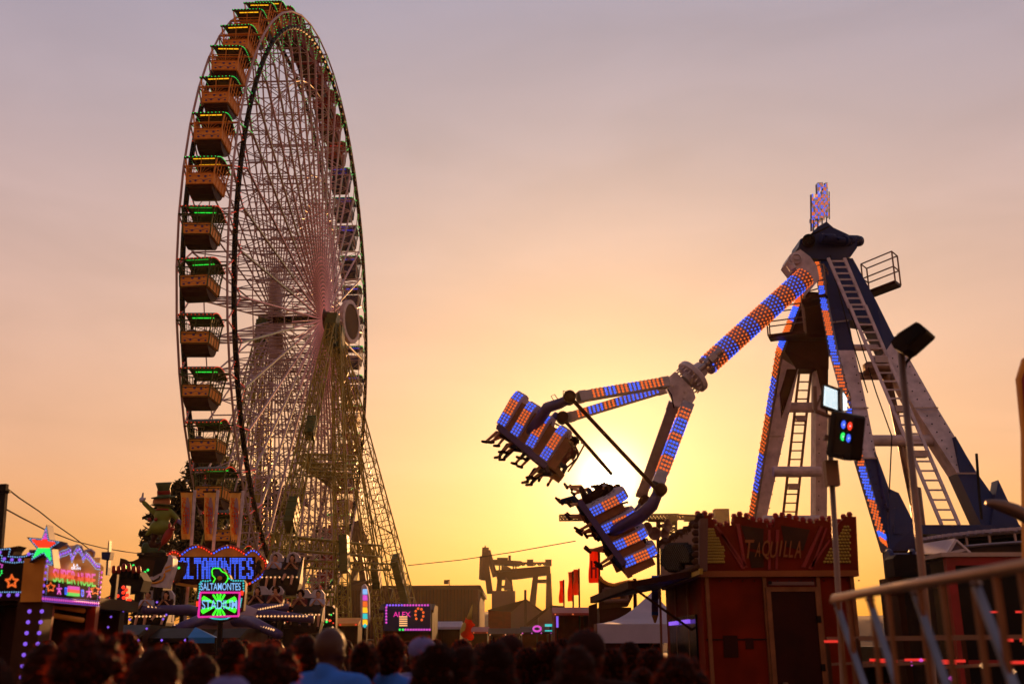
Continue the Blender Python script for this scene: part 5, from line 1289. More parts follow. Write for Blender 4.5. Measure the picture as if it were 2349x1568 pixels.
# ---------------------------------------------------------------- trees behind the wheel
def tree(name, px, Y, pyt, wpx, lb, seed, nleaf=2600, kind='broad'):
    nleaf = int(nleaf*2)
    rnd = random.Random(seed); top = at(px, pyt, Y); g = gx(px, Y); H = top.z; rw = wpx/FOC*Y/2
    o = empty(name, g, lb, 'tree', 'trees behind the ferris wheel'); tb = MB(); ends = []
    tb.path([g, g+V((.2,.1,H*.3)), g+V((-.1,.2,H*.6)), g+V((0,0,H*.9))], [H*.026,H*.02,H*.012,H*.004], 9)
    for i in range(22):
        t = rnd.uniform(.22,.92); a = rnd.uniform(0,6.28); L_ = rw*(1.05-.55*t)*rnd.uniform(.6,1.15)
        p = g+V((0,0,H*t)); q = p+V((math.cos(a)*L_, math.sin(a)*L_, H*.10*rnd.uniform(.2,1.3)))
        tb.path([p, p.lerp(q,.5)+V((0,0,H*.015)), q], [H*.009,H*.006,H*.002], 6); ends += [p.lerp(q,.55), q, p.lerp(q,.8)]
    ends += [g+V((0,0,H*.97)), g+V((.3,0,H*.9))]
    tb.build('trunk', M['bark'], o); lf = MB()
    for i in range(nleaf):
        c = rnd.choice(ends); r = rw*.28
        p = c+V((rnd.gauss(0,r*.6), rnd.gauss(0,r*.6), rnd.gauss(0,r*.55)))
        if p.z < H*.08: continue
        s = rnd.uniform(.25,.55); a = V((rnd.uniform(-1,1),rnd.uniform(-1,1),rnd.uniform(-.6,.6))).normalized(); b = a.cross(V((rnd.uniform(-1,1),rnd.uniform(-1,1),1))).normalized()
        lf.add([p-a*s, p+b*s*.45, p+a*s, p-b*s*.45], [(0,1,2,3)])
    for e in ends:                                             # twigs poking out of the outline
        for k in range(3):
            d = V((rnd.uniform(-1,1),rnd.uniform(-1,1),rnd.uniform(-.1,1))).normalized(); L_ = rw*rnd.uniform(.18,.4)
            for j in range(9):
                p = e+d*L_*(j/8); s = .2; a = V((rnd.uniform(-1,1),rnd.uniform(-1,1),rnd.uniform(-1,1))).normalized(); b = a.cross(d).normalized(); lf.add([p-a*s, p+b*s*.4, p+a*s, p-b*s*.4], [(0,1,2,3)])
    lf.build('crown', M['leaf'], o); return o
tree('dark_tree', 372, 96, 1112, 110, 'ragged dark tree right behind the green statue', 1, 3800)
tree('dark_tree', 448, 99, 1056, 130, 'tallest dark tree, behind the lowest green-framed gondolas', 2, 5200)
tree('dark_tree', 545, 101, 1098, 130, 'dark tree seen between the banners and the wheel spokes', 3, 4600)
tree('dark_tree', 632, 104, 1120, 110, 'dark tree behind the front support leg of the wheel', 4, 3600)
tree('dark_tree', 330, 100, 1196, 70, 'low dark bush-like tree at the left end of the tree row', 5, 1600)
tree('dark_tree', 735, 128, 1225, 90, 'small dark tree behind the middle of the wheel legs', 6, 2200)
# ---------------------------------------------------------------- dockyard behind
def q2(mb, pts, Y, th): quad(mb, [(x, y, Y) for x, y in pts], th)
JC = empty('dockyard_crane', gx(1120, 145), 'grey jib crane with its boom folded up, left of the gantry crane', 'crane', 'dockyard cranes')
mb = MB(); q2(mb, [(1113,1249),(1118,1262),(1121,1290),(1131,1360),(1117,1360),(1108,1290),(1106,1266)], 145, 1.6); mb.build('boom', M['crane'], JC)
mb = MB(); mb.tube(at(1114,1255,146.5), at(1110,1330,146.5), 0.55, None, 6); mb.tube(at(1119,1262,145), at(1136,1322,145), 0.44, None, 6); mb.tube(at(1106,1275,145), at(1104,1328,145), 0.385, None, 6); mb.build('tie_bar', M['crane'], JC)
mb = MB(); q2(mb, [(1128,1354),(1182,1354),(1182,1480),(1128,1480)], 143, 8); q2(mb, [(1160,1322),(1174,1338),(1172,1350),(1156,1350)], 146.5, 4); mb.build('machine_house', M['plaster'], JC)
GC = empty('dockyard_crane', gx(1190, 150), 'big gantry crane with a long cross beam standing on splayed legs', 'crane', 'dockyard cranes')
mb = MB(); q2(mb, [(1136,1307),(1262,1296),(1263,1316),(1186,1326),(1140,1328)], 150, 2.5); mb.build('cross_beam', M['crane'], GC)
for pts in ([(1141,1326),(1152,1326),(1149,1372),(1136,1372)],[(1160,1326),(1174,1325),(1182,1392),(1169,1395)],[(1223,1318),(1235,1318),(1228,1398),(1212,1400)],[(1254,1314),(1264,1314),(1268,1400),(1252,1400)]):
    mb = MB(); q2(mb, pts, 150, 1.6); mb.build('leg', M['crane'], GC)
mb = MB(); q2(mb, [(1228,1328),(1262,1328),(1262,1334),(1228,1334)], 151, 3); q2(mb, [(1146,1342),(1166,1342),(1166,1346),(1146,1346)], 151, 3); mb.build('brace', M['crane'], GC)
mb = MB(); q2(mb, [(1126,1283),(1134,1282),(1196,1286),(1201,1290),(1190,1296),(1135,1293)], 149, 2.5); q2(mb, [(1140,1278),(1165,1278),(1165,1284),(1140,1284)], 149, 2); q2(mb, [(1166,1273),(1172,1273),(1172,1284),(1166,1284)], 149, 3)
for x in (1144,1150,1176,1182): q2(mb, [(x,1292),(x+3,1292),(x+3,1310),(x,1310)], 149, 3)
q2(mb, [(1152,1298),(1160,1296),(1172,1302),(1172,1308),(1152,1309)], 149, 4); mb.build('trolley', M['crane'], GC)
mb = MB(); a = [at(1188+i*6.2, 1296-i*.05-(6 if i % 2 else 0), 149) for i in range(13)]; mb.poly(a, .14, 4); mb.tube(at(1186,1290,149), at(1262,1290,149), 0.11, None, 4)
for x in (1216,1258): mb.obox(at(x,1290,149), V((.45,0,0)), V((0,.5,0)), V((0,0,.45)))
mb.build('railing', M['crane'], GC)
PC = empty('dockyard_crane', gx(830, 132), 'tall grey luffing crane seen between the wheel legs', 'crane', 'dockyard cranes')
mb = MB(); q2(mb, [(814,1219),(821,1219),(842,1342),(826,1342)], 132, 4); q2(mb, [(798,1238),(803,1240),(820,1290),(813,1292)], 133, 3); q2(mb, [(800,1340),(812,1282),(818,1290),(808,1345)], 131, 3); mb.build('tower', M['crane'], PC)
mb = MB(); mb.tube(at(817,1196,131), at(858,1292,131), 0.605, None, 6); mb.tube(at(817,1196,131), at(799,1240,131), 0.385, None, 5); mb.tube(at(817,1196,131), at(812,1245,131), 0.33, None, 5); mb.tube(at(820,1204,131), at(846,1262,131), 0.138, None, 4); mb.build('jib', M['crane'], PC)
mb = MB(); q2(mb, [(806,1330),(838,1330),(850,1344),(806,1344)], 131, 8)
for x in (804,822,842,858): mb.tube(at(x,1344,133.5), gx(x, 133.5), 0.33, None, 5)
mb.tube(at(800,1345,131), at(872,1326,131), 0.22, None, 5); mb.tube(at(846,1352,131), at(872,1326,131), 0.22, None, 5); mb.build('base_frame', M['crane'], PC)
TC = empty('tower_crane', gx(1542, 118), 'slender lattice tower crane with a long horizontal jib above the ticket booth', 'crane')
mb = MB(); truss(mb, at(1542,1290,118), at(1542,1182,118), 0.9, 0.9, .06, 16); m2 = gx(1542, 118); truss(mb, V((m2.x,118,0)), at(1542,1290,118), 0.9, 0.9, .06, 8); mb.build('mast', M['brown'], TC)
mb = MB(); truss(mb, at(1283,1187,118), at(1556,1185,118), 0.65, 0.6, .05, 70); mb.build('jib', M['brown'], TC)
mb = MB(); truss(mb, at(1556,1185,118), at(1600,1187,118), 0.6, .45, .06, 6); mb.obox(at(1585,1189,118), V((.8,0,0)), V((0,.4,0)), V((0,0,.3))); mb.tube(at(1524,1190,118), at(1524,1208,118), 0.033, None, 4); mb.obox(at(1524,1208,118), V((.25,0,0)), V((0,.2,0)), V((0,0,.4))); mb.obox(at(1542,1193,118), V((.5,0,0)), V((0,.5,0)), V((0,0,.45))); mb.build('counter_jib', M['brown'], TC)
FC = empty('distant_crane', gx(1656, 172), 'tiny distant crane head showing above the ticket booth crown', 'crane')
mb = MB(); mb.tube(at(1657,1178,172), at(1649,1200,172), 0.275, None, 5); mb.tube(at(1657,1178,172), at(1666,1200,172), 0.165, None, 5); mb.obox(at(1655,1195,172), V((1.2,0,0)), V((0,1,0)), V((0,0,2.0))); mb.tube(at(1655,1200,172), gx(1655,172), 0.495, None, 6); mb.build('crane_head', M['crane'], FC)
WH = empty('warehouse', gx(1010, 130), 'long flat-roofed brown corrugated warehouse beyond the wheel', 'building')
p, q = at(760,1346,130), at(1097,1345,130); mb = MB(); mb.box((p.x,130,0),(q.x,160,p.z)); wl = mb.build('wall', M['corr'], WH)
mb = MB(); mb.box((p.x-.3,129.7,p.z-.35),(q.x+.3,160,p.z+.15)); mb.build('roof_edge', M['crane'], WH)
mb = MB()
for i in range(40): x = p.x+.6+i*(q.x-p.x-1)/40; mb.box((x,129.8,0),(x+.12,130.0,p.z-.35))
mb.build('ribs', M['boothdark'], wl)
mb = MB(); mb.tube(at(1031,1345,131), at(1031,1329,131), .05, None, 5); mb.beam(at(1031,1330,131), at(1022,1332,131), .2); mb.obox(at(1024,1334,131), V((.3,0,0)), V((0,.3,0)), V((0,0,.25))); mb.build('roof_lamp', M['crane'], WH)
HO = empty('gabled_house', gx(1190, 95), 'low gabled building with a pale side wall and dark tiled roof', 'house')
Yh = 95
mb = MB(); quad(mb, [(1172,1400,Yh),(1206,1374,Yh),(1243,1402,Yh),(1243,1478,Yh),(1172,1478,Yh)], 10); mb.build('wall', M['plaster'], HO)
mb = MB(); quad(mb, [(1118,1398,Yh-.2),(1204,1374,Yh-.2),(1208,1371,Yh-.2),(1174,1402,Yh-.2)], 10); quad(mb, [(1206,1372,Yh-.2),(1246,1401,Yh-.2),(1244,1405,Yh-.2),(1206,1377,Yh-.2)], 10); mb.build('roof', M['tile'], HO)
mb = MB(); quad(mb, [(1120,1399,Yh),(1172,1401,Yh),(1172,1478,Yh),(1120,1478,Yh)], 9); mb.build('side_wall', M['boothred'], HO)
H2_ = empty('gabled_house', gx(1262, 90), 'smaller pale gabled shed right of the low tiled building', 'house')
mb = MB(); quad(mb, [(1236,1404,90),(1262,1390,90),(1290,1392,90),(1290,1478,90),(1236,1478,90)], 8); mb.build('wall', M['plaster'], H2_)
mb = MB(); quad(mb, [(1205,1430,89.8),(1262,1387,89.8),(1292,1389,89.8),(1292,1393,89.8),(1262,1393,89.8),(1210,1436,89.8)], 8); mb.build('roof', M['tile'], H2_)
mb = MB(); mb.tube(gx(1205, 88), at(1205,1352,88), .12, None, 6); solo(mb, 'chimney_pole', M['crane'], 'thin dark pole beside the peak of the gabled house', 'pole')

# ---------------------------------------------------------------- grasshopper ride, its signs and statue
SR = empty('scenery_sign', gx(495, 42), 'big scalloped orange sign with blue bulb letters SALTAMONTES', 'sign')
PX = Pl(383, 42, 612, 42)
def arc(x0, y0, x1, y1, h, n=9):
    return [(x0+(x1-x0)*i/n, y0+(y1-y0)*i/n-h*math.sin(math.pi*i/n)) for i in range(n)]
top = arc(384,1272,414,1272,9)+arc(414,1272,487,1268,19)+arc(487,1268,564,1270,17)+arc(564,1270,600,1276,13)
bot = [(600,1276),(608,1284),(611,1296),(608,1308),(598,1320),(580,1332),(560,1342),(520,1348),(440,1346),(400,1340),(386,1320)]
mb = MB(); mb.prism(PX, top+bot, .5); sb = mb.build('sign_board', M['orange'], SR)
mb = MB(); mb.poly([PX.P(x, y, .02) for x, y in top+bot[:6]], .07, 6); mb.build('moulding', M['redp'], sb)
bl, rd_ = MB(), MB()
for i, p in enumerate(along([PX.P(x, y+2.0, .06) for x, y in top+bot[:7]], .122)): (bl if (i//6) % 2 else rd_).dome(p, PX.n, .042, .04, 7)
bl.build('edge_lamps', E_['blue'], sb); rd_.build('edge_lamps', E_['red'], sb)
mb = MB(); dots_on(mb, 'SALTAMONTES', PX, 393, 1280, 582, 1325, .03, .029); mb.build('letter_lamps', E_['blue'], sb)
mb = MB(); mb.prism(PX, [(388,1276),(586,1276),(586,1330),(560,1338),(440,1340),(394,1332)], .02, .02); mb.build('letter_field', M['boothdark'], sb)
mb = MB(); mb.ell(PX.P(594,1290,.05), .10, .04, .12); mb.cap(PX.P(592,1298,.05), PX.P(592,1308,.05), .09, .11); mb.cap(PX.P(590,1296,.05), PX.P(584,1288,.05), .03); mb.cap(PX.P(596,1296,.05), PX.P(600,1304,.05), .03); mb.cap(PX.P(591,1309,.05), PX.P(588,1317,.05), .04); mb.cap(PX.P(594,1309,.05), PX.P(597,1316,.05), .04); mb.build('painted_figure', M['dark'], sb)
mb = MB()
for x in (420,500,575): mb.tube(gx(x, 42.6), PX.P(x, 1300, -.55), .09, None, 8)
mb.build('support_post', M['dark'], SR)
mb = MB(); mb.box((gx(395,42).x,42.6,0),(gx(600,42).x,43.4,2.7)); mb.build('base_wall', M['boothdark'], SR)
# banners
for i, (x, y0, dx_, lb) in enumerate(((447,1124,-9,'leftmost of the three yellow banners with red vertical lettering'),(500,1124,-11,'middle of the three yellow banners with red vertical lettering'),(558,1125,-12,'rightmost of the three yellow banners, nearest the wheel'))):
    o = empty('banner', gx(x+dx_, 43), lb, 'banner', 'yellow banners over the scalloped sign'); T = at(x,y0,43); B = at(x+dx_,1262,43); mb = MB(); mb.tube(V((B.x,43,0)), B, .07, None, 8); mb.tube(B, T, .07, None, 8); mb.build('pole', M['white'], o)
    PBn = Pl(x-40, 43, x, 43); mb = MB(); w0, w1 = (33, 20) if i < 2 else (32, 20)
    L0_, R0_ = x-w0, x-4; n = 14; vs = []
    for r in range(n+1):
        t = r/n; xl_ = L0_+t*3; xr_ = x-4+(dx_)*t*.72*1.0-(1 if t else 0)
        for c in range(9):
            u = c/8; p = PBn.P(xl_+(xr_-xl_)*u, y0+4+t*108, 0); p.y += .05*math.sin(u*9+t*5+i)+.03*math.sin(t*14+u*3)
            vs.append(p)
    k = len(vs); mb.add(vs+[p+V((0,.012,0)) for p in vs], [(r*9+c,r*9+c+1,(r+1)*9+c+1,(r+1)*9+c) for r in range(n) for c in range(8)]+[(k+r*9+c,k+(r+1)*9+c,k+(r+1)*9+c+1,k+r*9+c+1) for r in range(n) for c in range(8)])
    cl_ = mb.build('cloth', M['flagyel'], o, True)
    for a, ch in enumerate('SALTAMONTES'): text_on(ch, PBn, x-w0+3+a*.35, y0+16+a*7.6, x-w0+13+a*.25, y0+23+a*7.6, .12, M['flagred'], cl_, 'letter', .01)
    mb = MB(); q = [PBn.P(x-w0+14+6*math.cos(t*.63)+2, y0+58+44*math.sin(t*.63), .10) for t in range(10)]; mb.slab(q, [p+V((0,.01,0)) for p in q]); mb.build('printed_shape', M['mauve'], cl_)
    for a, ch in enumerate('SHOW'): text_on(ch, PBn, x-w0+12, y0+40+a*12, x-w0+20, y0+50+a*12, .13, M['flagred'], cl_, 'letter', .01)
    mb = MB(); mb.beam(PBn.P(x-w0-1,y0+3,0), PBn.P(x,y0+3,0), .06); mb.build('top_bar', M['black'], o)
# statue in a green tailcoat and tall hat
ST = empty('statue', gx(372, 43), 'green fairground statue in tailcoat and tall hat, arm raised, holding a red umbrella', 'statue')
YS = 43; k_ = YS/FOC
def s_(x, y, dy=0): p = at(x, y, YS); p.y += dy; return p
def px_(n): return n*k_
mb = MB(); mb.ell(s_(373,1183), px_(19), px_(17), px_(20)); mb.ell(s_(368,1208), px_(25), px_(20), px_(19)); mb.cap(s_(358,1205), s_(336,1226), px_(9), px_(4)); mb.cap(s_(378,1212), s_(392,1234), px_(10), px_(3)); mb.ell(s_(375,1166), px_(15), px_(12), px_(10))
mb.cap(s_(356,1176), s_(340,1162), px_(7), px_(6)); mb.cap(s_(340,1162), s_(330,1152), px_(6), px_(5.5)); mb.cap(s_(390,1172), s_(406,1188), px_(7), px_(5.5)); mb.cap(s_(406,1188), s_(412,1196,-.2), px_(5.5), px_(4.5))
coat = remeshed(mb, 'coat', M['coatgreen'], .06, ST)
mb = MB(); 
for x in (349.5,364): mb.ell(s_(x,1193,-.36), px_(4.2), px_(4), px_(4))
mb.build('button', M['redp'], coat, True)
mb = MB(); mb.ell(s_(371,1150), px_(21), px_(18), px_(13)); mb.cap(s_(371,1152), s_(373,1164), px_(10), px_(10)); remeshed(mb, 'head', M['skin2'], .06, ST)
mb = MB(); mb.lathe(s_(374,1171), V((0,0,1)), [(px_(16),0),(px_(17),px_(2)),(px_(16),px_(4))], 20); mb.build('collar', M['redp'], coat, True)
mb = MB(); mb.lathe(s_(374,1162), V((.03,0,1)), [(px_(16),0),(px_(25),px_(2)),(px_(24),px_(4)),(px_(12),px_(3))], 24); mb.build('ruff', M['green'], coat, True)
mb = MB(); h0 = s_(376,1140); mb.lathe(h0, V((-.04,-.18,1)), [(px_(14),0),(px_(27),px_(-2)),(px_(28),px_(1)),(px_(15),px_(3)),(px_(14),px_(14)),(px_(14.2),px_(20)),(px_(18.5),px_(33)),(px_(17),px_(34)),(px_(13),px_(31))], 28); hat = mb.build('hat', M['green'], ST, True)
mb = MB(); mb.lathe(h0, V((-.04,-.18,1)), [(px_(14.6),px_(4)),(px_(15),px_(14)),(px_(15.2),px_(15))], 28); mb.build('hat_band', M['redp'], hat, True)
mb = MB(); mb.lathe(h0+V((0,-.12,px_(31))), V((-.04,-.18,1)), [(px_(14),0),(px_(14),px_(.8)),(px_(2),px_(1))], 24); mb.build('hat_top', M['white'], hat)
mb = MB(); hnd = s_(326,1147); mb.ell(hnd, px_(6.5), px_(5), px_(5.5)); mb.cap(hnd+V((0,0,px_(4))), hnd+V((px_(.5),0,px_(17))), px_(2.6), px_(2.2))
for i in range(3): mb.cap(hnd+V((px_(2.5-i*3),-px_(3),px_(4))), hnd+V((px_(3-i*3),-px_(6),px_(-1))), px_(2.2), px_(2))
mb.cap(hnd+V((px_(5),0,0)), hnd+V((px_(8),-px_(2),px_(5))), px_(2.4), px_(2)); remeshed(mb, 'hand', M['white'], .035, ST)
mb = MB(); h2 = s_(414,1197,-.2); mb.ell(h2, px_(6), px_(5), px_(5)); 
for i in range(4): mb.cap(h2+V((px_(2),-px_(1),px_(3-i*2))), h2+V((px_(6),-px_(4),px_(1-i*3))), px_(2.2), px_(1.8))
mb.cap(h2+V((0,0,px_(3))), h2+V((-px_(3),-px_(3),px_(5))), px_(2.2), px_(2)); remeshed(mb, 'hand', M['shirtviolet'], .035, ST)
mb = MB(); mb.cap(s_(356,1220), s_(350,1244), px_(7), px_(5)); mb.cap(s_(362,1222), s_(344,1250), px_(6), px_(5)); mb.cap(s_(380,1226), s_(372,1246), px_(6), px_(5)); mb.cap(s_(352,1244), s_(350,1258), px_(5), px_(5)); mb.cap(s_(372,1246), s_(356,1252), px_(5), px_(5)); remeshed(mb, 'trousers', M['boothdark'], .06, ST)
mb = MB(); mb.cap(s_(350,1260), s_(374,1270), px_(7), px_(8)); mb.ell(s_(334,1256), px_(10), px_(9), px_(13)); mb.cap(s_(330,1266), s_(348,1268), px_(7), px_(7)); remeshed(mb, 'shoes', M['green'], .06, ST)
mb = MB(); a, b = s_(404,1206,-.3), s_(376,1252,-.3); mb.tube(b+(b-a)*.25, s_(412,1192,-.3), px_(1.3), None, 8); mb.lathe(b, (a-b), [(px_(1.5),0),(px_(6),px_(8)),(px_(9.5),px_(22)),(px_(9),px_(34)),(px_(4),px_(46)),(px_(1.5),px_(50))], 12)
mb.ell(s_(404,1216,-.5), px_(7), px_(3), px_(3.5)); mb.ell(s_(398,1208,-.5), px_(3.2), px_(3), px_(7)); mb.build('umbrella', M['redp'], ST, True)
mb = MB(); p = at(386,1274,44); mb.box((at(330,1274,43).x,42.4,0),(at(392,1274,43).x,43.8,p.z)); mb.box((at(328,1274,43).x,42.3,p.z-.14),(at(394,1274,43).x,43.9,p.z)); mb.build('plinth', M['dark'], ST)
# wavy yellow backdrop board with green lamps
WB = empty('scenery_board', gx(310, 40), 'low wavy yellow scenery board with green lamps left of the statue', 'scenery'); PW = Pl(268, 40, 420, 40)
wt = [(270,1274),(279,1280),(286,1281)]+arc(286,1281,330,1281,-0,4)
wt = [(272,1298),(275,1284),(281,1281),(288,1283),(296,1289),(308,1290),(320,1284),(336,1283),(352,1284),(382,1290),(404,1284),(424,1290),(418,1318),(400,1330),(272,1330)]
wt = [(273,1300),(276,1279),(283,1281),(292,1287),(305,1286),(318,1280),(336,1283),(350,1284),(382,1290),(404,1286),(426,1289),(420,1316),(402,1336),(274,1336)]
mb = MB(); mb.prism(PW, wt, .3); wb = mb.build('board', M['brown'], WB); row(PW, [(290,1300),(296,1294),(304,1294),(310,1300)], .16, .05, 'green', wb); row(PW, [(326,1318),(334,1310),(344,1303)], .14, .055, 'green', wb); row(PW, [(397,1312),(404,1304),(414,1300)], .14, .055, 'green', wb); row(PW, [(396,1332),(400,1328)], .14, .05, 'red', wb)
mb = MB()
for x in (284,330,400): mb.tube(gx(x, 40.2), PW.P(x, 1310, -.2), .06, None, 6)
mb.build('post', M['dark'], WB)
# the ride itself: hub, raking arms with lamps and pods with riders
GH = empty('arm_ride', gx(500, 33), 'low spinning arm ride with raking lilac arms behind the crowd', 'ride')
hubp = at(520,1400,33); mb = MB(); mb.lathe(V((hubp.x,33,0)), z_, [(1.5,0),(1.5,.3),(.9,.5),(.7,2.0),(1.0,2.3),(1.0,2.8),(.5,3.0)], 24); mb.build('hub', M['mauve'], GH, True)
ends = [((330,1398),30),((395,1445),28.5),((640,1455),29),((660,1392),34),((720,1420),33),((480,1352),36)]
for (ex, ey), Y in ends:
    e = at(ex, ey, Y); mb = MB(); c = V((hubp.x,33,2.5)); mb.path([c, c.lerp(e,.5)+V((0,0,.15)), e], [.20,.17,.12], 10); ar = mb.build('arm', M['purple'], GH, True)
    mb = MB(); d = (e-c).normalized(); sdv = V((0,-1,0)); up_ = d.cross(sdv).normalized()
    for i in range(18): t = .25+.68*i/17; mb.bulb(c.lerp(e,t)+V((0,-.19,0))+z_*.1, .04)
    mb.build('arm_lamps', E_['warm'], ar)
def pod(x, y, Y, w_, lb, cm='dark', hoops=True):
    o = empty('ride_car', gx(x, Y), lb, 'ride car', 'cars of the spinning arm ride'); c = at(x, y, Y); mb = MB()
    mb.slab([c+V((dx,-.35,dz)) for dx, dz in ((-w_,-.4),(w_,-.4),(w_*1.15,0),(w_,.28),(-w_,.28),(-w_*1.15,0))], [c+V((dx,.6,dz)) for dx, dz in ((-w_*.8,-.4),(w_*.8,-.4),(w_,0),(w_,.95),(-w_,.95),(-w_,0))]); bd_ = mb.build('body', M[cm], o)
    mb = MB()
    for s in (-.5,.5):
        cc_ = c+V((w_*s,.35,.55)); mb.slab([cc_+V((dx,0,dz)) for dx, dz in ((-.26,-.5),(.26,-.5),(.24,.35),(.12,.5),(-.12,.5),(-.24,.35))], [cc_+V((dx,.15,dz)) for dx, dz in ((-.26,-.5),(.26,-.5),(.24,.35),(.12,.5),(-.12,.5),(-.24,.35))])
        if hoops and Y >= 36: mb.path([cc_+V((.20*math.cos(t),-.05-.06*math.sin(t),.34+.18*math.sin(t))) for t in [math.pi*i/10 for i in range(11)]]+[cc_+V((-.20,-.2,-.2))], .035, 7)
    mb.build('seat', M['dark'] if Y < 34 else M['white'], o)
    mb = MB(); mb.tube(c+V((0,.3,-.4)), V((hubp.x*.2+c.x*.8,c.y*.8+6.6,1.4)), .10, None, 8); mb.tube(V((c.x,c.y+.3,c.z-.4)), V((c.x,c.y+.5,0)), .09, None, 8); mb.build('support', M['dark'], o)
    mb = MB()
    for i in range(9): mb.bulb(c+V((-w_+2*w_*i/8,-.38,.2)), .04)
    mb.build('lamps', E_['warm'], bd_); return c
pods = [(646,1338,36,.60,'spinning-ride car with two riders under white hoops, left of the wheel leg'),(606,1418,34,.5,'lower car of the spinning arm ride with two dark riders'),(705,1424,35,.46,'car of the spinning arm ride in front of the wheel leg'),(352,1428,34,.46,'car of the spinning arm ride left of the green-lit sign')]
pc = [pod(*a) for a in pods]
o = empty('ride_platform', gx(650, 38), 'dark ride platform with scattered coloured lamps in front of the wheel legs', 'ride platform'); PP = Pl(556, 38, 770, 38)
mb = MB(); mb.prism(PP, [(556,1396),(600,1386),(660,1390),(720,1382),(770,1392),(770,1440),(556,1440)], .4); mb.box((PP.P(556,1400).x,38.1,0),(PP.P(770,1400).x,39,2.3)); pb = mb.build('front_panel', M['dark'], o)
rnd = random.Random(31)
for k_c, n_c in (('warm',40),('orange',26),('red',16),('green',14)):
    mb = MB()
    for i in range(n_c): mb.bulb(PP.P(rnd.uniform(560,768), rnd.uniform(1388,1438), .06), rnd.uniform(.03,.055))
    mb.build('lamps', E_[k_c], pb)
mb = MB()
for i in range(12): x = 562+i*18; mb.tube(PP.P(x, 1388, -.1), PP.P(x+rnd.uniform(-6,6), 1352, -.3), .045, None, 5)
mb.tube(PP.P(560,1360,-.25), PP.P(768,1356,-.25), .05, None, 5); mb.tube(PP.P(560,1372,-.2), PP.P(768,1368,-.2), .04, None, 5); mb.build('railing', M['olive'], o)
# pale shark-nosed car with a black seat back, and a black claw-shaped car with red tips
o = empty('ride_car', gx(372, 34), 'white pointed car with a tall black seat back and orange stripes', 'ride car', 'cars of the spinning arm ride'); Pc = Pl(330, 34, 410, 34)
mb = MB(); mb.prism(Pc, [(331,1332),(334,1326),(368,1314),(384,1286),(386,1272),(392,1272),(397,1280),(396,1300),(388,1326),(380,1348),(352,1345),(333,1340)], .5); bb = mb.build('body', M['white'], o)
mb = MB(); mb.prism(Pc, [(350,1310),(358,1278),(380,1272),(386,1276),(380,1290),(370,1312),(350,1322)], .55, .02); mb.build('seat_back', M['black'], o)
mb = MB(); mb.prism(Pc, [(378,1300),(394,1294),(393,1298),(378,1305)], .02, .02); mb.prism(Pc, [(378,1308),(392,1303),(391,1308),(378,1313)], .02, .02)
mb.poly([Pc.P(x, y, .03) for x, y in ((342,1336),(358,1336),(372,1330),(378,1320),(376,1314))], .035, 5); mb.build('stripes', M['orange'], bb)
mb = MB(); mb.poly([Pc.P(x, y, .03) for x, y in ((338,1330),(352,1332),(364,1326),(368,1320))], .03, 5); mb.build('mouth_line', M['black'], bb)
mb = MB(); mb.tube(Pc.P(362,1345,-.2), gx(356, 34.2), .14, None, 8); mb.lathe(gx(356,34.2), z_, [(.5,0),(.5,.2),(.2,.3)], 12); mb.build('support', M['dark'], o)
o = empty('ride_car', gx(285, 30), 'black claw-shaped car with glossy red finger tips left of the white pointed car', 'ride car', 'cars of the spinning arm ride'); Pc = Pl(240, 30, 330, 30)
mb = MB(); mb.prism(Pc, [(250,1330),(262,1308),(300,1302),(318,1310),(330,1330),(322,1356),(262,1362)], .7); bb = mb.build('body', M['black'], o)
mb = MB(); 
for i, x in enumerate((262,273,284,295,306,317)): mb.cap(Pc.P(x,1322,.1), Pc.P(x-1+i*.6,1304-(4 if i in (2,3) else 0),.15), .055, .05, 10)
mb.build('finger', M['black'], bb, True); mb = MB()
for i, x in enumerate((262,273,284,295,306,317)): mb.cap(Pc.P(x-1+i*.6,1310-(4 if i in (2,3) else 0),.15), Pc.P(x-1+i*.6,1300-(5 if i in (2,3) else 0),.15), .062, .05, 10)
mb.build('red_tip', M['redp'], bb, True)
mb = MB(); mb.tube(Pc.P(288,1360,-.3), gx(288, 30.3), .12, None, 8); mb.build('support', M['dark'], o)
# arrow sign with red lamps
AS = empty('arrow_sign', gx(255, 22), 'dark blue arrow-shaped sign studded with big red lamps', 'sign'); PAr = Pl(205, 22, 300, 22)
mb = MB(); mb.prism(PAr, [(232,1374),(262,1360),(282,1342),(290,1342),(288,1378),(300,1386),(296,1400),(262,1408),(210,1414),(208,1400),(232,1394)], .25); ab = mb.build('board', M['navy'], AS)
mb = MB(); mb.prism(PAr, [(210,1396),(296,1386),(299,1394),(211,1408)], .1, .06); mb.build('lilac_band', M['mauve'], ab)
mb = MB()
for x, y in ((213,1407),(228,1404),(242,1402),(257,1398),(271,1395),(258,1384),(240,1380),(255,1371),(270,1366),(283,1346),(283,1358),(284,1370),(290,1352),(292,1364),(294,1376),(296,1390),(290,1384),(278,1382),(286,1396),(298,1376)): mb.dome(PAr.P(x, y, .08), PAr.n, .040, .035, 8)
mb.build('red_lamps', E_['red'], ab)
mb = MB(); mb.tube(PAr.P(262,1408,-.1), gx(262, 22.2), .06, None, 8); mb.tube(PAr.P(225,1408,-.1), gx(225, 22.2), .05, None, 8); mb.build('post', M['dark'], AS)
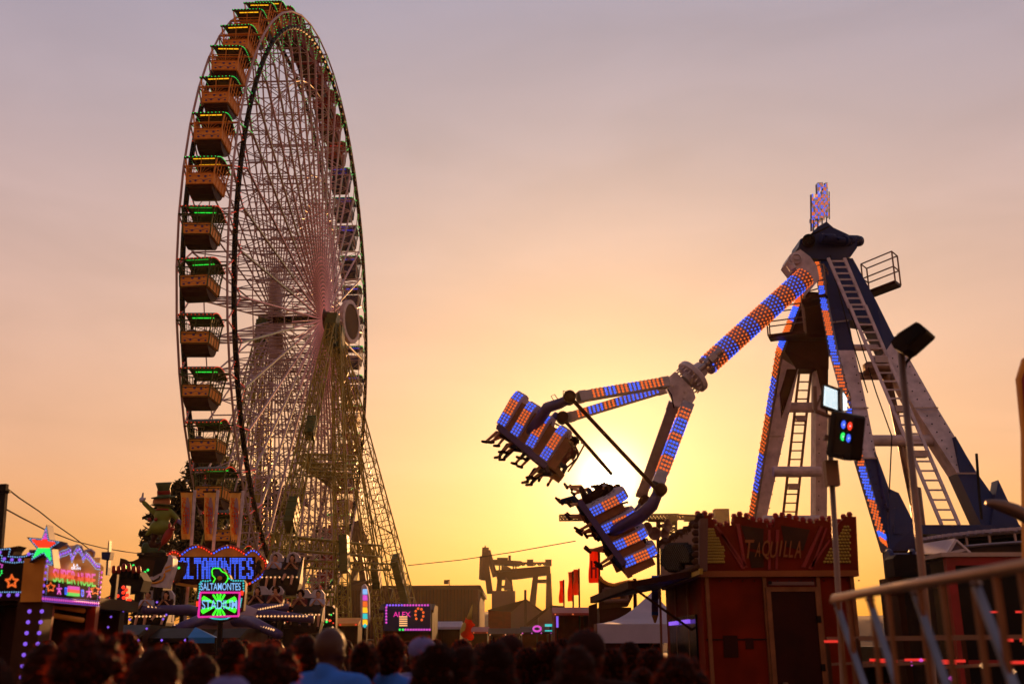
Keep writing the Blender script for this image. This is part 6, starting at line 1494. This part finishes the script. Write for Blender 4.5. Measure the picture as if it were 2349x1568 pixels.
# small neon sign on a post
NS = empty('neon_sign', gx(506, 19), 'glowing neon sign with a green sunburst, pink frame and a green hat outline', 'sign'); PN = Pl(450, 19, 562, 19)
mb = MB(); mb.prism(PN, [(453,1334),(458,1329),(466,1333),(474,1333),(484,1327),(487,1302),(494,1300),(510,1302),(517,1312),(526,1318),(530,1327),(540,1333),(548,1331),(558,1329),(563,1336),(562,1360),(558,1400),(548,1404),(546,1414),(534,1418),(506,1426),(474,1418),(454,1414),(456,1400),(452,1396)], .14); nsb = mb.build('sign_case', M['boothdark'], NS)
def neon(pts, m, r, nm, closed=False): mb = MB(); mb.poly([PN.P(x, y, .03) for x, y in pts], r, 6, closed); mb.build(nm, E_[m], nsb)
neon([(489,1335),(494,1326),(487,1318),(486,1308),(489,1303),(496,1302),(504,1303),(509,1310),(518,1314),(523,1322),(522,1329),(517,1336)], 'neon', .011, 'hat_outline')
mb = MB(); mb.prism(PN, [(491,1316),(494,1306),(504,1306),(506,1314),(514,1318),(512,1322),(492,1320)], .03, .03); mb.build('painted_hat', M['navy'], nsb)
mb = MB(); mb.ell(PN.P(504,1325,.04), .045, .02, .04); mb.build('painted_face', M['orange'], nsb)
row(PN, [(458,1356),(458,1337),(464,1331),(471,1332),(477,1332),(485,1329)], .045, .017, 'cyan', nsb); row(PN, [(526,1326),(534,1331),(543,1331),(558,1331),(559,1356)], .045, .017, 'cyan', nsb); row(PN, [(457,1360),(454,1374)], .04, .016, 'cyan', nsb); row(PN, [(554,1372),(550,1394)], .03, .015, 'cyan', nsb); row(PN, [(475,1413),(490,1418),(506,1419),(520,1418),(530,1413)], .024, .014, 'cyan', nsb)
mb = MB(); mb.prism(PN, [(450,1378),(456,1378),(456,1390),(450,1390)], .03, .04); mb.prism(PN, [(552,1354),(558,1354),(557,1364),(551,1364)], .03, .04); mb.build('red_plate', E_['red'], nsb)
text_on('SALTAMONTES', PN, 460, 1336, 552, 1353, .03, E_['sky'], nsb)
neon([(460,1358),(550,1358),(547,1412),(455,1414)], 'magenta', .020, 'pink_frame', True)
cxn, cyn = 502, 1386
for a0_, l0, wd in ((-158,40,10),(-120,26,4),(-100,24,3.2),(-82,24,3.2),(-62,26,4),(-20,40,10),(20,40,9),(62,26,4),(82,26,3.2),(100,26,3.2),(120,27,4),(158,42,9)):
    d = V((math.cos(R(a0_)), math.sin(R(a0_)))); n_ = V((-d.y, d.x)); l1 = 8; s1 = min(1, 24/abs(d.y*l0+.01)) ; l0 = l0*s1
    mb = MB(); mb.prism(PN, [(cxn+d.x*l1+n_.x, cyn+d.y*l1+n_.y),(cxn+d.x*l0+n_.x*wd*.6, cyn+d.y*l0+n_.y*wd*.6),(cxn+d.x*(l0+2), cyn+d.y*(l0+2)),(cxn+d.x*l0-n_.x*wd*.6, cyn+d.y*l0-n_.y*wd*.6),(cxn+d.x*l1-n_.x, cyn+d.y*l1-n_.y)], .03, .03); mb.build('green_ray', E_['neon'], nsb)
text_on('STADIUM', PN, 463, 1375, 544, 1396, .06, E_['sky'], nsb)
mb = MB(); mb.tube(PN.P(506,1424,-.08), gx(506, 19.1), .05, None, 8); mb.build('post', M['dark'], NS)
BT = empty('tent', gx(462, 24), 'small bright blue pointed tent below the neon sign', 'tent'); a = at(448,1437,24); mb = MB()
c = [at(430,1461,23.3), at(496,1461,23.3), at(500,1461,25.4), at(434,1461,25.4)]; mb.add(c+[a], [(0,1,4),(1,2,4),(2,3,4),(3,0,4)]); mb.slab(c, [p-z_*.12 for p in c]); mb.build('roof', M['bluetarp'], BT); mb = MB(); [mb.tube(p, V((p.x,p.y,0)), .03, None, 6) for p in c]; mb.build('pole', M['dark'], BT)
# ---------------------------------------------------------------- stalls between the wheel and the ticket booth
def stall(x0, x1, y0, Y, mroof, mwall, lb, lamp=None, lampc='warm', name='stall', sign=None, dep=3):
    o = empty(name, gx((x0+x1)/2, Y), lb, name.replace('_', ' ')); a = at(x0, y0, Y); b = at(x1, y0, Y); zt = a.z
    mb = MB(); mb.slab([V((a.x-.1,Y-.6,zt-.25)),V((b.x+.1,Y-.6,zt-.25)),V((b.x+.1,Y+.2,zt)),V((a.x-.1,Y+.2,zt))], [V((a.x-.1,Y-.6,zt-.35)),V((b.x+.1,Y-.6,zt-.35)),V((b.x+.1,Y+.2,zt-.1)),V((a.x-.1,Y+.2,zt-.1))]); mb.box((a.x,Y+.2,zt-.1),(b.x,Y+dep,zt)); mb.build('roof', M[mroof], o)
    mb = MB(); mb.box((a.x,Y+dep-.1,0),(b.x,Y+dep,zt-.1)); mb.box((a.x,Y,0),(a.x+.06,Y+dep,zt-.1)); mb.box((b.x-.06,Y,0),(b.x,Y+dep,zt-.1)); mb.box((a.x+.06,Y,0),(b.x-.06,Y+.1,1.0)); mb.build('wall', M[mwall], o)
    mb = MB(); mb.box((a.x,Y-.2,1.0),(b.x,Y+.3,1.06)); mb.build('counter', M['brown'], o)
    if lamp:
        mb = MB(); n = int((b.x-a.x)/lamp)
        for i in range(n+1): mb.bulb(V((a.x+(b.x-a.x)*i/max(1,n),Y-.64,zt-.30)), .04)
        mb.build('edge_lamps', E_[lampc], o)
    rr = random.Random(int(x0)); mb = MB()
    for i in range(8): c = V((rr.uniform(a.x+.2,b.x-.2), Y+.4+rr.random()*dep*.5, 1.1)); h_ = rr.uniform(.15,.5); mb.box(tuple(c-V((.12,.1,.04))), tuple(c+V((.12,.1,h_))))
    mb.build('goods', M[rr.choice(['redp','yellow','orange','shirtviolet'])], o); return o
LS = stall(880, 992, 1384, 40, 'boothdark', 'dark', 'dark stall outlined in violet and pink lamps in front of the wheel legs', None, name='lit_stall')
PL = Pl(880, 39.2, 992, 39.2); ls = MB(); ls.prism(PL, [(880,1384),(988,1384),(988,1446),(880,1446)], .15); lsb = ls.build('sign_board', M['navy'], LS)
row(PL, [(888,1387),(925,1387)], .11, .045, 'violet', lsb, 'lamps', .03); row(PL, [(928,1387),(986,1387)], .11, .045, 'pink', lsb, 'lamps', .03); row(PL, [(886,1392),(886,1428)], .11, .045, 'pink', lsb, 'lamps', .03); row(PL, [(930,1443),(988,1443)], .10, .045, 'pink', lsb, 'lamps', .03); row(PL, [(917,1443),(930,1443)], .12, .045, 'green', lsb, 'lamps', .03)
row(PL, [(955,1418),(953,1408),(954,1398),(960,1394),(966,1395),(971,1402),(971,1412),(967,1422),(962,1426)], .14, .05, 'orange', lsb, 'horseshoe_lamps', .03); text_on('ALEX', PL, 902, 1402, 942, 1414, .03, E_['magenta'], lsb)
mb = MB(); [mb.prism(PL, [(916,1412+i*5),(934,1412+i*5),(934,1415+i*5),(916,1415+i*5)], .05, .12) for i in range(5)]; mb.build('striped_panel', E_['warm'], lsb)
TSn = empty('totem_sign', gx(835, 36), 'tall narrow multicoloured lit totem beside the dark stall', 'sign'); PTt = Pl(824, 36, 848, 36)
mb = MB(); mb.prism(PTt, [(830,1342),(836,1338),(841,1344),(846,1366),(847,1420),(840,1440),(828,1438),(826,1366)], .3); tt = mb.build('case', M['canvas'], TSn)
for i, c in enumerate(('sky','pink','orange','yellow','cyan','yellow')): mb = MB(); mb.prism(PTt, [(832,1350+i*14),(842,1350+i*14),(843,1362+i*14),(832,1362+i*14)], .03, .03); mb.build('lit_panel', E_[c], tt)
mb = MB(); mb.bulb(PTt.P(837,1434,.1), .08); mb.build('foot_lamp', E_['cyan'], tt); mb = MB(); mb.tube(PTt.P(836,1438,-.15), gx(836, 36.2), .08, None, 8); mb.build('post', M['dark'], TSn)
stall(560, 650, 1418, 44, 'brown', 'boothdark', 'dim brown stall below the scalloped sign', .5, 'warm'); stall(660, 745, 1410, 46, 'boothdark', 'dark', 'dark red stall in front of the wheel platform', .45, 'orange')
stall(752, 822, 1416, 45, 'orange', 'boothdark', 'orange-roofed stall left of the multicoloured totem', .5, 'red'); stall(1000, 1055, 1424, 46, 'canvas', 'boothdark', 'stall with a pale awning right of the violet-lit stall', None)
stall(1058, 1118, 1437, 55, 'redp', 'boothdark', 'low red stall in front of the warehouse', .6, 'orange'); stall(1125, 1195, 1440, 50, 'brown', 'boothdark', 'low brown stall before the gabled house', .6, 'warm')
stall(1198, 1262, 1436, 48, 'boothdark', 'boothred', 'stall with pink and teal lights before the small shed', .4, 'pink'); stall(1272, 1352, 1392, 44, 'redp', 'boothred', 'tall red stall under the red flags', .5, 'orange'); stall(250, 330, 1432, 26, 'dark', 'boothdark', 'dark stall behind the arrow sign', .4, 'red'); stall(-20, 40, 1425, 24, 'dark', 'boothdark', 'dark stall behind the left booth', None)
stall(1372, 1518, 1440, 36, 'dark', 'boothdark', 'long dark stall behind the white marquee', .6, 'orange'); stall(340, 445, 1440, 27, 'dark', 'boothdark', 'dark stall left of the blue tent', .5, 'violet'); stall(505, 556, 1440, 28, 'dark', 'boothdark', 'narrow dark stall behind the neon sign post', None)
for x, Y, c, lb in ((1232,46,'pink','pink neon ring sign over the stalls'),(1262,47,'cyan','teal lit panel sign over the stalls'),(1278,45,'violet','tall violet neon strip over the stalls')):
    o = empty('lit_sign', gx(x, Y), lb, 'sign'); P_ = Pl(x-12, Y, x+12, Y); mb = MB()
    if c == 'pink': mb.poly([P_.P(x+9*math.cos(t*.57), 1441+6*math.sin(t*.57)) for t in range(11)], .05, 6, True)
    elif c == 'cyan': mb.prism(P_, [(x-12,1430),(x+10,1430),(x+10,1436),(x-12,1436)], .05); mb.prism(P_, [(x-12,1444),(x+8,1444),(x+8,1447),(x-12,1447)], .05)
    else: mb.prism(P_, [(x-3,1412),(x+3,1412),(x+3,1438),(x-3,1438)], .05)
    mb.build('tube', E_[c], o); mb = MB(); mb.tube(P_.P(x,1434,-.06), gx(x, Y+.1), .03, None, 6); mb.build('post', M['dark'], o)
# red mascot-free figure on a stand: a red and yellow rocket horse shape
o = empty('balloon_figure', gx(1075, 34), 'red and yellow inflatable horse head with a pointed yellow horn above the crowd', 'inflatable'); mb = MB(); f = lambda x, y: at(x, y, 34)
mb.ell(f(1074,1427), .14, .12, .15); mb.cap(f(1074,1430), f(1068,1450), .12, .18); mb.cap(f(1077,1428), f(1087,1433), .09, .06); mb.cap(f(1070,1420), f(1066,1413), .04, .02); mb.cap(f(1068,1450), f(1080,1460), .15, .12); bd_ = remeshed(mb, 'body', M['flagred'], .05, o)
mb = MB(); mb.lathe(f(1076,1420), V((.22,0,1)), [(.10,0),(.07,.15),(.01,.48)], 10); mb.cap(f(1068,1434), f(1066,1446), .12, .16); mb.build('horn', M['yellow'], bd_, True); mb = MB(); mb.tube(f(1070,1450), gx(1070, 34), .05, None, 6); mb.build('stick', M['dark'], o)
# flags
for i, (x0, x1, y0, y1, Y, lb) in enumerate(((1283,1293,1331,1382,52,'leftmost and lowest of the red flags'),(1303,1314,1311,1378,48,'pale red flag second from the left'),(1315,1328,1305,1364,46,'red flag touching the pale one on its right side'),(1351,1374,1260,1336,36,'biggest red flag, with dark marks, beneath the riders'))):
    o = empty('flag', gx(x1, Y), lb, 'flag', 'red feather flags'); P_ = Pl(x0, Y, x1, Y); mb = MB(); mb.tube(gx(x1+1, Y), at(x1, y0-2, Y), .04, None, 7); mb.build('pole', M['brown'], o); n = 12; vs = []
    for r in range(n+1):
        for c in range(6):
            p = P_.P(x0+(x1-x0)*c/5+(1.5*math.sin(r*.5) if c < 3 else 0), y0+(y1-y0)*r/n); p.y += .08*math.sin(c*1.4+r*.5); vs.append(p)
    k = len(vs); mb = MB(); F_ = [(r*6+c,r*6+c+1,(r+1)*6+c+1,(r+1)*6+c) for r in range(n) for c in range(5)]; mb.add(vs+[p+V((0,.01,0)) for p in vs], F_+[tuple(k+q for q in reversed(g)) for g in F_]); cf = mb.build('cloth', M['flagred'], o, True)
    if i == 3: mb = MB(); [mb.prism(P_, q, .01, .12) for q in ([(1355,1285),(1359,1285),(1359,1325),(1355,1325)],[(1365,1285),(1369,1285),(1369,1325),(1365,1325)],[(1359,1300),(1365,1300),(1365,1305),(1359,1305)])]; mb.build('print', M['redp'], cf); mb = MB(); mb.beam(at(x0,y0,Y), at(x1+1,y0,Y), .04); mb.build('top_bar', M['dark'], o)
# ride front with the rolling top edge
CS = empty('scenery_wall', gx(1418, 34), 'dark curvy ride front with a framed picture panel, left of the ticket booth', 'scenery'); PC2 = Pl(1376, 34, 1462, 34)
ot = [(1376,1322),(1382,1331),(1394,1338),(1408,1341),(1424,1337),(1440,1333),(1452,1333),(1459,1337),(1459,1344),(1452,1352),(1452,1366),(1440,1390),(1376,1396)]
mb = MB(); mb.prism(PC2, ot, .4); cb = mb.build('board', M['brown'], CS); mb = MB(); mb.poly([PC2.P(x, y, .02) for x, y in ot[:10]], .06, 6); mb.build('moulding', M['orange'], cb)
mb = MB(); mb.poly([PC2.P(x, y, .03) for x, y in ((1386,1350),(1434,1352),(1440,1376),(1386,1378))], .07, 6, True); mb.build('picture_frame', M['plaster'], cb); mb = MB(); mb.prism(PC2, [(1400,1356),(1424,1358),(1422,1374),(1402,1374)], .02, .03); mb.ell(PC2.P(1413,1362,.04), .1, .03, .12); mb.build('picture', M['orange'], cb)
mb = MB(); mb.box((gx(1378,34).x,34.1,0),(gx(1452,34).x,35.5,at(1400,1392,34).z)); mb.tube(gx(1456,34.3), at(1456,1326,34.3), .06, None, 8); mb.build('structure_wall', M['boothdark'], CS)
o = empty('stall_post', gx(1361, 30), 'plain upright orange board standing below the biggest red flag', 'board'); P_ = Pl(1350, 30, 1372, 30); mb = MB(); mb.prism(P_, [(1351,1388),(1370,1382),(1370,1478),(1351,1478)], .12); mb.box((P_.P(1351,1478).x,30.02,0),(P_.P(1370,1478).x,30.1,1.7)); mb.build('panel', M['brown'], o)
# white marquee
MQ = empty('marquee', gx(1445, 24), 'white pointed marquee tent left of the ticket booth', 'tent'); Ym = 24; ap = at(1496,1356,26.8); c = [at(1366,1430,24), at(1606,1430,24), at(1590,1432,29.5), at(1384,1432,29.5)]
mb = MB(); n = 8; vs = []
for k in range(4):
    a, b = c[k], c[(k+1)%4]
    for i in range(n+1):
        t = i/n
        for j in range(7): u = j/6; p = a.lerp(b, u).lerp(ap, t); p.z -= .38*math.sin(math.pi*t)*(.55+.0*u)*(1-t*.3); vs.append(p)
    o_ = k*(n+1)*7; mb.f += [(o_+i*7+j, o_+i*7+j+1, o_+(i+1)*7+j+1, o_+(i+1)*7+j) for i in range(n) for j in range(6)]
mb.v = [tuple(p) for p in vs]; mb.m = [0]*len(mb.f); mb.build('roof', M['canvas'], MQ, True)
mb = MB(); mb.slab([p for p in c], [p-z_*.42 for p in c]); mb.build('valance', M['canvas'], MQ); mb = MB(); [mb.tube(p, V((p.x,p.y,0)), .04, None, 8) for p in c]; mb.build('pole', M['steel'], MQ)
FF = empty('feather_flag', gx(1503, 20), 'feather flag in blue, violet and yellow hanging under the booth awning', 'flag'); P_ = Pl(1494, 20, 1512, 20)
for (y0, y1, m_) in ((1319,1346,'shirtblue'),(1346,1376,'purple'),(1376,1402,'shirtviolet'),(1402,1410,'shirtblue'),(1410,1428,'yellow')):
    mb = MB(); wv_ = lambda y: 8 if y < 1412 else max(2, 8-(y-1412)*.4); mb.prism(P_, [(1503-wv_(y0),y0),(1503+wv_(y0)*.9,y0),(1503+wv_(y1)*.9,y1),(1503-wv_(y1),y1)], .03); mb.build('cloth_panel', M[m_], FF)
mb = MB(); mb.tube(gx(1513, 20.05), at(1513,1317,20.05), .025, None, 6); mb.build('pole', M['steel'], FF)
# ---------------------------------------------------------------- the crowd
kinds = dict(
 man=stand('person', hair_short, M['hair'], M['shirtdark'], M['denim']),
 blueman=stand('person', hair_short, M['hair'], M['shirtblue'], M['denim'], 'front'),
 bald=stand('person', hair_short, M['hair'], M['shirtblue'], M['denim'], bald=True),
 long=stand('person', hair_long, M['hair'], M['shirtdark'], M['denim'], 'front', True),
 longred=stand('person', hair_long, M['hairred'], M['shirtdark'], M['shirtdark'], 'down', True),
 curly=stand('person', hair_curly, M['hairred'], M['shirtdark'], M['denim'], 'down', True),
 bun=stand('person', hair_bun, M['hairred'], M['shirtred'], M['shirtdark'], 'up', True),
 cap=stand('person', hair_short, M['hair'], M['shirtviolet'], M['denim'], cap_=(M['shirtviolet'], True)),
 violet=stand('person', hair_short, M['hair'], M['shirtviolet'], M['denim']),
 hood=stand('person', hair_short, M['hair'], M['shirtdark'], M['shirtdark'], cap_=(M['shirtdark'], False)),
)
seen = {}
TOPH = dict(bun=1.765, cap=1.745, curly=1.78)
def crowd(kind, x, yt, Y, lb, rz=0, grp='people in the crowd'):
    proto = kinds[kind]; first = kind not in seen; seen[kind] = 1
    zt = at(x, yt, Y).z; s = zt/TOPH.get(kind, 1.745); g = gx(x, Y)
    sx = min(1.12, max(.86, s)); q = put(proto, (g.x, g.y, zt-TOPH.get(kind, 1.745)*sx if sx != s else 0), R(rz), sx, lb, grp, first)
    return q
C_ = [
 ('longred',-14,1508,3.6,'person with auburn hair cut off by the left edge of the picture',10),
 ('longred',108,1473,5.4,'dark-haired woman in front of the violet column lamps',0),
 ('curly',208,1446,4.1,'person with a big head of curly hair, largest head at the left',8),
 ('man',288,1447,5.8,'short-haired person directly behind the big curly head',-8),
 ('longred',366,1482,3.9,'person with glossy auburn hair right of the big curly head',-12),
 ('man',432,1468,7.0,'dark-haired person below the blue tent',0),
 ('longred',466,1500,5.2,'red-haired woman low in the crowd below the neon sign',5),
 ('long',536,1465,6.6,'long-haired woman right of the blue tent',0),
 ('man',571,1474,8.5,'small dark head just left of the large dark round head',10),
 ('cap',535,1542,4.2,'short person in a violet cap at the bottom edge',-20),
 ('curly',624,1474,4.6,'person with a large round dark head and red-lit hair left of the bald man',0),
 ('longred',700,1455,6.2,'tall woman with long hair touching the left side of the bald man',0),
 ('bald',757,1430,6.0,'bald man in a bright blue shirt, tallest in the middle of the crowd',-30),
 ('bun',838,1462,6.2,'person with red-lit hair tied up, between the two blue-shirted men',0),
 ('blueman',898,1452,6.4,'dark-haired man with broad blue-shirted shoulders',-6),
 ('cap',966,1457,7.6,'person in a pale blue peaked cap right of the blue-shirted man',40),
 ('long',1008,1474,4.9,'dark-haired woman turning her face right of the pale cap',-55),
 ('man',1060,1464,8.0,'short-haired person left of the long-haired woman in the centre',0),
 ('longred',1066,1480,5.0,'woman with straight long hair at the centre of the picture',0),
 ('long',1132,1469,4.3,'woman with very long dark hair, foreground right of the centre',0),
 ('hood',1170,1453,7.6,'man in a dark cap behind the long-haired woman',0),
 ('blueman',1208,1482,6.4,'person in a blue shirt between the two long-haired women',10),
 ('man',1262,1468,6.4,'dark-haired man left of the tall hooded man',0),
 ('longred',1318,1479,4.4,'woman with auburn rim-lit hair in front of the tall hooded man',10),
 ('hood',1344,1439,5.4,'tall man in a dark hooded top',0),
 ('violet',1402,1484,6.0,'person with a violet shirt right of the tall hooded man',0),
 ('long',1443,1470,8.2,'small long-haired figure in front of the white marquee',0),
 ('man',1492,1484,6.2,'dark-haired person below the feather flag',20),
 ('curly',1556,1499,5.2,'curly-haired person in front of the ticket booth hatch',0),
 ('bun',1470,1522,5.8,'short person with tied-up hair near the bottom right of the crowd',0),
]
for k, x, y, Y, lb, rz in C_: crowd(k, x, y, Y, lb, rz)
rnd = random.Random(21); ks = ['blueman','man'] + ['man','long','longred','curly','hood','bun','violet','man','longred']
for i in range(92):
    Y = rnd.choice([9, 10, 11, 12, 13, 15, 17, 20, 23, 27]); x = rnd.uniform(60, 1530) if i > 8 else rnd.uniform(-20, 300)
    kd = rnd.choice(ks) if Y < 18 else rnd.choice(['man','long','longred','hood','blueman','violet'])
    hgt = rnd.uniform(1.50, 1.80); g = gx(x, Y+rnd.uniform(-.8,.8)); proto = kinds[kd]; q = copy_tree(proto); s = hgt/1.745
    q.location = g; q.rotation_euler = (0,0,R(rnd.uniform(-60,60))); q.scale = (s,s,s)
    tag(q, 'dark figure seen from behind, farther back in the crowd', 'person', 'people farther back in the crowd')
# riders of the spinning arm ride
for n_, c in enumerate(pc):
    for s in (-.5, .5):
        k = (n_+(s > 0)) % 3; o = copy_tree(riders[k]); o.matrix_world = Matrix.Translation(c+V((.6*s, .12, .08))) @ Matrix.Rotation(math.pi, 4, 'Z')
        tag(o, f'{"left" if s < 0 else "right"} rider in the {("car under white hoops","lower car","car before the wheel leg","far left car")[n_]} of the arm ride', 'person', 'riders on the spinning arm ride')
